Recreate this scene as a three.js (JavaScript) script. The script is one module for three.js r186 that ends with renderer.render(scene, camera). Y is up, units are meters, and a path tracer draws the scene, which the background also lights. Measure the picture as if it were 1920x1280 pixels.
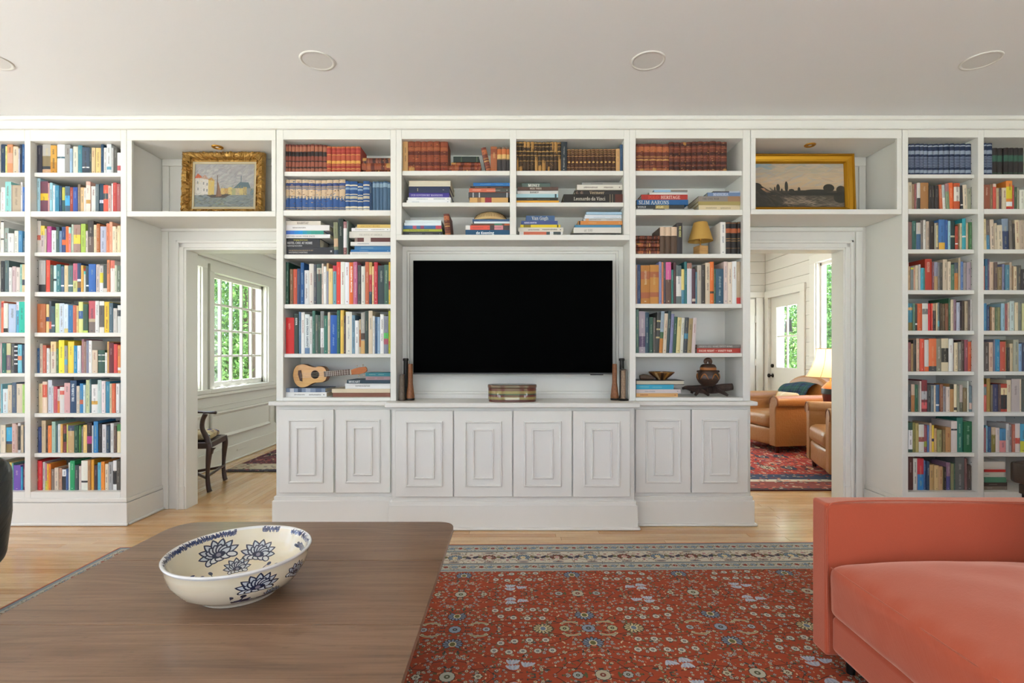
import * as THREE from 'three';
import { RoundedBoxGeometry } from 'three/addons/geometries/RoundedBoxGeometry.js';
import { mergeGeometries, mergeVertices } from 'three/addons/utils/BufferGeometryUtils.js';

// ---------------------------------------------------------------- camera, sky, exposure
const FOCAL = 940, DIST = 3.366, EYE = 1.16, HORIZON = 660;          // focal length in pixels, distance to the bookcase wall, eye height
const scene = new THREE.Scene();
const camera = new THREE.PerspectiveCamera(2 * Math.atan(640 / FOCAL) * 180 / Math.PI, 1.5, 0.05, 200);
camera.position.set(0, EYE, DIST);
camera.lookAt(0, EYE, 0);
camera.setViewOffset(1920, 1280, 0, 640 - HORIZON, 1920, 1280);
scene.background = new THREE.Color().setRGB(0.80, 0.955, 1.22);
scene.backgroundIntensity = 3.6;
const sun = new THREE.DirectionalLight(new THREE.Color().setRGB(0.94, 0.985, 1.05), 50);   // high sun over the garden behind the bookcase wall
sun.position.set(-2.5, 17, -8); sun.target.position.set(0, 0, 0); sun.castShadow = true;
Object.assign(sun.shadow.camera, { left: -16, right: 16, top: 16, bottom: -16, near: 1, far: 50 }); sun.shadow.mapSize.set(2048, 2048);
scene.add(sun, sun.target);
const renderer = new THREE.WebGLRenderer({ antialias: true });
renderer.toneMapping = THREE.LinearToneMapping;
renderer.toneMappingExposure = 1.05;
renderer.shadowMap.enabled = true;

// ---------------------------------------------------------------- helpers
let seed = 12345;
const rnd = (a = 0, b = 1) => { seed = (seed * 1664525 + 1013904223) >>> 0; return a + (b - a) * seed / 4294967296; };
const pick = (a) => a[Math.floor(rnd() * a.length)];
const fx = (px, z = 0) => (px - 960) * (DIST - z) / FOCAL;              // survey of the photograph: metres at depth z
const fy = (py, z = 0) => EYE + (HORIZON - py) * (DIST - z) / FOCAL;
const V = (x, y, z) => new THREE.Vector3(x, y, z);
const used = {};
const numbered = (n) => { const k = used[n] = (used[n] ?? -1) + 1; return k ? `${n}_${String(k).padStart(3, '0')}` : n; };
const shade = (o) => { o.castShadow = o.receiveShadow = true; return o; };
function thing(name, label, category, pos = [0, 0, 0], turn = 0, group, kind) {
  const o = new THREE.Group(); o.name = numbered(name); o.position.set(...pos); o.rotation.y = turn;
  o.userData = { label, category }; if (group) o.userData.group = group; if (kind) o.userData.kind = kind;
  scene.add(o); return o;
}
function part(parent, name, geo, mat, pos, rot, label) {
  const m = shade(new THREE.Mesh(geo, mat)); m.name = name;
  if (pos) m.position.set(...pos); if (rot) m.rotation.set(...rot); if (label) m.userData.label = label;
  parent.add(m); return m;
}
const setting = (name, label, category) => thing(name, label, category, [0, 0, 0], 0, null, 'structure');
function solo(name, label, category, geo, mat, pos, kind, group) {
  const m = shade(new THREE.Mesh(geo, mat)); m.name = numbered(name); if (pos) m.position.set(...pos);
  m.userData = { label, category }; if (kind) m.userData.kind = kind; if (group) m.userData.group = group; scene.add(m); return m;
}
const uvMetres = (g, w, h, d) => {                                      // planar uv in metres from the dominant normal
  const p = g.attributes.position, n = g.attributes.normal, uv = g.attributes.uv;
  for (let i = 0; i < p.count; i++) {
    const ax = Math.abs(n.getX(i)), ay = Math.abs(n.getY(i)), az = Math.abs(n.getZ(i));
    if (ay >= ax && ay >= az) uv.setXY(i, p.getX(i), p.getZ(i)); else if (ax > az) uv.setXY(i, p.getZ(i), p.getY(i)); else uv.setXY(i, p.getX(i), p.getY(i));
  }
  return g;
};
const rb = (w, h, d, r = 0.002, s = 1) => new RoundedBoxGeometry(w, h, d, s, Math.min(r, w / 2.01, h / 2.01, d / 2.01));
function slab(parent, name, mat, x0, x1, y0, y1, z0, z1, r = 0.002) {   // a box between bounds, edges eased
  const g = r ? rb(x1 - x0, y1 - y0, z1 - z0, r) : new THREE.BoxGeometry(x1 - x0, y1 - y0, z1 - z0);
  return part(parent, name, uvMetres(g), mat, [(x0 + x1) / 2, (y0 + y1) / 2, (z0 + z1) / 2]);
}
function soft(w, h, d, r, n = 10, bend) {                               // upholstery: a rounded block, welded and bent by a function
  const g0 = new THREE.BoxGeometry(w, h, d, n, n, n), p = g0.attributes.position, q = V(0, 0, 0);
  for (let i = 0; i < p.count; i++) {
    q.fromBufferAttribute(p, i);
    const c = V(THREE.MathUtils.clamp(q.x, -w / 2 + r, w / 2 - r), THREE.MathUtils.clamp(q.y, -h / 2 + r, h / 2 - r), THREE.MathUtils.clamp(q.z, -d / 2 + r, d / 2 - r));
    const e = q.clone().sub(c); if (e.lengthSq() > 1e-12) q.copy(c).add(e.setLength(r));
    if (bend) bend(q);
    p.setXYZ(i, q.x, q.y, q.z);
  }
  const uv = g0.attributes.uv.clone(); g0.deleteAttribute('uv'); g0.deleteAttribute('normal');
  const g = mergeVertices(g0, 1e-5); g.computeVertexNormals();
  const P = g.attributes.position, a = new Float32Array(P.count * 2);
  for (let i = 0; i < P.count; i++) { a[2 * i] = P.getX(i) + P.getZ(i) * 0.37; a[2 * i + 1] = P.getY(i) * 0.8 + P.getZ(i); }
  g.setAttribute('uv', new THREE.BufferAttribute(a, 2)); return g;
}
const lathe = (pts, seg = 48) => new THREE.LatheGeometry(pts.map(([r, y]) => new THREE.Vector2(r, y)), seg);
function sweep(pts, radii, seg = 24, sides = 10, flat = 1, closed = false) {   // a tube of changing radius through points
  const curve = new THREE.CatmullRomCurve3(pts.map((p) => V(...p)), closed, 'centripetal');
  const fr = curve.computeFrenetFrames(seg, closed), pos = [], idx = [], uv = [];
  for (let i = 0; i <= seg; i++) {
    const t = i / seg, c = curve.getPointAt(t), f = t * (radii.length - 1), k = Math.min(radii.length - 2, Math.floor(f));
    const r = radii.length > 1 ? radii[k] + (radii[k + 1] - radii[k]) * (f - k) : radii[0];
    for (let j = 0; j <= sides; j++) {
      const a = j / sides * Math.PI * 2, v = c.clone().addScaledVector(fr.normals[i], Math.cos(a) * r).addScaledVector(fr.binormals[i], Math.sin(a) * r * flat);
      pos.push(v.x, v.y, v.z); uv.push(t, j / sides);
      if (i < seg && j < sides) { const b = i * (sides + 1) + j; idx.push(b, b + 1, b + sides + 1, b + 1, b + sides + 2, b + sides + 1); }
    }
  }
  if (!closed) for (const e of [0, seg]) {
    const c = curve.getPointAt(e / seg), m = pos.length / 3; pos.push(c.x, c.y, c.z); uv.push(0, 0);
    for (let j = 0; j < sides; j++) { const b = e * (sides + 1) + j; e ? idx.push(b, b + 1, m) : idx.push(b + 1, b, m); }
  }
  const g = new THREE.BufferGeometry(); g.setAttribute('position', new THREE.Float32BufferAttribute(pos, 3)); g.setAttribute('uv', new THREE.Float32BufferAttribute(uv, 2));
  g.setIndex(idx); g.computeVertexNormals(); return g;
}
function extrude(pts, depth, bevel = 0.003, seg = 2, smooth = false) {
  let s;
  if (!Array.isArray(pts)) s = pts; else { s = new THREE.Shape(); if (smooth) { s.moveTo(...pts[0]); s.splineThru(pts.slice(1).map((p) => new THREE.Vector2(...p)).concat([new THREE.Vector2(...pts[0])])); } else pts.forEach((p, i) => i ? s.lineTo(...p) : s.moveTo(...p)); }
  return new THREE.ExtrudeGeometry(s, { depth: depth - 2 * bevel, bevelEnabled: bevel > 0, bevelThickness: bevel, bevelSize: bevel, bevelOffset: -bevel, bevelSegments: seg, curveSegments: 24 }).translate(0, 0, bevel);
}
function mitred(w, h, profile, N = 24) {                                        // a picture-frame moulding round w x h; profile = [[inward, forward], ...]
  const pos = [], idx = [], uv = [], n = profile.length, c = [[-1, -1], [1, -1], [1, 1], [-1, 1]];
  for (let s = 0; s < 4; s++) {
    const a = c[s], b = c[(s + 1) % 4], base = pos.length / 3;
    for (let k = 0; k <= N; k++) for (let i = 0; i < n; i++) {
      const t = k / N, [q, f] = profile[i];
      const ax = a[0] * (w / 2 - q), ay = a[1] * (h / 2 - q), bx = b[0] * (w / 2 - q), by = b[1] * (h / 2 - q);
      pos.push(ax + (bx - ax) * t, ay + (by - ay) * t, f); uv.push((s % 2 ? h : w) * t, q * 2);
      if (k < N && i < n - 1) { const o = base + k * n + i; idx.push(o, o + n, o + 1, o + 1, o + n, o + n + 1); }
    }
  }
  const g = new THREE.BufferGeometry(); g.setAttribute('position', new THREE.Float32BufferAttribute(pos, 3)); g.setAttribute('uv', new THREE.Float32BufferAttribute(uv, 2));
  g.setIndex(idx); const m = g.toNonIndexed(); m.computeVertexNormals(); return m;
}
// value noise for textures and bends
const hash = (x, y, s = 0) => { let h = (x * 374761393 + y * 668265263 + s * 1442695041) | 0; h = Math.imul(h ^ (h >>> 13), 1274126177); return ((h ^ (h >>> 16)) >>> 0) / 4294967296; };
const noise = (x, y, s = 0, wx = 0, wy = 0) => {
  const xi = Math.floor(x), yi = Math.floor(y), u = x - xi, v = y - yi, k = u * u * (3 - 2 * u), l = v * v * (3 - 2 * v);
  const W = (a, w) => w ? ((a % w) + w) % w : a, h = (a, b) => hash(W(a, wx), W(b, wy), s);
  return (h(xi, yi) * (1 - k) + h(xi + 1, yi) * k) * (1 - l) + (h(xi, yi + 1) * (1 - k) + h(xi + 1, yi + 1) * k) * l;
};
const lin = (h) => new THREE.Color(h);
function dataTex(w, h, fn, srgb = true, rx = 1, ry = 1) {
  const a = new Uint8Array(w * h * 4);
  for (let y = 0; y < h; y++) for (let x = 0; x < w; x++) { const c = fn(x, y), i = (y * w + x) * 4; a[i] = c[0]; a[i + 1] = c[1]; a[i + 2] = c[2]; a[i + 3] = 255; }
  const t = new THREE.DataTexture(a, w, h); t.magFilter = t.minFilter = THREE.LinearFilter; t.wrapS = t.wrapT = THREE.RepeatWrapping;
  if (srgb) t.colorSpace = THREE.SRGBColorSpace; t.repeat.set(rx, ry); t.needsUpdate = true; return t;
}
function paper(w, h, draw) { const c = document.createElement('canvas'); c.width = w; c.height = h; draw(c.getContext('2d'), w, h); return c; }
function canvasTex(c, rx = 1, ry = 1) {
  const t = new THREE.CanvasTexture(c); t.colorSpace = THREE.SRGBColorSpace; t.wrapS = t.wrapT = THREE.RepeatWrapping; t.magFilter = THREE.LinearFilter; t.repeat.set(rx, ry); return t;
}
const M = (o) => new THREE.MeshPhysicalMaterial({ roughness: 0.6, ...o });
// wood: grain runs along u; one repeat covers (lu x lv) metres
function woodTex(a, b, lu, lv, s, streak = 0.5, w = 512, h = 512) {
  const A = [a >> 16, a >> 8 & 255, a & 255], B = [b >> 16, b >> 8 & 255, b & 255];
  return dataTex(w, h, (x, y) => {
    const u = x / w, v = y / h, wob = noise(u * 4, v * 4, s, 4, 4) * 0.16;
    const g = noise(u * 6, (v + wob) * 40, s + 1, 6, 0) * 0.5 + noise(u * 12, v * 128, s + 2, 12, 128) * 0.3 + noise(u * 3, v * 5, s + 3, 3, 5) * 0.4;
    const t = THREE.MathUtils.clamp((g - 0.35) * streak * 2, 0, 1), f = noise(u * 40, v * 256, s + 4, 40, 256) > 0.86 ? 0.9 : 1;
    return [0, 1, 2].map((i) => (A[i] + (B[i] - A[i]) * t) * f);
  }, true, 1 / lu, 1 / lv);
}
const fleck = dataTex(256, 256, (x, y) => { const n = 255 * (0.35 * noise(x / 2, y / 2, 7, 128, 128) + 0.4 * noise(x / 8, y / 8, 8, 32, 32) + 0.25 * hash(x, y, 9)); return [n, n, n]; }, false, 3, 3);
const weave = dataTex(256, 256, (x, y) => { const n = 128 + 60 * Math.sin(x * Math.PI / 2) * Math.sin(y * Math.PI / 2) + 60 * (hash(x, y, 3) - 0.5); return [n, n, n]; }, false, 12, 12);
const crease = dataTex(512, 512, (x, y) => { const a = noise(x / 32, y / 32, 21, 16, 16), b = noise(x / 12, y / 12, 22, 0, 0); const n = 255 * (0.7 * Math.abs(a - 0.5) * 2 + 0.3 * Math.abs(b - 0.5) * 2); return [n, n, n]; }, false, 2.5, 2.5);
const chalk = dataTex(256, 256, (x, y) => { const n = 225 + 30 * noise(x / 24, y / 24, 31, 0, 0); return [n, n, n]; }, false, 1, 1);

// ---------------------------------------------------------------- shared materials
const paint = M({ color: lin('#e9e6de'), roughness: 0.42, bumpMap: fleck, bumpScale: 0.0001 });
const plaster = M({ color: lin('#e6e2da'), roughness: 0.85, bumpMap: fleck, bumpScale: 0.0002 });
const ceilingPaint = M({ color: lin('#f1f0ee'), roughness: 0.92 });
const glass = M({ color: 0xffffff, roughness: 0.02, transmission: 1, thickness: 0, ior: 1.45 });
const brass = M({ color: lin('#b98a3c'), roughness: 0.32, metalness: 1 });
const iron = M({ color: lin('#2a2622'), roughness: 0.45, metalness: 0.6 });
const black = M({ color: lin('#0c0c0d'), roughness: 0.5 });
// ---------------------------------------------------------------- the shell
const CEIL = fy(219), BACK = -0.35, WALL = -0.47;                       // ceiling height, face and rear of the wall behind the bookcases
const oakA = [[0xdcae78, 0xb98348], [0xe3bb88, 0xc8945a], [0xd3a067, 0xb07a40], [0xe0b782, 0xbb8a55], [0xd9aa70, 0xa9733c]].map(([a, b], i) => M({ map: woodTex(a, b, 1.1, 0.23, 40 + i * 7, 0.55), roughness: 0.27, clearcoat: 0.5, clearcoatRoughness: 0.14 }));
function floorOf(name, label, x0, x1, z0, z1, alongX, w, cut) {
  const f = setting(name, label, 'floor');
  slab(f, 'subfloor', oakA[1], x0, x1, -0.12, -0.008, z0, z1, 0);
  const [u0, u1, v0, v1] = alongX ? [x0, x1, z0, z1] : [z0, z1, x0, x1];
  for (let v = v0; v < v1 - 0.01; v += w) {
    let u = u0 - rnd(0, 0.9);
    while (u < u1 - 0.02) {
      const len = rnd(0.75, 1.7), a = Math.max(u, u0), b = Math.min(u + len, u1); u += len;
      if (b - a < 0.03) continue;
      const ww = Math.min(w, v1 - v) - 0.0012, g = uvMetres(rb(b - a - 0.0012, 0.008, ww, 0.0008));
      const ox = rnd(0, 3), oy = rnd(0, 3), uv = g.attributes.uv; for (let i = 0; i < uv.count; i++) uv.setXY(i, uv.getX(i) + ox, uv.getY(i) + oy);
      const mid = [(a + b) / 2, -0.004, v + w / 2];
      part(f, 'plank', g, pick(oakA), alongX ? mid : [mid[2], mid[1], mid[0]], alongX ? null : [0, Math.PI / 2, 0]);
    }
  }
  return f;
}
floorOf('floor', 'honey oak strip floor in front of the white bookcases', -3.7, 3.7, -0.47, 1.42, true, 0.0573);
{ const f = setting('floor', 'oak floor of the living room under the patterned rug', 'floor');
  slab(f, 'boards', oakA[3], -4.9, 4.9, -0.12, 0, 1.42, 6.2, 0); slab(f, 'boards', oakA[3], -4.9, -3.7, -0.12, 0, -0.47, 1.42, 0); slab(f, 'boards', oakA[3], 3.7, 4.9, -0.12, 0, -0.47, 1.42, 0); }
floorOf('floor', 'oak strip floor of the side room with the wooden chair', -3.0, -1.5, -3.4, WALL, false, 0.0573);
{ const f = setting('floor', 'oak floor at the far end of the side room', 'floor'); slab(f, 'boards', oakA[0], -3.0, -0.1, -0.12, 0, -4.8, -3.4, 0); slab(f, 'boards', oakA[0], -1.5, -0.1, -0.12, 0, -3.4, WALL, 0); }
floorOf('floor', 'oak strip floor inside the right doorway before the red rug', 1.3, 2.9, -0.93, WALL, true, 0.0573);
{ const f = setting('floor', 'oak floor of the sitting room with leather armchairs', 'floor'); slab(f, 'boards', oakA[0], 0.8, 4.0, -0.12, 0, -4.55, -0.93, 0); slab(f, 'boards', oakA[0], 2.9, 4.0, -0.12, 0, -0.93, WALL, 0); }

// a wall plane with rectangular openings; u runs along x (axis 'x') or z (axis 'z'); t0..t1 is its thickness
function wall(name, label, axis, u0, u1, y0, y1, t0, t1, holes = [], mat = plaster) {
  const gs = [], add = (a, b, c, d) => { if (b - a > 1e-4 && d - c > 1e-4) { const g = axis === 'x' ? new THREE.BoxGeometry(b - a, d - c, t1 - t0) : new THREE.BoxGeometry(t1 - t0, d - c, b - a); g.translate(...(axis === 'x' ? [(a + b) / 2, (c + d) / 2, (t0 + t1) / 2] : [(t0 + t1) / 2, (c + d) / 2, (a + b) / 2])); gs.push(g); } };
  let u = u0;
  for (const [a, b, c, d] of holes.slice().sort((p, q) => p[0] - q[0])) { add(u, a, y0, y1); add(a, b, y0, c); add(a, b, d, y1); u = b; }
  add(u, u1, y0, y1);
  return solo(name, label, 'wall', mergeGeometries(gs), mat, null, 'structure');
}
const DL = fx(348, BACK), DR = fx(1582, BACK), DH = fy(466, BACK);       // door openings: outer jambs and head
wall('wall_back', 'white wall behind the bookcases with two doorways', 'x', -4.9, 4.9, 0, CEIL, WALL, BACK, [[DL, -1.5, 0, DH], [1.5, DR, 0, DH]]);
const unseenLeftWins = [[1.3, 2.2], [2.6, 3.8], [4.3, 5.5]], unseenRearWins = [[-4.2, -2.4], [-0.9, 0.9], [2.4, 4.2]];  // out of view; placed and sized to light the living room
wall('wall_left', 'white side wall of the living room with unseen tall windows', 'z', WALL, 6.3, 0, CEIL, -5.02, -4.9, unseenLeftWins.map(([a, b]) => [a, b, 0.35, 2.5]));
wall('wall_right', 'warm white side wall of the living room', 'z', WALL, 6.3, 0, CEIL, 4.9, 5.02);
wall('wall_rear', 'white wall of the living room facing the bookcases', 'x', -4.9, 4.9, 0, CEIL, 6.2, 6.3, unseenRearWins.map(([a, b]) => [a, b, 0.2, 2.45]));
solo('ceiling', 'smooth off-white living room ceiling with recessed lights', 'ceiling', new THREE.BoxGeometry(10.04, 0.12, 6.77).translate(0, CEIL + 0.06, 2.915), ceilingPaint, null, 'structure');

// windows: local x along the wall, z towards the room
const sheer = M({ color: lin('#f4f2ee'), roughness: 1, transmission: 0.6, thickness: 0 });
function makeWindow(n, label, pos, turn, w, y0, y1, cols, rows, opt = {}) {
  const g = setting('window_' + n, label, 'window'); g.position.set(...pos); g.rotation.y = turn;
  const h = y1 - y0, T = 0.12, cw = opt.casing ?? 0.085, s = 0.04, m = 0.012, zc = -0.07;
  for (const k of [-1, 1]) {
    slab(g, 'casing', paint, Math.min(k * w / 2, k * (w / 2 + cw)), Math.max(k * w / 2, k * (w / 2 + cw)), y0 - 0.02, y1 + cw, 0, 0.022);
    slab(g, 'jamb', paint, k > 0 ? w / 2 - 0.012 : -w / 2, k > 0 ? w / 2 : -w / 2 + 0.012, y0, y1, -T, 0, 0);
    slab(g, 'sash_stile', paint, k > 0 ? w / 2 - s : -w / 2, k > 0 ? w / 2 : -w / 2 + s, y0, y1, zc - 0.02, zc + 0.02);
  }
  slab(g, 'casing', paint, -w / 2 - cw, w / 2 + cw, y1, y1 + cw, 0, 0.026);
  slab(g, 'sill', paint, -w / 2 - cw - 0.02, w / 2 + cw + 0.02, y0 - 0.045, y0 - 0.005, -T, 0.05, 0.004);
  slab(g, 'sash_rail', paint, -w / 2, w / 2, y0, y0 + s * 1.3, zc - 0.02, zc + 0.02); slab(g, 'sash_rail', paint, -w / 2, w / 2, y1 - s, y1, zc - 0.02, zc + 0.02);
  const X0 = -w / 2 + s, X1 = w / 2 - s, Y0 = y0 + s * 1.3, Y1 = y1 - s;
  for (let i = 1; i < cols; i++) { const x = X0 + (X1 - X0) * i / cols; slab(g, 'muntin', paint, x - m, x + m, Y0, Y1, zc - 0.014, zc + 0.014, 0.003); }
  for (let j = 1; j < rows; j++) { const y = Y0 + (Y1 - Y0) * j / rows; slab(g, 'muntin', paint, X0, X1, y - m, y + m, zc - 0.012, zc + 0.012, 0.003); }
  for (let i = 0; i < cols; i++) for (let j = 0; j < rows; j++) {
    const dx = (X1 - X0) / cols, dy = (Y1 - Y0) / rows;
    part(g, 'pane', new THREE.PlaneGeometry(dx, dy), glass, [X0 + dx * (i + 0.5), Y0 + dy * (j + 0.5), zc]);
  }
  if (opt.sheer) {
    const N = 60, c = new THREE.PlaneGeometry(w + 0.2, h + 0.2, N, 1), p = c.attributes.position; for (let i = 0; i < p.count; i++) p.setZ(i, 0.018 * Math.sin(i * 1.1)); c.computeVertexNormals();
    part(g, 'added_sheer_curtain', c, sheer, [0, (y0 + y1) / 2, 0.075]); part(g, 'added_curtain_rod', new THREE.CylinderGeometry(0.008, 0.008, w + 0.3, 10).rotateZ(Math.PI / 2), brass, [0, y1 + 0.11, 0.075]);  // added curtain, diffuses and whitens the light of the added end windows
  }
  return g;
}
unseenLeftWins.forEach(([a, b], i) => makeWindow(i + 1, ['unseen window in the side wall nearest the left bookcase, lighting the room', 'unseen middle window in the left side wall, lighting the room', 'unseen window in the left side wall farthest from the bookcases, lighting the room'][i], [-4.9, 0, (a + b) / 2], Math.PI / 2, b - a, 0.35, 2.5, 2, 2));
unseenRearWins.forEach(([a, b], i) => makeWindow(i + 4, ['unseen rear window on the side of the black chair, lighting the room', 'unseen middle rear window facing the television, lighting the room', 'unseen rear window on the side of the coral sofa, lighting the room'][i], [(a + b) / 2, 0, 6.2], Math.PI, b - a, 0.2, 2.45, 2, 2));

// --- side room on the left
const LX = -3.0, LCEIL = 2.375, wz = (d) => DIST - d;
wall('wall_left', 'panelled pale wall of the side room with two windows', 'z', -4.8, WALL, 0, LCEIL, LX - 0.12, LX, [[wz(6.14), wz(5.02), 0.80, 1.96], [wz(4.83), wz(3.98), 0.80, 1.98]], paint);
wall('wall_rear', 'end wall of the side room', 'x', LX - 0.12, 0, 0, LCEIL, -4.9, -4.8, [[-1.5, -0.3, 0.6, 2.25]]);
makeWindow(10, 'unseen end window added to light the side room', [-0.9, 0, -4.8], 0, 1.2, 0.6, 2.25, 2, 3, { sheer: 1 });  // added window, out of view, brightens the side room
wall('wall_right', 'inner wall of the side room', 'z', -4.8, WALL, 0, LCEIL, -0.1, 0);
solo('ceiling', 'low white ceiling of the side room', 'ceiling', new THREE.BoxGeometry(3.12, 0.1, 4.43).translate(-1.56, LCEIL + 0.05, -2.685), ceilingPaint, null, 'structure');
makeWindow(7, 'wide white window of twenty small panes beyond the left doorway', [LX, 0, wz(5.58)], Math.PI / 2, 1.12, 0.80, 1.96, 5, 4, { casing: 0.075 });
makeWindow(8, 'narrow white sash window partly hidden by the left door jamb', [LX, 0, wz(4.405)], Math.PI / 2, 0.85, 0.80, 1.98, 2, 2, { casing: 0.075 });
{ const t = setting('trim_1', 'white rails and raised panels on the side room wall', 'trim');
  slab(t, 'picture_rail', paint, LX, LX + 0.03, 2.085, 2.125, -4.8, WALL, 0.008); slab(t, 'crown', paint, LX, LX + 0.05, LCEIL - 0.05, LCEIL, -4.8, WALL, 0.012);
  slab(t, 'chair_rail', paint, LX, LX + 0.045, 0.715, 0.755, -4.8, WALL, 0.01); slab(t, 'panel_rail', paint, LX, LX + 0.012, 0.61, 0.625, -4.8, WALL, 0.004);
  slab(t, 'baseboard', paint, LX, LX + 0.02, 0, 0.165, -4.8, WALL, 0.006); slab(t, 'shoe_mould', paint, LX, LX + 0.034, 0, 0.02, -4.8, WALL, 0.008);
  for (const [a, b] of [[4.0, 4.82], [4.98, 6.18], [6.35, 7.6]]) {
    const p = slab(t, 'raised_panel', paint, LX, LX + 0.014, 0.285, 0.545, wz(b), wz(a), 0.006);
    const q = part(p, 'panel_moulding', mitred(b - a, 0.26, [[-0.012, 0], [-0.008, 0.014], [0.004, 0.02], [0.02, 0.012], [0.03, 0.004]]), paint, [0.002, 0, 0], [0, Math.PI / 2, 0]);
  }
  slab(t, 'wall_outlet', paint, LX + 0.02, LX + 0.026, 0.09, 0.11, wz(5.6), wz(5.43), 0.002);
}

// --- sitting room on the right, lined with horizontal boards
const RX = 4.0, RB = wz(7.92), RCEIL = 3.0;
const holesR = [[wz(7.802), wz(6.938), 0, 2.002], [wz(6.6), wz(4.0), 1.02, 2.33]];
wall('wall_right', 'board-lined outer wall of the sitting room with door and window', 'z', RB - 0.1, WALL, 0, RCEIL, RX + 0.02, RX + 0.14, holesR);
wall('wall_rear', 'board-lined end wall of the sitting room', 'x', 0.8, RX + 0.14, 0, RCEIL, RB - 0.1, RB - 0.018, [[1.0, 2.7, 0.5, 2.6]]);
makeWindow(11, 'unseen end window added to light the sitting room', [1.85, 0, RB], 0, 1.7, 0.5, 2.6, 3, 3, { sheer: 1 });  // out of view, added to bring daylight into the sitting room
wall('wall_left', 'inner wall of the sitting room', 'z', RB, WALL, 0, RCEIL, 0.7, 0.8);
wall('wall_front', 'upper wall over the doorway inside the sitting room', 'x', 0.7, RX + 0.14, CEIL, RCEIL, WALL, BACK);
solo('ceiling', 'white ceiling of the sitting room', 'ceiling', new THREE.BoxGeometry(3.44, 0.1, 4.3).translate(2.42, RCEIL + 0.05, -2.5), ceilingPaint, null, 'structure');
{ const boards = (label, lo, hi, holes, put) => {
    const t = setting('trim_2', label, 'boards');
    for (let y = 0.0; y < RCEIL - 0.02; y += 0.185) {
      const y1 = Math.min(y + 0.181, RCEIL); let cuts = [[lo, hi]];
      for (const [a, b, c, d] of holes) if (y1 > c + 0.02 && y < d - 0.02) cuts = cuts.flatMap(([p, q]) => [[p, Math.min(q, a)], [Math.max(p, b), q]]).filter(([p, q]) => q - p > 0.02);
      for (const [p, q] of cuts) put(t, p, q, y, y1);
    }
  };
  boards('white horizontal boards on the outer wall of the sitting room', RB, WALL, holesR, (t, p, q, a, b) => slab(t, 'board', plaster, RX, RX + 0.02, a, b, p, q, 0.003));
  boards('white horizontal boards on the end wall of the sitting room', 0.8, RX, [[1.0, 2.7, 0.5, 2.6], [2.95, 3.86, 0, 2.03]], (t, p, q, a, b) => slab(t, 'board', plaster, p, q, a, b, RB - 0.018, RB, 0.003));
}
makeWindow(9, 'tall white window beside the lit lamp beyond the right doorway', [RX, 0, wz(5.3)], -Math.PI / 2, 2.6, 1.02, 2.33, 2, 1, { casing: 0.11 });  // seen only at its far end; hidden rest widened to light the room
{ // glazed door in the outer wall
  const d = setting('door_1', 'white door with four small panes beyond the right doorway', 'door'), c = wz(7.37), w = 0.86;
  d.position.set(RX + 0.05, 0, c); d.rotation.y = -Math.PI / 2;          // local x towards the camera side, z into the room
  const g0 = -0.27, g1 = 0.28, gy0 = 0.93, gy1 = 1.84, T = 0.02;
  for (const [a, b, e, f] of [[-w / 2, g0, 0.01, 2.0], [g1, w / 2, 0.01, 2.0], [g0, g1, 0.01, gy0], [g0, g1, gy1, 2.0]]) slab(d, 'door_rail', paint, a, b, e, f, -T, T, 0);
  slab(d, 'lower_panel', paint, g0 + 0.02, g1 - 0.02, 0.25, 0.72, T, T + 0.01, 0.005);
  slab(d, 'muntin', paint, -0.007, 0.017, gy0, gy1, -0.012, 0.012, 0.002); slab(d, 'muntin', paint, g0, g1, 1.385, 1.409, -0.01, 0.01, 0.002);
  for (const [a, b] of [[g0, 0], [0, g1]]) for (const [e, f] of [[gy0, 1.397], [1.397, gy1]]) part(d, 'pane', new THREE.PlaneGeometry(b - a, f - e), glass, [(a + b) / 2, (e + f) / 2, 0]);
  const kn = part(d, 'door_knob', lathe([[0.001, 0], [0.03, 0], [0.03, 0.008], [0.012, 0.014], [0.012, 0.04], [0.028, 0.05], [0.032, 0.062], [0.024, 0.076], [0.001, 0.08]], 20), iron, [-0.375, 0.80, T], [Math.PI / 2, 0, 0]);
  part(d, 'deadbolt', lathe([[0.001, 0], [0.028, 0], [0.028, 0.02], [0.02, 0.028], [0.001, 0.03]], 20), iron, [-0.37, 0.95, T], [Math.PI / 2, 0, 0]);
  for (const y of [0.3, 1.0, 1.72]) part(d, 'hinge', new THREE.CylinderGeometry(0.006, 0.006, 0.1, 10), iron, [w / 2 + 0.004, y, T + 0.006]);
  const e = setting('trim_3', 'white casing round the glazed door', 'trim');
  for (const [a, b] of [[c - 0.43 - 0.11, c - 0.43], [c + 0.43, c + 0.43 + 0.11]]) slab(e, 'casing', paint, RX - 0.022, RX, 0, 2.02, a, b, 0.005);
  slab(e, 'head_casing', paint, RX - 0.026, RX, 2.0, 2.11, c - 0.54, c + 0.55, 0.005);
}
{ const d = setting('door_2', 'plain white door with hinges at the end of the sitting room', 'door');
  slab(d, 'door_leaf', paint, 2.97, 3.835, 0.01, 2.0, RB - 0.03, RB + 0.008, 0.003);
  for (const y of [0.25, 1.0, 1.68]) part(d, 'hinge', new THREE.CylinderGeometry(0.009, 0.009, 0.11, 10), paint, [3.842, y, RB + 0.012]);
  const e = setting('trim_4', 'white casing of the plain door', 'trim');
  slab(e, 'casing', paint, 3.85, 3.96, 0, 2.02, RB, RB + 0.022, 0.005); slab(e, 'head_casing', paint, 2.8, 3.99, 2.02, 2.11, RB, RB + 0.028, 0.005);
}
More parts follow.
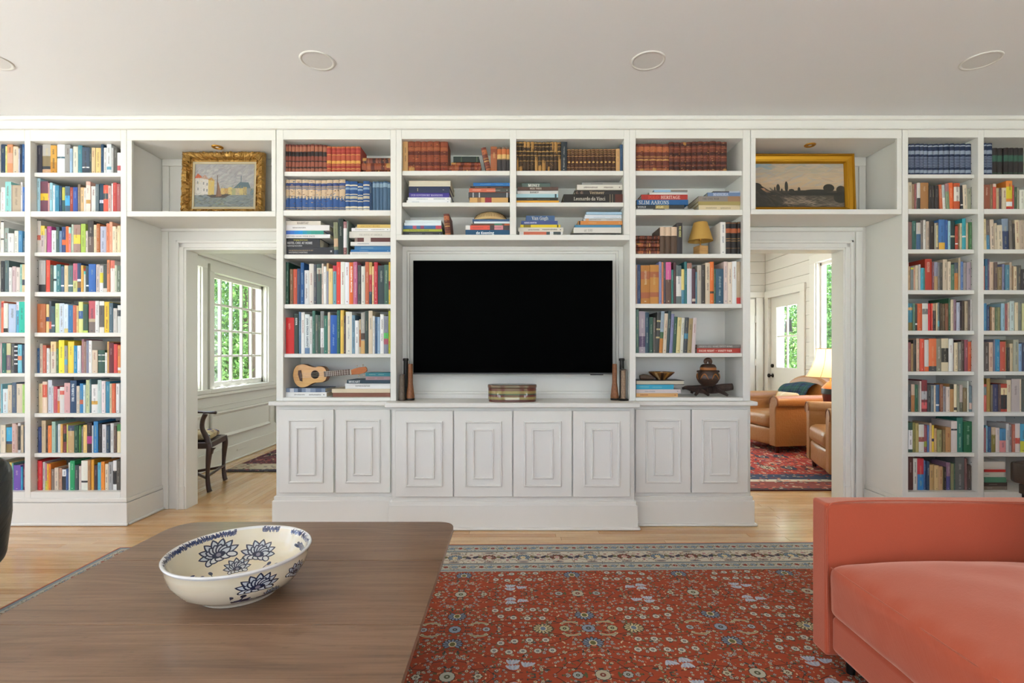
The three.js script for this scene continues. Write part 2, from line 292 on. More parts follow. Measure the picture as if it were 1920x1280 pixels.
solo('ceiling_beam', 'brown wooden ceiling beam at the end of the sitting room', 'beam', uvMetres(rb(2.9, 0.2, 0.22, 0.01)), M({ map: woodTex(0x8a5a44, 0x5e3a2c, 1.2, 0.3, 91), roughness: 0.6 }), [2.26, 2.86, RB + 0.13]);

// --- casings of the two doorways
for (const [s, edge, n, lab] of [[-1, DL, 5, 'left'], [1, DR, 6, 'right']]) {
  const t = setting('trim_' + n, `white moulded casing of the ${lab} doorway`, 'trim'), inner = s * 1.5, o = (d) => edge + s * d;
  const bar = (nm, a, b, y0, y1, z0, z1, r) => slab(t, nm, paint, Math.min(a, b), Math.max(a, b), y0, y1, z0, z1, r);
  bar('casing', o(0.004), o(0.05), 0, DH + 0.05, BACK, BACK + 0.018, 0.005); bar('casing_band', o(0.036), o(0.058), 0, DH + 0.058, BACK, BACK + 0.03, 0.006);
  bar('head_casing', inner, o(0.05), DH + 0.004, DH + 0.05, BACK, BACK + 0.018, 0.005); bar('head_band', inner, o(0.058), DH + 0.036, DH + 0.058, BACK, BACK + 0.03, 0.006);
  bar('door_jamb', o(-0.012), o(0.006), 0, DH, WALL - 0.005, BACK + 0.012, 0.002); bar('head_jamb', inner, o(0), DH - 0.012, DH + 0.006, WALL - 0.005, BACK + 0.012, 0.002);
  const corner = s * 2.592; bar('corner_board', corner, corner - s * 0.05, 0, 2.085, BACK, BACK + 0.012, 0.003); bar('top_cove', inner, corner, 2.05, 2.085, BACK, BACK + 0.02, 0.008);
  bar('plinth_block', o(0.0), o(0.06), 0, 0.17, BACK, BACK + 0.022, 0.004);
}

// ---------------------------------------------------------------- built-in joinery
const crown = setting('trim_7', 'white frieze board under the ceiling above the bookcases', 'trim');
slab(crown, 'frieze', paint, -4.2, 4.2, fy(243), CEIL, BACK, 0.012, 0.003); slab(crown, 'bead', paint, -4.2, 4.2, fy(243.5), fy(240.5), 0, 0.02, 0.004); slab(crown, 'cove', paint, -4.2, 4.2, CEIL - 0.03, CEIL, 0, 0.03, 0.01);
// a bookcase: uprights, shelves and back; every measured shelf is [top edge, bottom edge] in the photograph
const shelfTop = {}, opening = {}, headroom = {};
function shelves(g, key, xa, xb, rows, fixed, depth, inset) {
  opening[key] = [fx(xa) + 0.0015, fx(xb) - 0.0015];
  rows.forEach(([a, b], i) => {
    const f = fixed.includes(i), z1 = f ? 0 : -inset, y1 = fy(a, z1), y0 = fy(b, z1);
    slab(g, 'shelf', paint, fx(xa) + 0.001, fx(xb) - 0.001, y0, y1, -depth, z1, 0.0025);
    shelfTop[key + (i + 1)] = y1; headroom[key + (i + 2)] = y0;
  });
}
function bookcase(label, s, cols, rows, topPx, botPx) {
  const g = thing('bookcase', label, 'bookcase'), dep = 0.335, y0 = fy(botPx), yT = fy(243);
  const edges = [[cols[0][0] - 11, cols[0][0]], [cols[0][1], cols[1][0]], [cols[1][1], cols[1][1] + 11]];
  for (const [a, b] of edges) slab(g, 'upright', paint, fx(a), fx(b), 0.02, yT, BACK, 0, 0.0025);
  slab(g, 'back_panel', paint, fx(edges[0][1]), fx(edges[2][0]), 0.02, yT, BACK, -dep, 0);
  cols.forEach(([a, b], c) => {
    shelves(g, s + c, a, b, rows, [1], dep, 0.026);
    slab(g, 'header', paint, fx(a), fx(b), fy(topPx), yT, -dep, 0, 0.002); headroom[s + c + 1] = fy(topPx);
    slab(g, 'bottom_shelf', paint, fx(a), fx(b), 0.02, y0, -dep, 0, 0.0025); shelfTop[s + c + (rows.length + 1)] = y0;
    for (const [k, e] of [[1, a], [-1, b]]) for (const dz of [-0.05, -0.27]) {   // rows of shelf-pin holes
      const pins = mergeGeometries(Array.from({ length: 40 }, (_, i) => new THREE.CylinderGeometry(0.0028, 0.0028, 0.0012, 6).rotateZ(Math.PI / 2).translate(fx(e) + k * 0.0004, 0.3 + i * 0.055, dz)));
      const m = part(g, 'shelf_pin_holes', pins, black); m.userData.kind = 'stuff';
    }
  });
  const A = fx(edges[0][0]), Z = fx(edges[2][1]), inner = s === 'L' ? Z : A, sg = s === 'L' ? 1 : -1;
  slab(g, 'baseboard', paint, A - (s === 'R' ? 0.014 : 0), Z + (s === 'L' ? 0.014 : 0), 0, fy(942), 0, 0.014, 0.003);
  slab(g, 'base_moulding', paint, A - (s === 'R' ? 0.01 : 0), Z + (s === 'L' ? 0.01 : 0), fy(941), fy(933), 0, 0.01, 0.005);
  slab(g, 'shoe_mould', paint, A - (s === 'R' ? 0.026 : 0), Z + (s === 'L' ? 0.026 : 0), 0, 0.02, 0.012, 0.028, 0.008);
  const side = (n, d, a, b, r) => slab(g, n, paint, Math.min(inner, inner + sg * d), Math.max(inner, inner + sg * d), a, b, BACK, 0, r);
  side('side_baseboard', 0.014, 0, fy(942), 0.003); side('side_moulding', 0.01, fy(941), fy(933), 0.005); side('side_shoe', 0.024, 0, 0.018, 0.007);
  return g;
}
const rowsL = [[323.4, 331.3], [396, 406.3], [472.8, 480], [547, 555.6], [623.4, 631], [699.4, 706.3], [774.6, 782], [849.5, 857]];
const rowsR = [[326.6, 334], [391.4, 401], [467.2, 475.2], [543.5, 551.5], [619.6, 627.4], [696.2, 703.3], [772.4, 780], [848.6, 856]];
bookcase('tall white built-in bookcase left of the doorway with the wooden chair', 'L', [[-123, 46], [57, 226]], rowsL, 264.4, 922);
bookcase('tall white built-in bookcase behind the coral sofa', 'R', [[1703, 1834], [1845, 1978]], rowsR, 257.5, 922);
// picture niches over the doorways
for (const [lab, a, b, c, d, top, s0, s1] of [['left', 237, 247, 509, 517.6, 263, 395.8, 405.8], ['right', 1407.4, 1417, 1682, 1691.5, 259, 392, 401.5]]) {
  const g = thing('picture_niche', `white niche with a framed painting over the ${lab} doorway`, 'niche');
  slab(g, 'niche_shelf', paint, fx(a) + 0.002, fx(d) - 0.002, fy(s1), fy(s0), BACK, 0, 0.003);
  slab(g, 'stile', paint, fx(a) + 0.002, fx(b), fy(s0), fy(top), -0.02, 0, 0.002); slab(g, 'stile', paint, fx(c), fx(d) - 0.002, fy(s0), fy(top), -0.02, 0, 0.002);
  slab(g, 'header', paint, fx(a) + 0.002, fx(d) - 0.002, fy(top), fy(243), BACK + 0.02, 0, 0.002);
  slab(g, 'back_rail', paint, fx(a) + 0.004, fx(d) - 0.004, fy(312, BACK), fy(312, BACK) + 0.075, BACK, BACK + 0.014, 0.004);
  slab(g, 'back_stile', paint, lab === 'left' ? fx(a) + 0.004 : fx(d) - 0.054, lab === 'left' ? fx(a) + 0.054 : fx(d) - 0.004, fy(s0), fy(312, BACK), BACK, BACK + 0.012, 0.004);
  shelfTop['N' + lab] = fy(s0);
  const l = thing('recessed_spotlight', `small brass recessed spotlight above the ${lab} painting`, 'light', [lab === 'left' ? -2.04 : 2.064, fy(top), -0.106], 0, 'niche spotlights');
  part(l, 'trim_ring', new THREE.TorusGeometry(0.03, 0.007, 8, 28).rotateX(Math.PI / 2), brass, [0, -0.002, 0]); part(l, 'reflector', lathe([[0.028, -0.001], [0.018, -0.003], [0.012, -0.004], [0.001, -0.004]], 24), brass);
  part(l, 'lens', lathe([[0.012, -0.0045], [0.008, -0.008], [0.001, -0.0095]], 16), M({ color: lin('#e8dcc0'), roughness: 0.2 }));
}
// towers beside the television
const rowsA = [[321.5, 330], [393.8, 404.5], [476.8, 484.6], [570, 578.2], [663, 670]], rowsB = [[320, 328.8], [393, 403.3], [475.7, 483.5], [569.2, 577.4], [661.7, 669.2]];
for (const [lab, key, a, b, c, d, rows, top] of [['left', 'A', 518, 531, 732, 742.6, rowsA, 261.3], ['right', 'B', 1180.6, 1192, 1393, 1407, rowsB, 259.3]]) {
  headroom[key + 1] = fy(top); const g = thing('shelf_tower', `white open shelves standing on the base cabinet ${lab} of the television`, 'shelves'), y0 = fy(752.5, 0.03) + 0.0004, yT = fy(243);
  slab(g, 'upright', paint, fx(a), fx(b), y0, yT, BACK, 0, 0.0025); slab(g, 'upright', paint, fx(c), fx(d), y0, yT, BACK, 0, 0.0025);
  slab(g, 'back_panel', paint, fx(b), fx(c), y0, yT, BACK, -0.285, 0); slab(g, 'header', paint, fx(b), fx(c), fy(top), yT, -0.285, 0, 0.002);
  slab(g, 'bottom_shelf', paint, fx(b), fx(c), y0, fy(745), -0.285, 0, 0.002);
  shelves(g, key, b, c, rows, [1], 0.285, 0.012); shelfTop[key + 6] = fy(745);
}
{ const g = thing('overhead_bookcase', 'white open shelves above the television', 'shelves'), yT = fy(243), b0 = fy(450), b1 = fy(439.8);
  for (const [a, b] of [[742.6, 753], [956, 968], [1170, 1180.6]]) slab(g, 'upright', paint, fx(a), fx(b), b1, yT, -0.285, 0, 0.0025);
  slab(g, 'back_panel', paint, fx(742.6), fx(1180.6), b1, yT, BACK, -0.285, 0);
  slab(g, 'bottom_shelf', paint, fx(742.6), fx(1180.6), b0, b1, BACK, 0, 0.0025);
  for (const [k, a, b] of [['C', 753, 956], ['D', 968, 1170]]) { slab(g, 'header', paint, fx(a), fx(b), fy(260.5), yT, -0.285, 0, 0.002); shelves(g, k, a, b, [[320, 328.6], [379.4, 387.3]], [], 0.285, 0.012); shelfTop[k + 3] = b1; headroom[k + 1] = fy(260.5); }
  const p = thing('television_surround', 'white framed panel behind the television', 'panel'), zb = -0.215, X0 = fx(742.8), X1 = fx(1180.4), y0 = fy(752.5, 0.03) + 0.0004, yb = b0 - 0.002;
  slab(p, 'back_board', paint, X0, X1, y0, yb, zb - 0.1, zb, 0);
  part(p, 'frame_moulding', mitred(X1 - X0, yb - y0, [[0, 0.022], [0.03, 0.022], [0.034, 0.012], [0.046, 0.01], [0.05, 0]]), paint, [(X0 + X1) / 2, (y0 + yb) / 2, zb]);
}
// base cabinets with doors, and the worktops on them
function cabinet(label, xa, xb, doors, zf, zb, d0, d1, m0, m1, b0, topPx, ends) {
  const g = thing('base_cabinet', label, 'cabinet'), X = (p, z = zf) => fx(p, z), Yp = (p, z = zf + 0.02) => fy(p, z), t = 0.019;
  slab(g, 'carcass', paint, X(xa), X(xb), 0.02, fy(topPx, zf + 0.03) - 0.001, BACK + 0.004, zf, 0.002);
  for (const [a, b] of doors) {
    const w = X(b, zf + t) - X(a, zf + t), h = Yp(d0) - Yp(d1), d = part(g, 'door', rb(w, h, t - 0.001, 0.003), paint, [(X(a, zf + t) + X(b, zf + t)) / 2, (Yp(d0) + Yp(d1)) / 2, zf + t / 2 + 0.001]);
    const bead = [[0, 0], [0.0005, 0.007], [0.004, 0.011], [0.009, 0.0115], [0.0125, 0.006], [0.013, 0]];
    part(d, 'outer_moulding', mitred(w * 0.645, h * 0.765, bead), paint, [0, 0, t / 2 - 0.001]);
    part(d, 'inner_moulding', mitred(w * 0.365, h * 0.585, bead), paint, [0, 0, t / 2 - 0.001]);
  }
  const A = X(xa), Z = X(xb), eL = ends[0] ? 0.02 : 0, eR = ends[1] ? 0.02 : 0;
  slab(g, 'baseboard', paint, A - eL, Z + eR, 0, fy(m1, zf + 0.02), zb, zf + 0.02, 0.003); slab(g, 'base_moulding', paint, A - eL * 0.6, Z + eR * 0.6, fy(m1, zf) - 0.004, fy(m0, zf + 0.012), zb, zf + 0.012, 0.005);
  slab(g, 'shoe_mould', paint, A - eL * 1.8, Z + eR * 1.8, 0, 0.018, zb, zf + 0.034, 0.008);
  return g;
}
cabinet('two-door white base cabinet under the ukulele shelves', 518, 739.6, [[522.5, 625.3], [629, 731.5]], 0.0, -0.3, 767.5, 923.8, 930.5, 939, 985, 760.5, [1, 0]);
cabinet('four-door white base cabinet under the television', 735, 1189, [[741, 849.2], [851.5, 960.4], [962.6, 1072.3], [1074.5, 1181.5]], 0.078, 0.036, 770, 931.3, 940, 947, 995, 764, [1, 1]);
cabinet('two-door white base cabinet under the pot on its carved stand', 1184.4, 1407, [[1192, 1294.8], [1297, 1402.5]], 0.0, -0.3, 767.5, 923.8, 930.5, 939, 985, 760.5, [0, 1]);
const topY = fy(752.5, 0.03);
{ const m0 = fx(720.5, 0.12), m1 = fx(1201, 0.12);
  for (const [label, x0, x1, z0, z1, yb] of [['white worktop end under the ukulele shelves', fx(503, 0.04), m0 - 0.0005, BACK, 0.045, 761], ['projecting white worktop under the television', m0, m1, -0.213, 0.122, 764.5], ['white worktop end under the pot shelves', m1 + 0.0005, fx(1421, 0.04), BACK, 0.045, 761]]) {
    const y0 = fy(yb, z1);
    solo('worktop', label, 'worktop', rb(x1 - x0, topY - y0, z1 - z0, 0.008, 2), paint, [(x0 + x1) / 2, (topY + y0) / 2, (z0 + z1) / 2]);
  }
}
// recessed ceiling lights, switched off
[[-2.82, 'at the left edge of the ceiling'], [-1.055, 'above the painting of the harbour'], [0.737, 'right of the ceiling centre'], [2.54, 'nearest the right edge of the ceiling']].forEach(([x, w]) => {
  const l = thing('recessed_downlight', `round white recessed downlight ${w}`, 'light', [x, CEIL, 0.65], 0, 'ceiling downlights');
  part(l, 'trim_ring', lathe([[0.092, 0], [0.09, -0.005], [0.082, -0.006], [0.076, -0.001]], 40), paint); part(l, 'diffuser', lathe([[0.077, -0.002], [0.05, -0.003], [0.001, -0.0035]], 40), M({ color: lin('#e6e3de'), roughness: 0.6 }));
});
// ---------------------------------------------------------------- books
// All spines are printed on two sheets; every book wears its own strip of a sheet, its boards the plain edge of that strip.
const SHEET = 2048, sheets = [0, 1, 2].map(() => { const c = document.createElement('canvas'); c.width = c.height = SHEET; const k = c.getContext('2d'); k.fillStyle = '#999'; k.fillRect(0, 0, SHEET, SHEET); return { c, k, x: 0, y: 0, row: 0, tex: null }; });
const slot = (s, w, h) => { const S = sheets[s]; if (S.x + w + 8 > SHEET) { S.x = 0; S.y += S.row + 2; S.row = 0; } const r = { s, x: S.x, y: S.y, w, h }; S.x += w + 8; S.row = Math.max(S.row, h); if (S.y + h > SHEET) console.log('sheet full', s, S.y); return r; };
const hex = (c) => c.length <= 4 && c[0] !== '#' ? '#' + c : c[0] === '#' ? c : '#' + c;
const rgbOf = (c) => { const k = lin(hex(c)).getHex(); return [k >> 16, k >> 8 & 255, k & 255]; };
const lum = (c) => { const [r, g, b] = rgbOf(c); return (0.3 * r + 0.59 * g + 0.11 * b) / 255; };
function colourName(c) {
  const [r, g, b] = rgbOf(c), mx = Math.max(r, g, b), mn = Math.min(r, g, b), l = (mx + mn) / 510, s = mx - mn;
  if (s < 24) return l > 0.82 ? 'white' : l > 0.6 ? 'pale grey' : l > 0.35 ? 'grey' : l > 0.22 ? 'charcoal' : 'black';
  let h = mx === r ? ((g - b) / s) % 6 : mx === g ? (b - r) / s + 2 : (r - g) / s + 4; h = (h * 60 + 360) % 360;
  const tone = l > 0.76 ? 'pale ' : l < 0.3 ? 'dark ' : '';
  if (s < 60 && l > 0.6) return h < 75 ? 'cream' : h < 170 ? 'pale green' : h < 265 ? 'pale blue' : 'pale pink';
  if (s < 60) return tone + (h < 20 || h > 330 ? 'maroon' : h < 75 ? 'brown' : h < 170 ? 'green' : h < 260 ? 'slate blue' : 'purple');
  return tone + (h < 12 || h > 345 ? 'red' : h < 35 ? (l < 0.45 ? 'rust brown' : 'orange') : h < 48 ? (l < 0.5 ? 'tan' : 'amber') : h < 70 ? 'yellow' : h < 165 ? 'green' : h < 195 ? 'teal' : h < 255 ? 'blue' : h < 300 ? 'purple' : 'pink');
}
const ink = (c) => lum(c) > 0.55 ? pick(['#3a3430', '#5a4a44', '#7a3028', '#2f4258', '#4a4a46']) : pick(['#efe9dc', '#e6dcc4', '#d8c48a', '#e9e4e0']);
// bindings: bands [from, to, colour] measured from the head of the spine
const BIND = {
  a: ['8a4a3a', [[0, 0.06, '6a3026'], [0.26, 0.42, '2e2626'], [0.58, 0.62, '3a2622'], [0.8, 0.85, '3a2622'], [0.08, 0.25, 'a8684e'], [0.63, 0.79, '9a5844'], [0.86, 1, 'a0604a']]],
  b: ['a43a30', [[0, 0.06, 'c26a3c'], [0.16, 0.2, 'b84a3c'], [0.3, 0.34, 'c98a4a'], [0.36, 0.52, 'b4533a'], [0.54, 0.66, 'd8a04c'], [0.7, 0.73, 'c07a44'], [0.84, 0.88, 'c98a4a'], [0.94, 0.96, 'c98a4a']]],
  c: ['2f5690', [[0, 0.11, 'cdb597'], [0.11, 0.2, '35477c'], [0.2, 0.23, 'b89a72'], [0.25, 0.28, 'b89a72'], [0.3, 0.52, 'd0b593'], [0.52, 0.58, '8d8a88'], [0.87, 0.9, '9a8a74'], [0.93, 0.96, '9a8a74']], 'notch'],
  d: ['1f4c86', [[0.11, 0.16, 'd9cdb0'], [0.21, 0.28, '8aa0b8'], [0.42, 0.45, 'd9cdb0'], [0.49, 0.58, 'c0b49c'], [0.64, 0.67, 'd9cdb0'], [0.83, 0.9, 'd9cdb0'], [0.92, 0.96, 'd9cdb0']]],
  e: ['8c4426', [[0.02, 0.05, '7a3a20'], [0.16, 0.18, '7a3a20'], [0.33, 0.45, '5c2418'], [0.5, 0.52, '7a3a20'], [0.68, 0.8, '5c2418'], [0.87, 0.95, '7c3020'], [0.2, 0.3, 'a05a34']], 'wear'],
  f: ['3a2a1e', [[0.02, 0.06, 'b08a4e'], [0.14, 0.17, '9a7a46'], [0.3, 0.34, 'b08a4e'], [0.44, 0.47, 'b08a4e'], [0.62, 0.66, '8a6a3c'], [0.7, 0.9, '4a3626']], 'tornrough'],
  g: ['4a2c1c', [[0.02, 0.06, 'b58a58'], [0.12, 0.14, 'c09a5a'], [0.2, 0.22, 'b58a58'], [0.3, 0.33, 'b58a58'], [0.8, 0.82, 'b58a58'], [0.88, 0.98, '5a3c2a']], 'dot'],
  h: ['6e3626', [[0.06, 0.14, '3c1c14'], [0.2, 0.23, '95583a'], [0.36, 0.46, '3a1a14'], [0.5, 0.53, '95583a'], [0.66, 0.76, '3c1c14'], [0.82, 0.92, '3c1c14'], [0.95, 0.97, 'a8703e']], 'wear'],
  i: ['1b2a4a', [[0.05, 0.09, 'aab0b8'], [0.22, 0.34, '8d98a8'], [0.42, 0.44, '9aa4b4'], [0.47, 0.49, '9aa4b4'], [0.52, 0.54, '9aa4b4'], [0.57, 0.59, '9aa4b4'], [0.62, 0.64, '9aa4b4'], [0.67, 0.69, '9aa4b4'], [0.72, 0.74, '9aa4b4'], [0.83, 0.93, '8d98a8']]],
  j: ['241c1c', [[0.27, 0.5, '2f5a48'], [0.9, 0.94, '2f4a34']]],
  k: ['5a4434', [[0, 0.33, 'dcc0a4'], [0.33, 0.35, '3a2a20']]],
  l: ['241d1c', [[0.2, 0.34, 'a8562c'], [0.02, 0.05, '8a5a34'], [0.5, 0.53, '8a6a40'], [0.57, 0.6, '8a6a40'], [0.8, 0.82, '7a5a38']]],
  m: ['6a3226', [[0.1, 0.3, 'b0643c'], [0.44, 0.5, '9a6a3e'], [0.55, 0.6, 'c89a58'], [0.78, 0.82, '8a4a30'], [0.88, 0.96, 'a0603a']], 'wear'],
  n: ['3f3a3a', [[0.08, 0.3, 'c06a38'], [0.3, 0.48, 'd8b070'], [0.48, 0.52, '8a6a4a'], [0, 0.06, '6a5a4a']]],
  o: ['4a6680', [[0.06, 0.2, '8ba3b4'], [0.2, 0.22, '3a526a']]],
  p: ['2a2c30', [[0.12, 0.2, '8a8478'], [0.3, 0.33, '8a8478']]],
};
function printSpine(spec, r, vertical) {                               // draws along the spine: along = head to tail
  const k = sheets[r.s].k, L = vertical ? r.h : r.w, A = vertical ? r.w : r.h;
  k.save(); k.beginPath(); k.rect(r.x, r.y, r.w + 6, r.h); k.clip();
  const put = (f0, f1, c, a0 = 0, a1 = 1) => { k.fillStyle = hex(c); vertical ? k.fillRect(r.x + a0 * A, r.y + f0 * L, (a1 - a0) * A, (f1 - f0) * L) : k.fillRect(r.x + f0 * L, r.y + (1 - a1) * A, (f1 - f0) * L, (a1 - a0) * A); };
  const base = spec.bind ? BIND[spec.bind][0] : spec.c;
  k.fillStyle = hex(base); k.fillRect(r.x, r.y, r.w + 6, r.h);
  if (spec.bind) {
    const [, bands, extra] = BIND[spec.bind];
    for (const [a, b, c] of bands) put(a, b, c);
    if (extra === 'notch') for (const q of [0.15, 0.6]) put(0.52, 0.58 + rnd(0, 0.05), 'cdb597', q, q + 0.22);
    if (extra === 'dot') { k.fillStyle = '#d0a860'; k.beginPath(); const [cx, cy] = vertical ? [r.x + A / 2, r.y + L * 0.58] : [r.x + L * 0.58, r.y + A / 2]; k.arc(cx, cy, Math.min(A * 0.3, L * 0.05), 0, 7); k.fill(); }
    if (extra) for (let i = 0; i < 26; i++) { const f = rnd(), q = rnd(); put(f, f + rnd(0.004, 0.02), pick(['c09058', '7a4a30', '2a1a14', base]), q, q + rnd(0.08, 0.3)); }
    if (extra === 'tornrough' || (extra === 'wear' && rnd() < 0.25)) { const top = rnd() < 0.5, h = extra === 'wear' ? rnd(0.1, 0.22) : rnd(0.12, 0.5), q = rnd(0, 0.6); for (let i = 0; i < 14; i++) { const a = q + i / 14 * (1 - q), hh = h * rnd(0.7, 1.1); put(top ? 0 : 1 - hh, top ? hh : 1, 'b98a4c', a, a + 1 / 13); } }
  }
  (spec.bands || []).forEach(([a, b, c]) => put(a, b, c));
  if (spec.grad) { const s = spec.grad; for (let i = 0; i < s.length; i++) put(i / s.length, (i + 1) / s.length, s[i]); }
  if (spec.title) for (const [txt, at, size, c, font, off] of spec.title) {
    k.save(); k.fillStyle = hex(c); k.font = `${font || 'bold'} ${Math.round(size * A)}px ${/serif/.test(font || '') ? '' : 'sans-serif'}`; if (/serif/.test(font || '')) k.font = font.replace('serif', '') + ` ${Math.round(size * A)}px serif`;
    k.textBaseline = 'middle'; k.textAlign = 'left';
    if (vertical) { k.translate(r.x + A * (0.5 - (off || 0)), r.y + at * L); k.rotate(Math.PI / 2); } else k.translate(r.x + at * L, r.y + A * (0.52 + (off || 0)));
    const most = (spec.width || (0.97 - at)) * L, w = k.measureText(txt).width; if (w > most) k.scale(most / w, 1);
    k.fillText(txt, 0, 0); k.restore();
  } else if (!spec.bind && !spec.plain) {                               // small illegible print: broken strokes
    const c = ink(spec.bands?.length ? spec.bands[0][2] : base), n = 1 + Math.floor(rnd() * 2); let f = rnd(0.08, 0.25); k.globalAlpha = rnd(0.4, 0.75);
    for (let j = 0; j < n && f < 0.8; j++) { const end = f + rnd(0.14, 0.36), q = rnd(0.36, 0.44), t = rnd(0.14, 0.26), a = vertical ? 1 : 0.35; while (f < end && f < 0.86) { const d = rnd(0.006, 0.013) * a; put(f, f + d, c, q + rnd(-0.04, 0.04), q + t + rnd(-0.05, 0.05)); f += d + rnd(0.004, 0.008) * a; } f += rnd(0.06, 0.14); }
    if (rnd() < 0.5) put(0.92, 0.945, c, 0.4, 0.6); k.globalAlpha = 1;
  }
  k.fillStyle = hex(base); k.fillRect(r.x + r.w, r.y, 6, r.h); k.restore();
}
// a hard cover: two boards and a rounded spine; x across, y up, the spine at z = 0 and the boards running back to -d
function coverGeo(t, h, d, r, vertical, round) {
  const bd = Math.min(0.0028, t * 0.16), pts = [], N = 4, bulge = Math.min(round, t * 0.3);
  pts.push([-t / 2, -d, -1]); for (let i = 0; i <= N; i++) { const a = i / N; pts.push([-t / 2 + t * a, -bulge * (1 - Math.sin(a * Math.PI)), a]); } pts.push([t / 2, -d, -1]);
  const inn = [[-t / 2 + bd, -d], [-t / 2 + bd, -bulge - bd], [t / 2 - bd, -bulge - bd], [t / 2 - bd, -d]];
  const pos = [], uv = [], U = (a, v) => a < 0 ? [(r.x + r.w + 3) / SHEET, 1 - (r.y + r.h / 2) / SHEET] : vertical ? [(r.x + 0.5 + a * (r.w - 1)) / SHEET, 1 - (r.y + 0.5 + (1 - v) * (r.h - 1)) / SHEET] : [(r.x + 0.5 + (1 - v) * (r.w - 1)) / SHEET, 1 - (r.y + 0.5 + (1 - a) * (r.h - 1)) / SHEET];
  const quad = (a, b, c, e, ua, ub, uc, ue) => { for (const [p, q] of [[a, ua], [b, ub], [c, uc], [a, ua], [c, uc], [e, ue]]) { pos.push(...p); uv.push(...q); } };
  const p0 = U(-1, 0);
  for (let i = 0; i < pts.length - 1; i++) { const [x, z, a] = pts[i], [X, Z, b] = pts[i + 1], s = a >= 0 && b >= 0; quad([x, 0, z], [X, 0, Z], [X, h, Z], [x, h, z], ...(s ? [U(a, 0), U(b, 0), U(b, 1), U(a, 1)] : [p0, p0, p0, p0])); }
  for (let i = 0; i < 3; i++) { const [x, z] = inn[i], [X, Z] = inn[i + 1]; quad([X, 0, Z], [x, 0, z], [x, h, z], [X, h, Z], p0, p0, p0, p0); }
  const ring = [[pts[0], inn[0]], [pts[1], inn[1]], [pts[2], inn[1]], [pts[3], inn[1]], [pts[4], inn[2]], [pts[5], inn[2]], [pts[6], inn[3]]];
  for (let i = 0; i < 6; i++) { const [o, n] = ring[i], [O, m] = ring[i + 1]; quad([o[0], h, o[1]], [O[0], h, O[1]], [m[0], h, m[1]], [n[0], h, n[1]], p0, p0, p0, p0); quad([n[0], 0, n[1]], [m[0], 0, m[1]], [O[0], 0, O[1]], [o[0], 0, o[1]], p0, p0, p0, p0); }
  for (const [o, n] of [[pts[0], inn[0]], [inn[3], pts[6]]]) quad([n[0], 0, n[1]], [o[0], 0, o[1]], [o[0], h, o[1]], [n[0], h, n[1]], p0, p0, p0, p0);
  const g = new THREE.BufferGeometry(); g.setAttribute('position', new THREE.Float32BufferAttribute(pos, 3)); g.setAttribute('uv', new THREE.Float32BufferAttribute(uv, 2)); g.computeVertexNormals(); return g;
}
const leafTex = dataTex(64, 64, (x, y) => { const n = 0.86 + 0.14 * hash(x, 0, 5); return [232 * n, 222 * n, 198 * n]; }, true, 60, 1);
const pageMat = M({ map: leafTex, roughness: 0.9 }), sheetMat = sheets.map(() => M({ color: 0xffffff, roughness: 0.55 }));
const ORD = ['zero', 'first', 'second', 'third', 'fourth', 'fifth', 'sixth', 'seventh', 'eighth', 'ninth', 'tenth', '11th', '12th', '13th', '14th', '15th', '16th', '17th', '18th', '19th', '20th', '21st', '22nd', '23rd', '24th', '25th', '26th', '27th', '28th', '29th', '30th', '31st', '32nd', '33rd', '34th'];
const pageGeo = (t, h, d) => { const e = Math.min(0.003, t * 0.17), g = uvMetres(new THREE.BoxGeometry(t - 2 * e, h - 0.007, d - 0.01)); g.translate(0, h / 2, -d / 2 + 0.0015 - 0.003); return g; };
function makeBook(name, label, group, spec, t, h, d, vertical, s) {
  const o = thing(name, label, 'book', [0, 0, 0], 0, group);
  const r = vertical ? slot(s, s ? 20 : 14, s ? 150 : 112) : slot(2, Math.min(640, Math.round(h / t * 34) + 40), 34);
  printSpine(spec, r, vertical);
  part(o, 'cover', coverGeo(t, h, d, r, vertical, spec.bind ? 0.006 : spec.flat ? 0.0005 : 0.003), sheetMat[r.s]);
  part(o, 'pages', pageGeo(t, h, d), pageMat);
  return o;
}
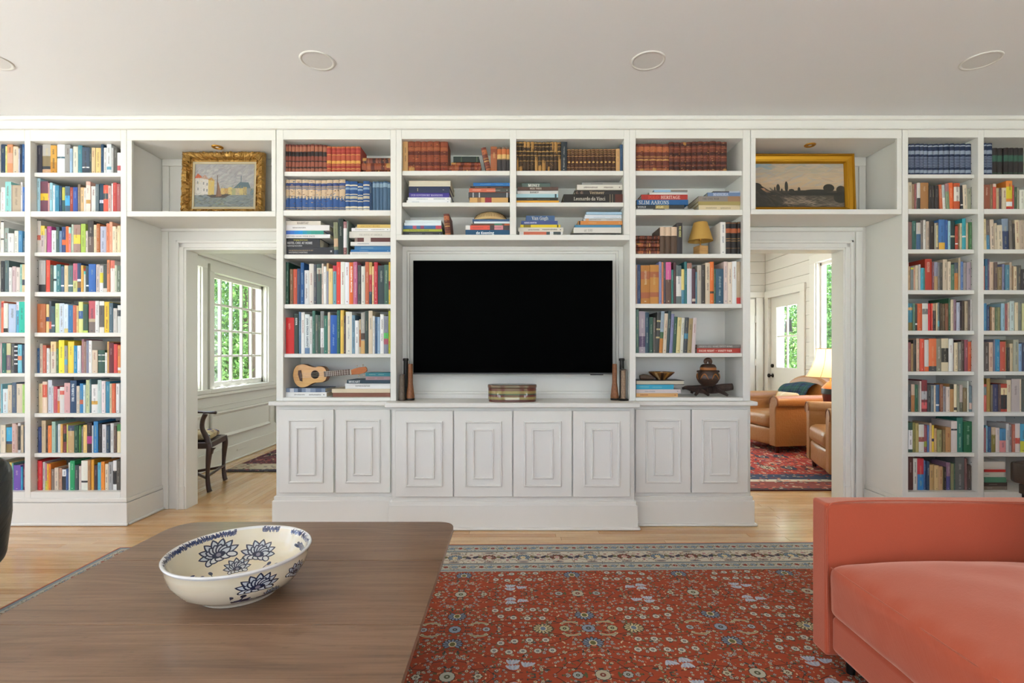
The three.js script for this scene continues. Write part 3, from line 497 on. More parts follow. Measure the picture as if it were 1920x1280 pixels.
// one shelf of standing books. data: "x top colour[;colour2@from-to ...]" per book, in a survey frame (ox, oy, scale) of the photograph
const kindOf = (h, t, spec) => spec.bind ? 'leather_volume' : h > 0.29 ? 'art_book' : t < 0.0225 ? 'slim_book' : 'hardcover_book';  // slim books are told from hardbacks by thickness alone
const NOUN = { leather_volume: 'leather-bound volume', art_book: 'tall art book', slim_book: 'slim book', hardcover_book: 'hardback' };
function standing(key, where, ox, oy, sc, bottom, data, end, opt = {}) {
  const inset = key[0] === 'L' || key[0] === 'R' ? 0.04 : 0.026, zs = -inset, y = shelfTop[key], list = data.split('|').map((b) => b.trim().split(/\s+/)); let count = 0;
  list.forEach(([xs, ts, cs, ...rest], i) => {
    const x0 = ox + +xs / sc, x1 = ox + (i + 1 < list.length ? +list[i + 1][0] : end) / sc;
    if (cs === '-' || ts === '-' || x1 < 1 || x0 > 1919) return;
    const [lo, hi] = opening[key.slice(0, -1)], X0 = Math.max(fx(x0, zs), lo), X1 = Math.min(fx(x1, zs), hi), t = X1 - X0 - 0.0012; if (t < 0.005) return;
    const h = Math.min((bottom - +ts) / sc * (DIST - zs) / FOCAL, headroom[key] - y - 0.004);
    const spec = { c: '888', bands: [] };
    if (cs[0] === '*') spec.bind = cs[1]; else { const [c, ...b] = cs.split(';'); spec.c = c; b.forEach((q) => { const [col, f] = q.split('@'), [p, e] = f.split('-'); spec.bands.push([+p, +e, col]); }); }
    let lean = 0, extra = rest.join(' ');
    const lm = extra.match(/~(-?[\d.]+)/); if (lm) { lean = +lm[1]; extra = extra.replace(lm[0], '').trim(); }
    if (extra) { const [txt, col] = extra.split('='); spec.title = [[txt.replace(/_/g, ' '), 0.1, 0.5, col || (lum(spec.c) > 0.5 ? '222' : 'eee')]]; }
    const center = 'ABCD'.includes(key[0]), kd = kindOf(h, t, spec), n = ++count;
    const label = `${colourName(spec.bind ? BIND[spec.bind][0] : spec.c)} ${NOUN[kd]}, ${ORD[n]} from left, ${where}`;
    const d = opt.depth ?? Math.min(center ? 0.23 : 0.25, Math.max(0.12, h * rnd(0.66, 0.78)));
    const o = makeBook(kd, label, `books ${where}`, spec, t, h, d, true, center ? 1 : 0);
    const a = THREE.MathUtils.degToRad(lean);
    o.position.set((X0 + X1) / 2 + Math.sin(a) * 0.11, y + 0.0004 + Math.abs(Math.sin(a)) * t / 2, zs - rnd(0, 0.006)); o.rotation.z = a;
  });
}
// lying books, listed from the top of the pile down: [x0, x1, y0, y1, colour, title]
function lying(key, where, ox, oy, sc, list, opt = {}) {
  const zs = opt.z ?? -0.03, floorPx = oy + list[list.length - 1][3] / sc; let y = shelfTop[key] + 0.0004, n = list.length;
  for (let i = list.length - 1; i >= 0; i--) {
    const [x0, x1, a, b, c, title, extra] = list[i], [lo, hi] = opening[key.slice(0, -1)], X0 = Math.max(fx(ox + x0 / sc, zs), lo), X1 = Math.min(fx(ox + x1 / sc, zs), hi), w = X1 - X0, t = (b - a) / sc * (DIST - zs) / FOCAL;
    const spec = { bands: [], flat: true, ...(extra || {}) }; if (c[0] === '*') spec.bind = c[1]; else spec.c = c; if (title) spec.title = Array.isArray(title[0]) ? title : [title];
    const kd = spec.bind ? 'leather_volume' : w > 0.2 ? 'art_book' : 'hardcover_book';
    const pos = i === 0 ? 'topmost' : i === n - 1 ? 'lowest' : `${ORD[i + 1]} down`;
    const o = makeBook(kd, `${colourName(spec.bind ? BIND[spec.bind][0] : spec.grad ? spec.grad[0] : c)} ${spec.bind ? 'leather volume' : 'book'} lying flat, ${pos}, ${where}`, `books of the ${where}`, spec, t - 0.0004, w, opt.d ?? Math.min(0.235, w * 0.78), false, 1);
    const dd = opt.d ?? Math.min(0.235, w * 0.78), zz = zs - rnd(0, 0.014);
    if (spec.fore) { o.rotation.set(0, Math.PI, -Math.PI / 2, 'YXZ'); o.position.set(X1, y + t / 2, zz - dd); } else { o.rotation.z = Math.PI / 2; o.position.set(X1, y + t / 2, zz); }
    y += t;
  }
  return y;
}
const LB = (r) => `${['top', 'second', 'third', 'fourth', 'fifth', 'sixth', 'seventh', 'eighth', 'bottom'][r - 1]} shelf`;
const caseRows = (key, name, frames, rows) => rows.forEach(([f, bottom, data, end], i) => standing(key + (i + 1), `${LB(i + 1)}, ${name}`, ...frames[f], bottom, data, end));
const Z1 = [[0, 240, 5.3333], [0, 470, 5.3333], [0, 700, 5.3333]];
caseRows('L1', 'bookcase beside left doorway', Z1, [
  [0, 440, '365 160 334 | 415 140 b9b4ae;8a7a5a@.4-.75;3a4048@.75-.85;c9a080@.85-1 | 500 160 d9a548;c58a30@.6-1 | 562 142 e9e9ea;4a6a78@.42-.48 | 640 150 9a9894 | 693 192 9fbcd6 | 722 170 dedccb | 772 158 4a8a9a | 812 176 46566a;e8e8e8@.74-.79;36404e@.79-1 | 885 182 3e4c50 | 908 182 dcc497 | 947 182 ecc986 | 1000 140 24486a | 1030 182 dcdcda | 1063 146 dee2e4;6aa0b4@.77-.87 | 1110 188 ccc | 1130 180 66645e | 1163 230 efeeee;d06a70@.62-.85', 1203],
  [0, 830, '335 560 ccc68c | 357 482 acd2e2 | 395 512 744456;e8c030@.38-.6 | 475 530 e6a8a4 | 490 527 9cccd8 | 520 552 dfeaee | 545 556 3a88a8 | 587 562 28466a | 610 572 c8c454;466@.5-1 | 640 560 4a6a80;4aaade@.35-.72 | 690 572 a84a3e | 722 570 3a58a8 | 768 540 8a7866 | 795 572 dbb888 | 833 576 ebe5de | 855 516 e8b0a0;e9ddd0@.12-1;c89a58@.58-.7 | 900 560 dededa | 950 542 6a7880 | 985 536 24445a;dde@.55-.66 | 1027 550 e2604c;42505a@.3-.5 | 1075 556 dcb4ac | 1105 532 eee | 1125 526 c64a48 | 1165 540 b4686a', 1200],
  [0, 1230, '345 910 cdc6c0;c85a48@.45-.6 | 400 960 ecd05a;cbb@.35-1 | 440 990 cdc0ac | 460 965 b54a8c | 505 1005 dee6e4 | 550 970 46605e | 582 1010 6a8aae | 610 970 34487a;e06a3a@.5-.7 | 650 966 f27840 | 680 975 aee0d8;e88@.25-1 | 705 945 bccab8 | 730 950 a8887c;eed050@.36-.68 | 800 940 acc858 | 848 1010 dccfc6 | 872 910 44403e;6a5a54@.5-1 | 930 950 dccfae | 960 940 b56a3a | 995 966 b9bcd0 | 1055 936 e88a66 | 1085 920 f0a88a | 1115 966 eddfc4 | 1150 990 dcc8a4 | 1170 960 ecdcb4', 1200],
  [1, 408, '382 90 aeaaa6;262628@.76-1 | 450 86 e44c38 | 490 136 465a50 | 525 140 cee8e8;2a3a40@.5-.58 | 555 130 3a7a80 | 600 150 4a6682;eee@.72-.78 | 633 140 dcc69a | 672 140 5a7878;eee@.72-.78 | 720 120 c86a82;cc8@.6-1 | 765 116 344a72;eee@.55-.63;864@.65-.85 | 805 140 ebb458 | 830 170 dde0dc;a02828@0-.12;4ac8c8@.12-.25 | 850 146 28485a;eee@.72-.78 | 880 126 3468b4 | 950 130 cbbcb4 | 990 140 cac4c0;ddcf40@.28-.65;e8e8e8@.65-1 | 1025 140 46504e;d8d0c8@.85-1 | 1065 86 d88a60 | 1095 90 eeded8;e07a68@0-.25 | 1140 140 c9ccb8 | 1165 140 6a7868', 1200],
  [1, 815, '365 526 b8683a | 450 530 ecc888;36487a@.45-.6 | 480 496 565c66;e0705a@.65-.88 | 505 550 44606a;dde@.7-.76 | 540 520 cedc9e | 582 520 c8d4e0 | 635 530 dceaf4;dc8@.85-1 | 675 540 3878ae | 725 540 c8684e | 760 546 ecc98c | 780 506 dde08e;4468a0@.3-.55 | 825 530 365a48;cd6@.92-1 | 875 496 c45a64;ba8@.56-.66;7a6a64@.66-1 | 945 496 dededc | 985 500 66605c;e9e4da@0-.14;e9e4da@.82-1 | 1035 506 ecc83a | 1085 516 566c7a | 1125 570 cfcac4 | 1165 540 dcdcd8;2a3038@.18-.4', 1200],
  [1, 1215, '345 966 345a86 | 390 920 ccbca8 | 420 936 c86852 | 455 966 dee0e0 | 480 976 d8d4cc | 497 900 ecd29a;dcd2c0@.32-1 | 552 970 5a7a5c | 578 886 efe33a | 635 940 9a9a98;6ac@.5-.7 | 668 900 fbd548 | 730 940 2888b8 | 768 940 dde3e8 | 805 876 ae7a86 | 830 900 a8887c | 858 890 8488a0 | 883 890 ecebe8 | 915 985 d9c6ae | 970 985 385a4c;e8e8dc@.2-.5;385a4c@.24-.46 | 1040 1010 ececea | 1063 900 dcaa66 | 1085 910 6a2830 | 1133 926 d94a48 | 1170 936 e8965a;eee@.8-.9', 1200],
  [2, 390, '380 96 dcc69a | 420 76 ecd0b8;d45a44@.1-.5 | 468 60 ccd0dc | 510 116 dde3e4 | 525 126 c85a66 | 565 150 dcd0c8;e58a48@.5-1 | 590 130 dedad6;d86058@.15-.3 | 636 90 d9a8a8 | 695 66 26466a THE_PERFECT_TREE=eee | 760 120 d9ccb8 | 792 96 3c88c0;c86a50@.55-.7 | 827 110 dcecec | 850 60 c8cfa0 | 887 52 66868a | 905 106 ecebe8;d8a850@.58-.7 | 970 60 bcd0cc | 1010 70 ecdcdc | 1050 76 3a88a8 | 1092 96 dccaa4 | 1115 96 d96848 | 1150 96 eeeceb', 1185],
  [2, 792, '375 536 34487e | 408 472 ccb896 | 450 520 46362e | 475 520 f28a48 | 512 482 a9c8b8 | 550 516 587880 | 570 506 dcdfdd | 598 506 ebb868 | 622 520 864446;2a3a30@.3-.6 | 655 510 dde078 | 670 520 cba878;46506a@0-.2 | 735 520 24503a | 780 520 48783a | 805 530 7a7876 | 825 516 ecc87a | 865 490 34242c;b03a80@.45-.7 | 915 520 dde0e2 | 930 480 3a88c4 | 975 500 24242a | 1015 510 dcdadb | 1057 520 344c60 | 1095 500 dcdcd8 | 1130 530 6a5650 | 1160 506 ecdcb0;4a8a50@0-.25', 1200],
  [2, 1180, '335 880 d43a34;e8a070@.6-.7 | 378 890 e43a44 | 415 900 cccac6 | 440 910 c98ca0;dd6@.65-1 | 462 916 f4c84a | 480 920 f28a3a | 503 970 8a786c | 540 956 d9c8b4 | 580 960 c99c84 | 610 970 363a40;eee@.02-.35 | 655 970 4a6aa4 | 675 906 dbe6e6 | 695 886 2aa468 | 742 930 4a5458 | 780 940 dccfc8 | 805 886 ececdf;444@.68-.74 | 870 880 b98a60 | 900 876 e8a83a | 930 930 46343a | 968 906 5ab8d8 | 1003 896 f4983c | 1040 920 eaddc4 | 1075 900 acacac | 1120 886 ececea;2a2a2c@.35-.8 | 1160 886 5a564e', 1200],
]);
caseRows('L0', 'bookcase at left edge', Z1, [
  [0, 440, '-150 160 456 | -110 150 ccb | -60 170 a65 | 0 150 243a56 | 45 166 dcdc88 | 65 150 d9966a;d8a890@.3-.65 | 122 170 dccbb0 | 175 190 dde | 190 150 24304a | 215 146 2a5a92', 243],
  [0, 830, '-120 560 ccc | -60 540 876 | 0 572 eceae8 | 42 516 90d0cc | 102 546 ccc6c6 | 112 550 baa890 | 197 520 dcd8d8 | 217 570 3a6ab4', 243],
  [0, 1230, '-120 960 567 | -60 930 dcc | 0 906 ebe8e4;2a2a2a@.02-.6;ebe8e4@.06-.56 | 32 980 98a6a0 | 75 1036 dedcda | 135 1010 dddccf | 175 1010 4888b4 | 215 1080 345a76', 243],
  [1, 408, '-120 130 a98 | -60 120 dcd | 0 96 34363a | 38 90 566a6c | 82 160 dcdcd8 | 112 150 cbb4b6 | 150 160 d9ccc4 | 188 130 98c8bc | 213 130 d9c698;343a4a@.55-.75', 243],
  [1, 815, '-120 530 345 | -60 540 ba9 | 0 500 e87858;b33@.05-.2 | 30 520 dcdcd4;2a2a28@.85-.98 | 75 530 b8c6de | 150 506 5aa8c8;dde@0-.28 | 183 506 2abca4', 243],
  [1, 1215, '-120 900 dcb | -60 930 864 | 0 910 ebbcc8 | 12 916 28685c | 55 916 c8c69a;767@.4-.9 | 100 920 585a60 | 135 930 26262e;eee@.05-.1;eee@.2-.25;eee@.35-.4;eee@.5-.55;eee@.65-.7 | 170 930 7ac4d8;e08a6a@.4-.55 | 213 930 344a60', 243],
  [2, 390, '-120 110 a66 | -60 100 dcc | 0 100 8cc8d8 | 15 150 dce8ec | 70 110 dcc9b0 | 112 86 5a6a80 | 155 100 dccdb6 | 215 106 acd478', 243],
  [2, 792, '-120 510 dcb | -60 520 556 | 0 516 e9dcc6 | 50 540 4ab4e0;8a7648@.65-1;346@.55-.65 | 110 500 dbbcb4 | 150 510 c9a898 | 172 496 dddada;333@.1-.9 | 200 516 dcc8a8 | 225 530 345060', 243],
  [2, 1180, '-120 900 888 | -60 890 a63 | 0 886 cccab8 | 42 906 ecd06a | 110 910 6aa8a0 | 130 930 7858b4 | 200 946 389cc8 | 222 916 783a58', 243],
]);
const Z2 = [[1690, 240, 5.5652], [1690, 460, 5.5652], [1690, 690, 5.12]];
caseRows('R0', 'bookcase beside right doorway', Z2, [
  [0, 475, '80 150 *i | 105 148 *i | 150 148 *i | 205 148 *i | 245 148 *i | 292 150 *i | 347 148 *i | 402 148 *i | 456 146 *i | 512 146 *i | 563 148 *i | 625 146 *i | 683 148 *i', 740],
  [0, 838, '75 540 cfbfa4 | 122 560 a8886a | 146 556 98585a | 168 546 dbd6d0;444@.55-1 | 205 546 a87848 | 290 576 36302c | 320 576 34302e | 355 576 36302e | 397 566 c86a44 ~3 | 430 570 b9c8c8;e8e4da@.5-1 ~2.5 | 462 556 a8787a;897@.3-1 ~2.5 | 503 546 e86a34 ~2 | 553 550 c85a34;e6ded0@.14-.66 | 617 576 36363a;e8e0d4@.75-.8 ~2 | 645 570 dacaae ~2 | 690 610 989a84 | 735 580 464c48', 775],
  [0, 1258, '75 966 8a6a66 | 117 956 36665a | 160 976 ccc8c0;46688a@.42-1 | 207 950 7a706a | 237 946 dcd8ce | 265 960 bca894 | 300 966 342c28 | 350 980 aca694 | 370 976 8a7666;dc9@.1-.9 | 395 942 4878b4;ebb84a@.76-1 | 460 946 345c9a | 490 956 9cc8d0 | 518 960 26403e;c8c0a0@.5-.56 | 570 1010 b84a34;eee@.72-.77 | 600 990 785a34 | 618 980 ccc8a4 | 645 930 3aa4b0;eee@.55-.6 | 685 976 ccb494 | 710 970 48784a | 745 956 ecead8;46663a@.28-1', 775],
  [1, 460, '75 210 c9a884 | 105 212 8c9490;dd3@.05-.12 | 135 216 d9a88a | 155 200 d9ccb0 | 187 190 ccc8c4 | 207 226 48a8bc | 240 230 487866 | 255 132 b8402e KISSINGER=dba | 328 166 86545a | 350 166 b8986c;99a@0-.5 | 390 170 7a7878 | 410 170 58544e | 442 136 ccbaa0 | 490 160 dccbb2 | 525 190 5a7a60 | 562 170 56606a;c07a40@.38-1 | 603 120 b9a88c | 625 160 5a7ab0 | 655 170 9c9490 | 690 166 a898a0 | 737 142 98766c;897a3a@.2-.55;eda@.6-.85', 775],
  [1, 885, '80 600 48889c;867640@.7-1;da6@.15-.25 | 125 600 68886e | 150 610 443a36;eee@.72-.78 | 172 602 d9663a | 225 600 dedbd4;7a7a78@.2-.4 | 285 600 c8323a | 320 600 e85a44 | 335 606 b9a484;433@.25-1 | 370 596 dcc69a | 385 590 767c78;68aab8@.65-.85 | 410 600 54422e | 435 606 665238 | 465 600 86583e | 500 546 345c40 | 520 560 dac9ac | 550 560 866878 | 580 590 b9bccc | 615 580 34242c | 640 570 44382e | 668 576 b9a88c | 700 566 665a54 | 725 560 ccc8c4', 750],
  [1, 1310, '75 1006 96605c | 105 1020 a88858 | 130 982 46403a | 165 966 d9b89c | 200 970 e45840 | 245 980 dcd8d2;e06a34@.85-1 | 290 968 e67848;444@.84-1 | 370 970 8a8674 | 425 966 dccdaa;38362e@.3-.72 | 500 970 ecebe4 | 545 982 8a7672 | 558 1010 dccca8 | 600 1004 8c867a | 632 986 56463e | 665 980 96505a | 705 1000 c85a34', 745],
  [2, 415, '70 150 565a58 | 100 150 d9bba4;b87a48@.4-1 | 135 156 36684e | 168 160 8a8678 | 183 120 dcccc0 | 200 110 883438;bbb@.35-.62;d66@.7-.9 | 255 160 464644 | 290 166 768288 | 320 160 dccdb4 | 340 156 46688a;ddd@.72-.78 | 375 150 96624a | 405 170 98989a | 435 176 dcccbc | 470 150 b98a56;332@0-.18 | 512 150 eaddb8;444@.84-.94 | 542 160 989880 | 565 156 bcaca4;665@.65-1 | 600 186 867450 | 640 120 dcdccc | 655 166 768688;dba@.65-.9', 690],
  [2, 805, '70 520 365848;eee@.25-.9 | 112 520 888448 | 140 526 b9a868 | 172 540 dedad0;a05a50@.45-.62 | 225 546 965058;893@.6-.8 | 255 546 5a7aac | 277 526 d9bc9c | 300 546 ecc844;335@.5-.6 | 325 576 ccaa78 | 350 590 989464 | 395 600 8a8074 | 403 590 86704a | 430 566 b98a5a | 482 506 dccec6;333@.25-.3 | 540 472 367868 | 602 510 26643e', 692],
  [2, 1183, '70 862 56302c | 122 880 dcdad2 | 162 880 c83a48;3a88c8@.5-1 | 222 900 4a6896 | 245 906 344c6a | 275 940 ccaa74 | 320 946 d9bc88 | 362 956 cca882 | 400 962 98885a | 412 962 33302c | 440 920 9a7a94;5a5a9a@.5-1 | 480 930 989a70 | 508 926 466a5a | 525 866 686a6a | 615 880 86605e | 640 940 564a44 | 672 950 76706a', 705],
]);
caseRows('R1', 'bookcase at right edge', Z2, [
  [0, 475, '870 140 *i | 905 140 *i | 962 190 *j | 1020 190 *j | 1075 190 *j | 1130 190 *j | 1185 190 *j | 1235 190 *j | 1290 190 *j | 1340 190 *j | 1395 190 *j | 1450 190 *j', 1505],
  [0, 838, '865 566 985840 | 935 560 866a50 | 965 556 d95a4a;dcb@0-.12 | 1000 600 b9a884 | 1030 600 56484a | 1055 600 dccdb0 | 1100 526 e68a3a;dcc834@.2-.6;eee@.7-.85;c33@.88-1 | 1165 576 b84a44 | 1183 590 465e4a | 1220 600 989880 | 1240 620 dcdccc | 1290 600 865 | 1330 580 467 | 1380 570 cba', 1430],
  [0, 1258, '865 936 dcc99a ~1.5 | 897 950 766a64;4888ac@.5-1 ~1.5 | 932 942 dcc8b0 ~1.5 | 975 980 ccbca0 ~1.5 | 1005 1000 dccdb0 ~1.5 | 1060 932 8a9aac;346@.4-1 ~1.5 | 1130 950 766e64 ~1.5 | 1165 986 443c34 ~1.5 | 1192 946 dccaa8 ~1.5 | 1240 950 bca894 ~1.5 | 1290 960 765 ~1.5 | 1340 960 a87', 1400],
  [1, 460, '865 206 c87a6c | 882 132 346a8a | 910 136 66546e | 930 166 d9bca0 | 975 166 685650 | 1010 216 867450 | 1060 186 767a98 | 1090 196 58889a | 1135 166 bca890 | 1165 206 a88a6a | 1177 210 dccaa8 | 1215 200 565450 | 1260 240 343034 | 1310 200 876 | 1360 190 ba9', 1410],
  [1, 885, '870 600 4888b0 | 900 626 34486a | 930 636 866442 | 950 640 d9bc9c | 985 640 6a7a5a | 1010 640 888a60 | 1045 600 98bccc | 1085 606 985a58 | 1115 590 ccbca8 | 1140 576 bcccc8 | 1190 590 dccdac | 1225 586 767a70 | 1265 600 ccca94 | 1310 600 565 | 1360 590 a64', 1410],
  [1, 1310, '870 1010 665a54 | 920 1006 d9bca4 | 970 980 8a8898 | 985 976 3888b0 | 1035 1000 c85a48 | 1095 986 867248 | 1107 1060 36322e | 1140 1020 ccb894 | 1175 980 acaa94 | 1230 1020 88a8cc | 1265 1010 444a60 | 1310 1000 987 | 1360 990 456', 1410],
  [2, 415, '800 150 d9685a;788@.1-.4 | 827 96 a88848 | 865 156 867a60 | 885 150 444668 | 940 150 66504c | 962 146 b84834;eda@.15-.4;333@.4-.9 | 1022 110 dcccac | 1065 100 bcb0ac | 1145 100 dcccb0 | 1160 110 565a54 | 1210 120 876', 1250],
  [2, 805, '800 570 a8686c | 820 550 88bccc | 840 560 345880 | 870 566 ccb494;877a38@.3-1 | 910 570 dcccc4 | 950 580 4888b0;d88a88@.5-1 | 1012 530 ccc8c4 | 1040 540 989898 | 1070 540 b86a54 | 1100 530 dcccc4;c54@.5-.7 | 1147 536 489cbc;cccc44@.6-1 | 1200 540 765', 1250],
]);
lying('R19', 'pile beside the dark bench', 1690, 690, 5.12, [[800, 1010, 898, 972, 'dcd6ce', null, { plain: 1 }], [800, 1006, 980, 1004, 'c42a28', null, { plain: 1 }], [800, 1006, 1005, 1056, 'dcd8cc'], [800, 1008, 1058, 1106, '569478', null, { plain: 1 }], [800, 1030, 1110, 1150, '4a3a34'], [800, 1030, 1151, 1185, '8a7a6c']], { z: -0.04, d: 0.2 });

// --- the tower left of the television
const ZA = [[500, 240, 6.5654], [500, 390, 6.5654], [500, 570, 6.5654]], wA = (s) => `${s} shelf left of television`;
standing('A1', wA('top'), ...ZA[0], 532, '215 186 *a | 258 186 *a | 300 188 *a | 345 188 *a | 397 190 *a | 442 190 *a | 491 186 *a | 538 184 *a | 583 186 *a | 635 188 *a | 685 192 *a | 735 212 *b | 792 212 *b | 853 214 *b | 913 213 *b | 971 212 *b | 1032 212 *b | 1092 212 *b', 1152, { depth: 0.15 });
lying('A1', 'right pile, top shelf left of television', ...ZA[0], [[1175, 1518, 340, 408, '*h'], [1165, 1518, 409, 492, '*e'], [1180, 1518, 493, 530, '*m']], { d: 0.17 });
standing('A2', wA('second'), ...ZA[0], 1008, '215 620 *c | 272 618 *c | 348 616 *c | 427 616 *c | 515 622 *c | 592 624 *c | 668 624 *c | 735 622 *c | 810 618 *c | 885 614 *c | 963 634 *d | 1024 640 *d | 1116 660 *d | 1182 634 *d | 1262 650 1c3a5c | 1296 640 *o | 1341 638 *o | 1387 642 *o | 1428 638 *o | 1486 650 *o', 1520, { depth: 0.17 });
lying('A3', 'left pile, third shelf left of television', ...ZA[1], [
  [205, 660, 140, 189, 'd9d0c2', ['HABITAT', 0.32, 0.72, '5a4a44', 'bold serif']], [197, 768, 190, 259, 'e8e4e2', null], [197, 695, 260, 306, '4a78c8', null, { grad: ['4a6cc0', '3a7acc', '2a8ad0', '1a90d4', '2a98b8', '3aa0a0', '3a9c90', '3a988a', '3a9888'], plain: 1 }],
  [197, 776, 307, 354, 'e6e4e2', ['VICTORIA HAGAN: DREAM SPACES', 0.03, 0.5, '8a8a88']], [197, 645, 355, 466, '2d2d31', [['HOTEL CHIC AT HOME', 0.03, 0.36, 'c8c8c8', ''], ['Bringing Hotel Home', 0.22, 0.2, 'c8c04a', '', -0.34], ['Inspired Design from the World', 0.02, 0.16, 'e0e0e0', '', 0.3]]],
  [205, 820, 468, 566, '323238', [['THE METROPOLITAN MUSEUM OF ART', 0.05, 0.22, 'b89a70', '', -0.14], ['MASTERPIECE PAINTINGS', 0.05, 0.24, 'b8b4ac', '', 0.14], ['M', 0.92, 0.3, 'eee', 'bold serif']]]]);
standing('A3', wA('third'), ...ZA[1], 567, '822 165 86886a;ca8@.5-.75;345@.85-1 ~1.5 | 876 120 26332e | 940 156 e4dedc;9a6a6a@0-.2;8a5a58@.78-1 | 984 150 6a7a70', 1003);
lying('A3', 'right pile, third shelf left of television', ...ZA[1], [
  [1105, 1519, 180, 227, 'dcbc6c', ['ANCIENT ROME', 0.1, 0.74, 'b8944c', 'bold serif']], [1042, 1519, 228, 268, 'ebe9e6'], [1008, 1519, 269, 348, 'dbd6ca', ['THE HOUSE OF AMERICA', 0.24, 0.34, '9a9488', 'serif']], [1080, 1519, 349, 401, '5a2f2c', null, { plain: 1, bands: [[0.26, 0.45, 'd8d0c8'], [0, 0.08, '8a7a72']] }], [1030, 1519, 402, 451, 'd9d6d2', null], [1075, 1519, 452, 496, '3f7aa8'], [1030, 1519, 497, 529, '2a6ca4'], [1025, 1519, 530, 567, 'dad6d0', ['MARKHAM ROBERTS', 0.05, 0.6, '9a9a94', 'serif']]]);
standing('A4', wA('fourth'), ...ZA[1], 1180, '207 660 26503f | 265 - - | 280 746 8a6a4e | 320 746 c4553a | 370 740 34476a | 415 666 265a92 | 458 760 dcdcda | 516 680 dcd6cc | 574 690 585a64 | 612 682 4a5c58;bba@.1-.25 | 672 676 dccabc | 696 712 eceae6 | 733 672 c9a878;99a@.2-1 | 760 740 ecd08e | 812 702 c83a4c;78aabc@.15-1 | 855 656 e8483c | 905 656 e9e9df | 960 660 eeeef2 | 1012 662 e6702e ELIZABETH_PEYTON=fff | 1063 656 c0688a | 1115 696 46464a | 1162 712 dcdad0 | 1210 656 c86a48 | 1257 660 c8a25a;b8343e@.3-.7;345@.7-1 | 1295 712 eccd98 | 1320 660 c63644 | 1365 700 36464a | 1445 692 466858 | 1500 660 ecc848;a33@.45-.65', 1520);
standing('A5', wA('fifth'), ...ZA[2], 605, '212 60 d9c49a | 232 160 d62a28 | 335 116 36463f GOYA=eee | 388 90 5a7c98 | 422 96 ecebe8 | 465 120 dce4e4;6a8ab0@.85-1 JOHN_SINGER_SARGENT=456 | 525 146 dedddb | 558 76 4a7868 | 595 126 66706a | 630 130 4a685a | 655 80 8c8c8a;eee@.4-.85 | 700 136 3c786a | 748 96 d9cab4 | 780 130 225cb0 | 862 70 346a58 | 902 68 ecc65a | 945 136 5a484a | 968 88 e9e6d9 | 1045 130 7a9aac | 1085 196 ececea | 1135 182 dcc8a4;c74@.3-.8 | 1155 100 aca8a0;54423a@.5-.65;dcb070@.68-1 | 1205 80 364640 | 1250 76 dccab0 | 1300 140 dcdad6 | 1330 152 365a80 | 1360 152 98b4cc | 1395 120 ecebe9 | 1440 140 868a98;5ac060@.45-.6;a56@.6-.75 | 1497 76 cac63e', 1520);
const ukeY = lying('A6', 'pile under the ukulele', ...ZA[2], [[215, 715, 1037, 1086, '8090a8', null, { plain: 1, bands: [[0.1, 0.2, 'c8ccd4'], [0.3, 0.4, '4a5a70'], [0.5, 0.62, 'b0b8c8'], [0.75, 0.9, '5a6a86']] }], [212, 735, 1088, 1146, 'e9e8e4', null]]);
lying('A6', 'pile beside the ukulele', ...ZA[2], [[1212, 1517, 840, 886, '277a88', null], [1215, 1517, 888, 931, 'a5868a'], [985, 1517, 932, 976, '26404e', ['MOZART', 0.04, 0.8, 'eee', 'bold serif']], [960, 1517, 978, 1044, 'ecebe8', null], [800, 1517, 1045, 1093, 'dccbae', null, { plain: 1 }], [805, 1517, 1095, 1147, '8a5644', null, { plain: 1 }]]);

// --- the shelves above the television
const ZC = [740, 240, 6.0958], ZD = [950, 240, 6.0958], wC = (s, k) => `${s} shelf above television, ${k} half`;
standing('C1', wC('top', 'left'), ...ZC, 487, '85 140 c99c64 | 150 142 *e | 226 140 *e | 300 140 *e | 370 140 *e | 446 140 *e | 516 140 *e | 606 - - | 1004 210 *m ~13 | 1064 - - | 1095 200 a6623e;8a4a30@.1-.3 | 1170 206 *n | 1224 205 *n | 1278 206 *n', 1318, { depth: 0.16 });
lying('C1', 'pile on top shelf above television', ...ZC, [[668, 962, 302, 366, '26302c', null, { plain: 1, bands: [[0.3, 0.33, '5a6a4a'], [0.9, 0.93, '5a6a4a']] }], [645, 978, 368, 404, '*e'], [612, 985, 405, 458, '*e'], [612, 985, 459, 486, '*m']], { d: 0.16 });
lying('C2', 'leftmost pile, second shelf above television', ...ZC, [[155, 640, 585, 649, 'e8dcc0', null, { plain: 1, fore: 1 }], [160, 628, 650, 723, '2b3452', [['I', 0.2, 0.6, 'c8b88a', 'bold serif'], ['~', 0.82, 0.6, 'bbb']]], [160, 622, 724, 776, '473a8e', ["OUR GOVERNORS' MANSIONS", 0.05, 0.55, 'd8d0e8', 'serif']], [147, 640, 778, 814, 'ebeae8'], [135, 640, 815, 850, 'ecebea', null]]);
lying('C2', 'second pile, second shelf above television', ...ZC, [[897, 1318, 602, 640, '2a72b6', null], [862, 1318, 642, 671, '473028', null], [850, 1318, 672, 717, 'c8694e', null, { bands: [[0.65, 1, '4a4a44']] }], [842, 1318, 718, 775, '48484a', null, { bands: [[0.1, 0.13, 'bbb'], [0.25, 0.28, 'bbb'], [0.92, 0.95, 'bbb']], plain: 1 }], [855, 1296, 777, 848, 'd8a868', null, { bands: [[0.4, 0.57, '983038'], [0.2, 0.3, 'a87848']], plain: 1 }]]);
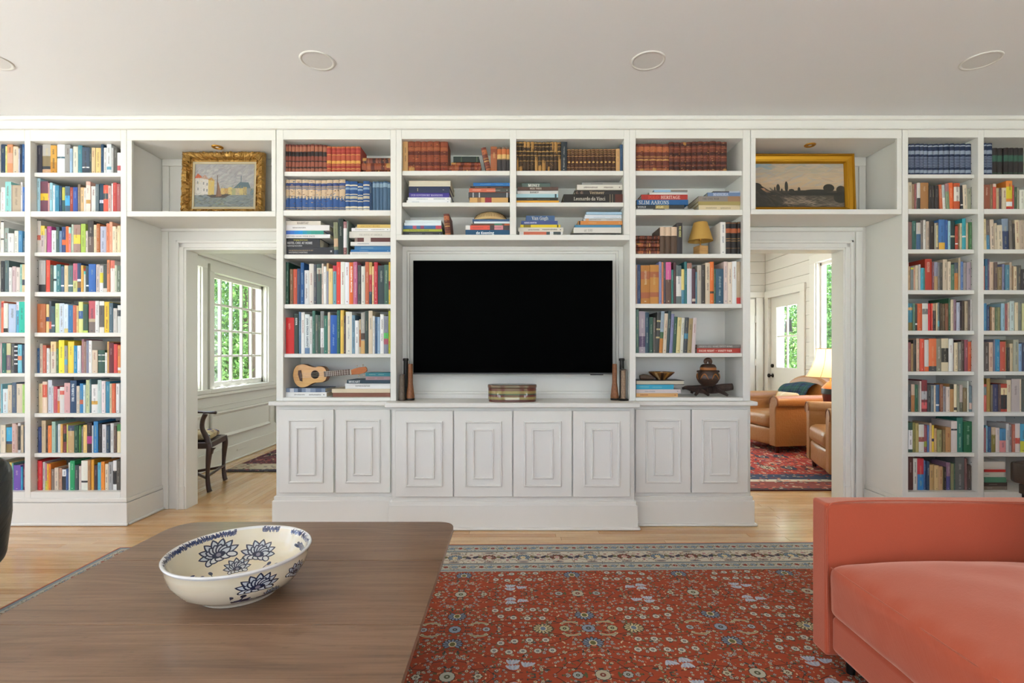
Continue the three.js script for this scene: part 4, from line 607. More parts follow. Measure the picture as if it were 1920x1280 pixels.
lying('C3', 'leftmost pile, lowest shelf above television', ...ZC, [[118, 530, 1033, 1062, 'dbe8ea', null, { plain: 1 }], [106, 530, 1063, 1096, 'e2ecf0', null, { plain: 1 }], [95, 532, 1097, 1136, '3f6a9a', null, { bands: [[0.25, 0.35, 'b85a70'], [0.45, 0.55, '8a4a6a'], [0.85, 1, 'c04a5a']], plain: 1 }], [85, 540, 1137, 1167, 'abb040', ['The Paintings of Joan Mitchell', 0.15, 0.6, '5a6020', '']], [82, 545, 1168, 1217, '333438', null]]);
standing('C3', 'lowest shelf above television, leaning alone', ...ZC, 1217, '560 968 *m ~5', 625, { depth: 0.2 });
const basketY = lying('C3', 'pile under the coiled basket', ...ZC, [[888, 1316, 1022, 1048, '3c5c84', null], [905, 1316, 1049, 1071, 'dbe6ea', null, { plain: 1 }], [875, 1316, 1072, 1096, '684838', null, { bands: [[0.6, 0.8, '4a8a70'], [0.86, 1, 'c86a40']], plain: 1 }], [812, 1314, 1097, 1147, 'e05a48', null, { bands: [[0, 0.1, 'e8e4de'], [0.55, 1, '4a4040'], [0.65, 0.85, 'd88a90']], width: 0.42 }], [808, 1316, 1148, 1217, '1f5274', ['de Kooning', 0.24, 0.66, 'fff']]]);
standing('D1', wC('top', 'right'), ...ZD, 485, '112 142 *f | 136 140 *f | 181 140 *f | 226 142 *f | 270 144 *f | 314 146 *f | 358 146 *f | 402 148 *f | 447 146 *f | 493 144 *f | 540 146 *f | 583 148 *f | 622 146 2b3238 ~-1 | 690 226 *g | 738 224 *g | 783 226 *g | 828 226 *g | 875 226 *g | 922 226 *g | 971 224 *g | 1018 224 *g | 1064 224 *g | 1110 226 *g | 1156 226 *g | 1201 224 *g | 1251 224 ccA06a | 1297 176 3c5878', 1340, { depth: 0.16 });
lying('D2', 'third pile, second shelf above television', ...ZD, [[172, 500, 606, 655, '55665f', ['MONET', 0.22, 0.86, 'f0ede4', 'bold serif']], [125, 590, 657, 694, '5a4238', ['WISE TREES', 0.3, 0.74, 'c8c0b0', '']], [122, 590, 696, 733, 'dad8d4', ['BANKSY', 0.31, 0.8, '3a3a38']], [112, 590, 734, 776, 'a9ccd4', null, { plain: 1, bands: [[0.92, 0.96, '3a4a54']] }], [112, 590, 777, 816, '36342f', null], [110, 598, 817, 848, 'e8a634', null, { plain: 1 }]]);
lying('D2', 'rightmost pile, second shelf above television', ...ZD, [[862, 1326, 600, 633, '98948e', null], [806, 1326, 634, 692, 'dcd6c8', null], [778, 1320, 693, 743, '35302f', [['Vermeer', 0.32, 0.92, 'dcc49a', 'serif'], ['d.  di', 0.03, 0.8, 'b89a80', 'serif']]], [652, 1340, 744, 848, '28231f', [['Leonardo da Vinci', 0.17, 0.46, 'e4dccb', 'serif']], { bands: [[0.87, 1, '5a2c22'], [0.78, 0.79, '9a8a70'], [0.82, 0.83, '9a8a70']], width: 0.54 }]]);
lying('D3', 'third pile, lowest shelf above television', ...ZD, [[222, 550, 980, 1039, '46648e', ['Van Gogh', 0.2, 0.86, 'eee6d0', 'serif']], [167, 585, 1040, 1084, '46568a', ['AGNES MARTIN', 0.08, 0.5, 'dde']], [157, 615, 1085, 1116, 'ecd234', null, { plain: 1, bands: [[0.08, 0.26, '8a7a20'], [0.92, 0.95, '4a4010']] }], [135, 652, 1117, 1167, 'dcd4c6', null], [145, 645, 1168, 1217, 'ddd8d2', null, { bands: [[0.1, 0.62, 'd0684e'], [0.62, 0.95, '4a5658'], [0.7, 0.78, 'ddd']], width: 0.42 }]]);
lying('D3', 'rightmost pile, lowest shelf above television', ...ZD, [[912, 1320, 938, 966, 'a8c6da', null, { plain: 1 }], [900, 1320, 967, 990, 'dce0e4', null, { plain: 1 }], [892, 1320, 991, 1012, 'd4dde4'], [880, 1320, 1013, 1043, 'c8c2ba', null, { bands: [[0.06, 0.14, 'd8a070']] }], [818, 1324, 1044, 1087, 'd68a44', null, { bands: [[0.02, 0.05, '3a2a20']] }], [782, 1312, 1088, 1119, '4b88aa', null, { plain: 1 }], [766, 1312, 1120, 1183, 'dcd6cc', ['at 100', 0.22, 0.62, '8a8680', 'serif']], [750, 1302, 1184, 1217, '35322e', null]]);

// --- the tower right of the television
const ZB = [[1170, 240, 6.736], [1170, 400, 6.736], [1170, 570, 6.736]], wB = (s) => `${s} shelf right of television`;
standing('B1', wB('top'), ...ZB[0], 537, '155 186 *m | 176 184 *m | 256 186 *m | 335 184 *m | 415 188 *m | 496 188 *m | 573 164 *h | 640 166 *h | 718 166 *h | 790 162 *h | 862 160 *h | 931 156 *h | 1008 158 *h | 1085 154 *h | 1165 158 *h | 1236 162 *h', 1306, { depth: 0.16 });
lying('B2', 'left pile, second shelf right of television', ...ZB[0], [[380, 803, 756, 782, '98bcd8', null, { bands: [[0.5, 1, '8a8278']], plain: 1 }], [326, 810, 783, 811, 'dedad2', null, { plain: 1 }], [225, 812, 812, 879, 'b2342a', [['POLO', 0.15, 0.82, 'e05a40', 'serif'], ['HERITAGE', 0.42, 0.82, 'f0e8dc', 'serif']]], [165, 816, 880, 945, '1c5c94', ['SLIM AARONS', 0.04, 0.96, 'e8e4d8', 'serif'], { width: 0.84 }], [160, 770, 946, 993, '36393a', [['WORLD', 0.03, 0.7, 'ccc', ''], ['ATLAS', 0.42, 0.7, 'f0e0a0', 'bold']], { bands: [[0.4, 0.68, 'a8925a']], width: 0.3 }], [155, 890, 994, 1028, 'aaa8a4', null, { plain: 1, bands: [[0.3, 0.5, '6a6864']] }]]);
lying('B2', 'right pile, second shelf right of television', ...ZB[0], [[1135, 1503, 768, 788, '4a4a52', null, { bands: [[0.6, 1, 'b8c0cc']], plain: 1 }], [1060, 1503, 789, 835, '6f86ac', ['MASSERIA', 0.17, 0.94, 'e4e4ea', 'serif']], [945, 1503, 836, 903, '8b8179', [['THE CIVIL WAR', 0.1, 0.46, '3a3430', 'serif']], { bands: [[0.7, 1, 'a07a5a']], width: 0.5 }], [942, 1503, 904, 948, 'a8965a', null, { plain: 1 }], [950, 1503, 949, 1028, 'dcc9a2', null]]);
lying('B3', 'pile, third shelf right of television', ...ZB[1], [[155, 452, 265, 312, '*h'], [155, 450, 313, 359, '*h'], [155, 455, 360, 407, '*m'], [155, 452, 408, 456, '*h'], [155, 455, 457, 506, '*m']], { d: 0.2 });
standing('B3', wB('third'), ...ZB[1], 505, '457 160 *k | 526 160 *k | 598 160 *k | 672 108 322c2e THE_HORSE=dd8 | 742 - - | 1222 96 e9e5de | 1290 98 *l | 1363 98 *l | 1438 96 *l', 1504, { depth: 0.2 });
standing('B4', wB('fourth'), ...ZB[1], 1135, '155 640 c9a894 | 170 636 344a72 | 214 648 b87a34;a8603a@.16-.36;a8603a@.7-.85 | 328 642 c4873e;a8603a@.18-.32;a8603a@.7-.82 | 442 602 8a8cb4 | 478 606 d8865a | 502 610 5c5a60 | 530 606 d8669c;6a5044@.42-1 | 600 702 3f8076 | 627 610 52363a | 660 650 6a7674;e4e0d8@.28-.8 | 727 696 ecd884;4888a8@.6-1 | 765 602 3a7678 | 800 616 dcdce2;a87a6a@0-.14 | 862 690 5a3a44;dcb@.85-.93 | 905 730 5a8898 | 928 646 bcb4a4 | 980 640 46403c | 1030 616 dccab0 | 1088 602 e67834;543@.7-.75 | 1138 690 466a5a | 1165 690 365a70 | 1262 602 dcc8c0 | 1312 606 ead9c6 | 1370 596 ececea | 1425 602 b9a58a;c8362e@.85-1', 1504);
standing('B5', wB('fifth'), ...ZB[2], 615, '152 65 5a7a70 | 190 86 a89aa4;5a4a66@.6-.85 | 270 100 345060 | 320 162 36584a | 370 166 66605a | 405 100 464644;cb8@.2-.24;cb8@.4-.44;cb8@.6-.64 ~-3 | 455 86 9aacb8;c8843a@.65-1;464@.5-.65 ~-3 | 500 116 d9c8b0 ~-3 | 545 82 364a4c ~-3 | 585 122 888ab0 ~-3 | 625 156 365a48 ~-3 | 670 166 dccc92 ~-3 | 722 170 dcdacc ~-3 | 762 166 464a4c;48a@.45-.6 ~-3 | 812 180 a8946a ~-3 | 866 170 dccac6 ~-3', 912, { depth: 0.2 });
lying('B5', 'pile, fifth shelf right of television', ...ZB[2], [[925, 1503, 508, 553, '78706a', ['OBERTO GILI  HOME SWEET HOME', 0.04, 0.62, 'd8d4cc', 'serif']], [925, 1503, 555, 616, 'b83a2a', ['OSCAR NIGHT  •  VANITY FAIR', 0.04, 0.56, 'f0e0d4', '']]]);
const bowlY = lying('B6', 'pile under the small brown bowl', ...ZB[2], [[160, 770, 962, 1016, '3f3a36', null, { plain: 1, fore: 1 }], [160, 635, 1018, 1077, '36a8c8', null], [160, 722, 1078, 1128, 'd9ccc8', null], [160, 688, 1129, 1175, 'dca868', null]], { d: 0.2 });
sheets.forEach((S, i) => { const t = canvasTex(S.c); t.wrapS = t.wrapT = THREE.ClampToEdgeWrapping; sheetMat[i].map = t; });
// ---------------------------------------------------------------- television and things on the worktop
{ const z = -0.115, t = thing('television', 'large flat black television on the white panel above the worktop', 'television'), x0 = fx(774.5, z), x1 = fx(1149, z), y0 = fy(701.5, z), y1 = fy(488, z), cx = (x0 + x1) / 2, cy = (y0 + y1) / 2, w = x1 - x0, h = y1 - y0;
  part(t, 'casing', rb(w, h, 0.03, 0.004, 2), M({ color: lin('#101012'), roughness: 0.5 }), [cx, cy, z - 0.015]);
  part(t, 'screen', new THREE.BoxGeometry(w - 0.008, h - 0.016, 0.002), M({ color: 0x000000, roughness: 0.6, specularIntensity: 0.05 }), [cx, cy + 0.004, z + 0.0008]);
  part(t, 'bottom_bezel', rb(w, 0.008, 0.012, 0.002), M({ color: lin('#5a5a5c'), roughness: 0.4, metalness: 0.8 }), [cx, y0 + 0.004, z - 0.001]);
  part(t, 'receiver', rb(0.09, 0.006, 0.014, 0.002), black, [x1 - 0.11, y0 - 0.003, z - 0.008]);
  part(t, 'wall_bracket', rb(0.4, 0.3, 0.055, 0.004), iron, [cx, cy, z - 0.0575]);
}
{ const d = z => topY + 0.0005, wd = (a, b, s) => M({ map: woodTex(a, b, 0.2, 0.1, s, 0.7, 256, 256), roughness: 0.5 });
  const spool = (label, x, z, prof, mats, seg = 20) => { const t = thing('wooden_bobbin', label, 'bobbin', [x, topY + 0.0005, z], 0, 'old wooden bobbins beside the television'); for (const [n, pr, m] of prof) part(t, n, lathe(pr, seg), m); };
  const ebony = M({ color: lin('#211f1e'), roughness: 0.45 }), rust = wd(0x9a6238, 0x6a3c20, 101), grey = wd(0x7a6a58, 0x4a4038, 111), tan = wd(0xa88a70, 0x75604c, 121), steel = M({ color: lin('#6a6058'), roughness: 0.4, metalness: 0.8 });
  const tall = [['shaft', [[0.001, 0], [0.02, 0], [0.02, 0.02], [0.0165, 0.03], [0.0155, 0.262], [0.0165, 0.27]], ebony], ['collar', [[0.0165, 0.268], [0.0195, 0.27], [0.0195, 0.282], [0.016, 0.286], [0.001, 0.286]], iron]];
  const flare = [['shaft', [[0.001, 0], [0.027, 0], [0.0275, 0.03], [0.022, 0.075], [0.0165, 0.12], [0.0155, 0.246], [0.012, 0.248], [0.001, 0.248]], rust], ['foot_ring', [[0.0275, 0.002], [0.0285, 0.004], [0.0285, 0.012], [0.0275, 0.014]], iron]];
  spool('black bobbin left of the television, tallest of three', fx(760.8, -0.1), -0.1, tall); spool('rust-brown bobbin left of the television', fx(769.5, -0.055), -0.055, flare);
  spool('short grey bobbin left of the television', fx(754, -0.03), -0.03, [['shaft', [[0.001, 0], [0.022, 0.001], [0.021, 0.02], [0.0165, 0.09], [0.0155, 0.17], [0.012, 0.176], [0.001, 0.176]], grey], ['foot_ring', [[0.0215, 0.001], [0.025, 0.002], [0.025, 0.009], [0.0215, 0.01]], steel], ['band', [[0.0155, 0.168], [0.0172, 0.169], [0.0172, 0.177], [0.015, 0.178]], steel]]);
  spool('black bobbin right of the television, tallest of three', fx(1165.8, -0.1), -0.1, tall); spool('rust-brown bobbin right of the television', fx(1152.4, -0.06), -0.06, flare);
  spool('tan bobbin with wide dark foot right of the television', fx(1168.5, -0.04), -0.04, [['foot', [[0.001, 0], [0.036, 0], [0.036, 0.01], [0.02, 0.014]], iron], ['shaft', [[0.02, 0.012], [0.0165, 0.02], [0.016, 0.2], [0.017, 0.204]], tan], ['collar', [[0.017, 0.203], [0.0225, 0.205], [0.0225, 0.211], [0.012, 0.214], [0.001, 0.214]], steel]]);
  // oval banded box
  const b = thing('oval_box', 'oval striped red and olive box with lid under the television', 'box', [fx(960.5, 0.02), topY + 0.0005, 0.0], 0);
  const oval = (w, d2) => { const s = new THREE.Shape(), r = d2; for (let i = 0; i <= 72; i++) { const a = i / 72 * Math.PI * 2, c = Math.cos(a), q = Math.sin(a), e = 2 / 2.9; const x = w * Math.sign(c) * Math.abs(c) ** e, y = r * Math.sign(q) * Math.abs(q) ** e; i ? s.lineTo(x, y) : s.moveTo(x, y); } return s; };
  const ring = (y0, y1, w, d2, bev) => extrude(oval(w, d2), y1 - y0, bev, 2).rotateX(-Math.PI / 2).translate(0, y0, 0);
  const cols = ['#5e2a1c', '#9a8a50', '#6a2a20', '#3c4a38', '#a08a4c', '#6a2c1c'], hs = [0, 0.016, 0.034, 0.046, 0.054, 0.072, 0.09];
  for (let i = 0; i < 6; i++) part(b, 'band', ring(hs[i], hs[i + 1] + 0.0005, 0.161 - (i ? 0 : 0.004), 0.09 - (i ? 0 : 0.004), 0.0012), M({ color: lin(cols[i]), roughness: 0.3, clearcoat: 0.5, bumpMap: fleck, bumpScale: 0.0004 }));
  const lid = part(b, 'lid', ring(0.091, 0.112, 0.164, 0.093, 0.004), M({ color: lin('#6a4632'), roughness: 0.28, clearcoat: 0.5 })); part(lid, 'lid_inlay', ring(0.112, 0.1135, 0.14, 0.072, 0.0005), M({ color: lin('#4a4a38'), roughness: 0.3, clearcoat: 0.4 }));
}
// ---------------------------------------------------------------- ukulele
{ const z = -0.075, X = (a) => fx(500 + a / 6.5654, z), y00 = ukeY + 0.001 - fy(570 + 1034 / 6.5654, z), Yy = (b) => fy(570 + b / 6.5654, z) + y00, P = (a, b) => [X(a), Yy(b)];
  const t = thing('ukulele', 'small honey wood ukulele lying on its side above two books', 'ukulele'), top = M({ map: woodTex(0xe0ab66, 0xc98d48, 0.4, 0.1, 131, 0.6, 256, 256), roughness: 0.38, clearcoat: 0.3 }), dark = M({ color: lin('#4a2a1e'), roughness: 0.5 }), side = M({ color: lin('#8a5628'), roughness: 0.4, clearcoat: 0.3 });
  const out = [[320, 885], [332, 815], [365, 766], [415, 747], [470, 747], [530, 768], [590, 780], [645, 769], [700, 780], [732, 820], [742, 880], [728, 935], [690, 964], [640, 972], [590, 975], [545, 992], [500, 1018], [440, 1032], [385, 1016], [342, 965]].map(([a, b]) => P(a, b));
  const body = extrude(out, 0.058, 0.003, 2, true); body.translate(0, 0, z - 0.058); part(t, 'body', body, side);
  const c = [0, 0]; out.forEach((p) => { c[0] += p[0] / out.length; c[1] += p[1] / out.length; });
  part(t, 'soundboard', uvMetres(extrude(out.map(([a, b]) => [c[0] + (a - c[0]) * 0.985, c[1] + (b - c[1]) * 0.98]), 0.002, 0.0006, 1, true)).translate(0, 0, z - 0.001), top);
  const [hx, hy] = P(597, 872), tilt = Math.atan2(Yy(800) - Yy(872), X(1230) - X(597)) * 0.72;
  part(t, 'rosette', new THREE.RingGeometry(0.0255, 0.029, 40).translate(hx, hy, z + 0.0014), dark); part(t, 'sound_hole', new THREE.CylinderGeometry(0.0255, 0.0255, 0.0012, 40).rotateX(Math.PI / 2).translate(hx, hy, z + 0.001), M({ color: lin('#1c130d'), roughness: 0.9 }));
  const bridge = part(t, 'bridge', extrude([[392, 822], [426, 816], [438, 890], [442, 956], [412, 948], [388, 868]].map(([a, b]) => P(a, b)), 0.006, 0.0012, 1), dark, [0, 0, z + 0.0005]);
  const [n0x, n0y] = P(712, 866), [n1x, n1y] = P(1034, 838), L = Math.hypot(n1x - n0x, n1y - n0y), na = Math.atan2(n1y - n0y, n1x - n0x);
  const nk = part(t, 'neck', rb(L, 0.034, 0.018, 0.006, 2), side, [(n0x + n1x) / 2, (n0y + n1y) / 2, z - 0.008], [0, 0, na]);
  const fb = part(t, 'fretboard', rb(L + 0.004, 0.038, 0.005, 0.001), dark, [(n0x + n1x) / 2, (n0y + n1y) / 2, z + 0.004], [0, 0, na]);
  for (let i = 0; i < 12; i++) part(fb, 'fret', new THREE.BoxGeometry(0.0014, 0.037, 0.0014), M({ color: lin('#c8c2b4'), roughness: 0.3, metalness: 0.9 }), [L / 2 - L * (1 - 2 ** (-i / 12)) * 1.96, 0, 0.003]);
  part(fb, 'nut', new THREE.BoxGeometry(0.004, 0.038, 0.006), M({ color: lin('#e8dcc0'), roughness: 0.5 }), [L / 2 + 0.002, 0, 0.001]);
  const hd = part(t, 'headstock', extrude([[1036, 816], [1075, 800], [1140, 783], [1215, 775], [1232, 790], [1236, 826], [1205, 852], [1140, 868], [1075, 872], [1040, 876]].map(([a, b]) => P(a, b)), 0.013, 0.002, 2), M({ map: top.map, color: lin('#d8a060'), roughness: 0.4 }), [0, 0, z - 0.01]);
  for (const [a, b, k] of [[1108, 765, 1], [1183, 755, 1], [1130, 892, -1], [1198, 884, -1]]) { const [px, py] = P(a, b); const pg = part(t, 'tuning_peg', sweep([[px, py - k * 0.018, z - 0.004], [px, py, z - 0.004]], [0.0022], 4, 8), M({ color: lin('#b8b0a0'), roughness: 0.3, metalness: 0.8 })); part(pg, 'peg_button', new THREE.SphereGeometry(0.0065, 12, 8).scale(1, 0.8, 0.6).translate(px, py, z - 0.004), M({ color: lin('#cdb9a4'), roughness: 0.4 })); }
  for (let i = 0; i < 4; i++) { const o = (i - 1.5) * 0.0075, [bx, by] = P(420, 884); part(t, 'string', sweep([[bx - Math.sin(na) * o, by + o * 1.3, z + 0.0065], [n1x - Math.sin(na) * o, n1y + o, z + 0.0085]], [0.0006], 2, 5), M({ color: lin('#e4dccb'), roughness: 0.4 })); }
}
// ---------------------------------------------------------------- coiled basket above the television
{ const r = 0.112, t = thing('basket', 'round coiled straw basket upturned on books above the television', 'basket', [fx(919.6, -0.14), basketY + 0.0005, -0.142]), straw = M({ color: lin('#d9b983'), roughness: 0.85 }), dk = M({ color: lin('#6a4c2c'), roughness: 0.9 });
  for (let i = 0; i < 9; i++) { const a = i / 9 * Math.PI / 2, R = r * Math.cos(a) ** 0.8 + 0.001, y = 0.006 + 0.056 * Math.sin(a); part(t, 'coil', new THREE.TorusGeometry(Math.max(R, 0.006), 0.0062, 8, 48).rotateX(Math.PI / 2).translate(0, y, 0), straw); }
  const st = []; for (let k = 0; k < 64; k++) { const pts = []; for (let i = 0; i <= 6; i++) { const a = (0.08 + i / 6 * 0.75) * Math.PI / 2, R = r * Math.cos(a) ** 0.8 + 0.0065; pts.push([R * Math.cos(k / 64 * Math.PI * 2), 0.006 + 0.058 * Math.sin(a) + 0.003, R * Math.sin(k / 64 * Math.PI * 2)]); } st.push(sweep(pts, [0.0014], 6, 4)); }
  part(t, 'stitching', mergeGeometries(st), dk).userData.kind = 'stuff'; part(t, 'lining', new THREE.SphereGeometry(r - 0.004, 32, 12, 0, Math.PI * 2, 0, Math.PI / 2).scale(1, 0.54, 1).translate(0, 0.002, 0), straw);
}
// ---------------------------------------------------------------- small lamp, pot, carved stand, bowl on the right tower
{ const t = thing('table_lamp', 'small table lamp with ochre shade and square wood base on shelf', 'lamp', [fx(1313.3, -0.12), shelfTop.B3 + 0.0005, -0.12], 0);
  part(t, 'base', uvMetres(rb(0.07, 0.072, 0.07, 0.003, 2)), M({ map: woodTex(0xd8a86a, 0xb9854a, 0.2, 0.06, 141, 0.6, 256, 256), roughness: 0.5 }), [0.002, 0.036, 0], [0, 0.32, 0]);
  part(t, 'stem', new THREE.CylinderGeometry(0.0045, 0.0045, 0.045, 12), brass, [0, 0.093, 0]); part(t, 'socket', lathe([[0.001, 0.112], [0.011, 0.112], [0.012, 0.14], [0.008, 0.15], [0.001, 0.15]], 16), brass);
  part(t, 'bulb', new THREE.SphereGeometry(0.02, 16, 12), M({ color: lin('#efe8da'), roughness: 0.4 }), [0, 0.165, 0]);
  part(t, 'lamp_shade', lathe([[0.0815, 0.108], [0.083, 0.108], [0.046, 0.236], [0.0445, 0.236], [0.0815, 0.1095]], 48), M({ color: lin('#c79c4e'), roughness: 0.85, bumpMap: weave, bumpScale: 0.0003 }));
}
{ const z = -0.1, cx = fx(1327.6, z), y0 = shelfTop.B6 + 0.0005, carved = M({ map: woodTex(0x4a3226, 0x231814, 0.15, 0.08, 151, 0.8, 256, 256), roughness: 0.42, bumpMap: crease, bumpScale: 0.0025 });
  const t = thing('carved_stand', 'dark carved lizard-shaped wooden stand under the pot', 'stand', [cx, y0, z]), L = (a) => (a - 1258) / 9.143 / 268, Hh = (b) => (770 - b) / 9.143 / 268;
  part(t, 'body', sweep([[L(812), Hh(640), 0.01], [L(880), Hh(625), 0.01], [L(990), Hh(640), 0.005], [L(1120), Hh(650), 0], [L(1258), Hh(652), -0.005], [L(1400), Hh(650), -0.005], [L(1530), Hh(625), 0], [L(1668), Hh(608), 0.005]], [0.006, 0.013, 0.019, 0.022, 0.024, 0.023, 0.02, 0.017], 40, 14, 1.35), carved);
  for (const [a, b, c, d, zz] of [[1075, 660, 1000, 755, 0.045], [1130, 665, 1225, 762, 0.05], [1400, 668, 1545, 756, 0.045], [1330, 660, 1400, 725, -0.05], [1060, 660, 1020, 730, -0.05]]) part(t, 'leg', sweep([[L(a), Hh(b), zz * 0.4], [L((a + c) / 2), Hh((b + d) / 2 - 8), zz * 0.9], [L(c), Math.max(0.009, Hh(d)), zz]], [0.017, 0.013, 0.0085], 10, 10), carved);
  for (let i = 0; i < 7; i++) part(t, 'carved_rib', new THREE.TorusGeometry(0.0255, 0.0022, 6, 24).rotateY(Math.PI / 2).scale(1, 0.96, 1.32), carved, [L(1190 + i * 33), Hh(651), -0.005]);
  const py = Hh(612) - 0.0008, p = thing('lidded_pot', 'dark carved wooden pot with orange band and knobbed lid', 'pot', [cx, y0 + py + 0.005, z]), wood = M({ map: woodTex(0x4e3324, 0x1d1512, 0.2, 0.1, 161, 0.8, 256, 256), roughness: 0.38, clearcoat: 0.15 }), amber = M({ color: lin('#a8682e'), roughness: 0.45 });
  part(p, 'pot_body', lathe([[0.001, 0], [0.03, 0], [0.042, 0.006], [0.062, 0.026], [0.073, 0.046], [0.0755, 0.06], [0.072, 0.078], [0.066, 0.092], [0.065, 0.106], [0.056, 0.112], [0.05, 0.112]], 48), wood);
  part(p, 'neck_band', lathe([[0.052, 0.11], [0.0535, 0.112], [0.0545, 0.128], [0.053, 0.13]], 48), amber);
  const lid = part(p, 'lid', lathe([[0.053, 0.129], [0.0525, 0.133], [0.046, 0.146], [0.034, 0.153], [0.001, 0.155]], 48), wood);
  part(lid, 'knob', sweep([[-0.016, 0.156, 0], [-0.018, 0.172, 0], [-0.004, 0.184, 0], [0.014, 0.178, 0], [0.018, 0.163, 0], [0.006, 0.158, 0]], [0.007, 0.0105, 0.011, 0.0105, 0.009, 0.008], 20, 12, 1.3), M({ color: lin('#5a3a26'), roughness: 0.4 }));
  for (let k = 0; k < 6; k++) { const a = k / 6 * Math.PI * 2 + 0.35; const pts = []; for (let i = 0; i <= 10; i++) { const q = i / 10, ang = a + (q - 0.5) * 0.75, y = 0.05 + 0.036 * Math.sin(q * Math.PI), r = y < 0.06 ? 0.0745 : 0.0755 - (y - 0.06) * 0.2; pts.push([r * Math.sin(ang), y, r * Math.cos(ang)]); } part(p, 'carved_petal', sweep(pts, [0.0015, 0.004, 0.0045, 0.004, 0.0015], 20, 8), amber); }
  for (const s of [-1, 1]) part(p, 'lug', soft(0.02, 0.016, 0.03, 0.006, 4), wood, [s * 0.066, 0.102, 0]);
}
{ const z = -0.13, t = thing('small_bowl', 'small brown and amber patterned bowl on a pile of books', 'bowl', [fx(1240.3, z), bowlY + 0.0005, z]);
  const pat = canvasTex(paper(512, 64, (k, w, h) => { k.fillStyle = '#7a5228'; k.fillRect(0, 0, w, h); for (let i = 0; i < 12; i++) { k.fillStyle = ['#b8823a', '#5a2a1c', '#c8a878', '#3a221a'][i % 4]; k.beginPath(); k.moveTo(i * 43, h); k.lineTo(i * 43 + 22, 8); k.lineTo(i * 43 + 43, h); k.fill(); } }));
  part(t, 'bowl_body', lathe([[0.001, 0.004], [0.03, 0.003], [0.033, 0], [0.036, 0.002], [0.04, 0.01], [0.062, 0.026], [0.0845, 0.046], [0.0875, 0.052], [0.085, 0.054], [0.079, 0.047], [0.056, 0.03], [0.03, 0.013], [0.001, 0.01]], 56), M({ map: pat, roughness: 0.3, clearcoat: 0.4 }));
  part(t, 'rim', new THREE.TorusGeometry(0.0862, 0.0022, 8, 56).rotateX(Math.PI / 2), M({ color: lin('#a8783c'), roughness: 0.4 }), [0, 0.0525, 0]);
  for (let i = 0; i < 5; i++) { const s = solo('seashell', `pale shell in the small bowl, ${['nearest the front', 'on the left', 'on the right', 'at the back', 'on top in the middle'][i]}`, 'shell', new THREE.SphereGeometry(0.016, 14, 10).scale(1.1, 0.55, 0.85), M({ color: lin(['#e4d8c8', '#cfc0b0', '#d8cabc', '#bfae9c', '#efe8dc'][i]), roughness: 0.5 }), [t.position.x + [0.004, -0.03, 0.031, 0.002, 0.0][i], t.position.y + [0.029, 0.034, 0.034, 0.034, 0.046][i], z + [0.031, 0.004, 0.002, -0.03, 0][i]], null, 'shells in the small bowl'); s.rotation.set(rnd(-0.3, 0.3), rnd(0, 3), 0); }
  const k = solo('carved_animal', 'small dark carved wooden animal lying left of the small bowl', 'carving', sweep([[-0.045, 0.019, 0], [-0.02, 0.021, 0], [0.01, 0.018, 0], [0.035, 0.014, 0.004], [0.05, 0.008, 0.006]], [0.014, 0.0185, 0.0175, 0.012, 0.006], 28, 14, 1.1), M({ map: woodTex(0x6a5240, 0x3a2c22, 0.1, 0.05, 171, 0.8, 256, 256), roughness: 0.5 }), [fx(1211, -0.075), bowlY + 0.0005, -0.062]);
}
// ---------------------------------------------------------------- framed paintings in the niches
function painting(label, x0, x1, yBase, h, z, lean, frameW, gold, ornate, draw, inner) {
  const w = x1 - x0, t = thing('framed_painting', label, 'painting', [(x0 + x1) / 2, yBase + 0.0035, z]); t.rotation.x = -lean;
  const prof = ornate ? [[0, 0], [0, 0.03], [0.006, 0.045], [0.02, 0.05], [0.036, 0.04], [0.046, 0.026], [0.052, 0.03], [frameW - 0.01, 0.024], [frameW, 0.014], [frameW, 0.006]] : [[0, 0], [0, 0.034], [0.008, 0.042], [0.016, 0.042], [0.02, 0.034], [0.042, 0.026], [0.046, 0.03], [0.054, 0.028], [frameW, 0.014], [frameW, 0.006]];
  const g = mitred(w, h, prof, ornate ? 110 : 8);
  if (ornate) { const p = g.attributes.position; for (let i = 0; i < p.count; i++) { const x = p.getX(i), y = p.getY(i), zz = p.getZ(i); if (zz > 0.02 && zz < 0.052) { const n = noise(x * 120 + 50, y * 120 + 50, 5) - 0.5; p.setXYZ(i, x + n * 0.005, y + (noise(x * 90, y * 90 + 9, 6) - 0.5) * 0.005, zz + n * 0.016); } } g.computeVertexNormals(); }
  part(t, 'frame', g, gold, [0, h / 2, 0]);
  if (ornate) for (const sx of [-1, 1]) for (const sy of [0, 1]) part(t, 'corner_ornament', new THREE.SphereGeometry(0.03, 18, 12).scale(1, 1, 0.5), gold, [sx * (w / 2 - 0.031), sy ? h - 0.031 : 0.031, 0.034]);
  if (inner) part(t, 'liner', mitred(w - 2 * frameW + 0.002, h - 2 * frameW + 0.002, [[0, 0.006], [0, 0.012], [inner * 0.75, 0.011], [inner * 0.78, 0.013], [inner, 0.012], [inner, 0.006]]), M({ color: lin('#b9ab8c'), roughness: 0.7 }), [0, h / 2, 0]);
  const cw = w - 2 * frameW - 2 * (inner || 0), ch = h - 2 * frameW - 2 * (inner || 0);
  part(t, 'canvas', new THREE.BoxGeometry(cw + 0.006, ch + 0.006, 0.006), M({ map: canvasTex(paper(640, Math.round(640 * ch / cw), draw)), roughness: 0.55, bumpMap: weave, bumpScale: 0.0002 }), [0, h / 2, 0.005]);
  part(t, 'backing_board', new THREE.BoxGeometry(w - 0.01, h - 0.01, 0.004), M({ color: lin('#6a5436'), roughness: 0.9 }), [0, h / 2, 0.0]);
}
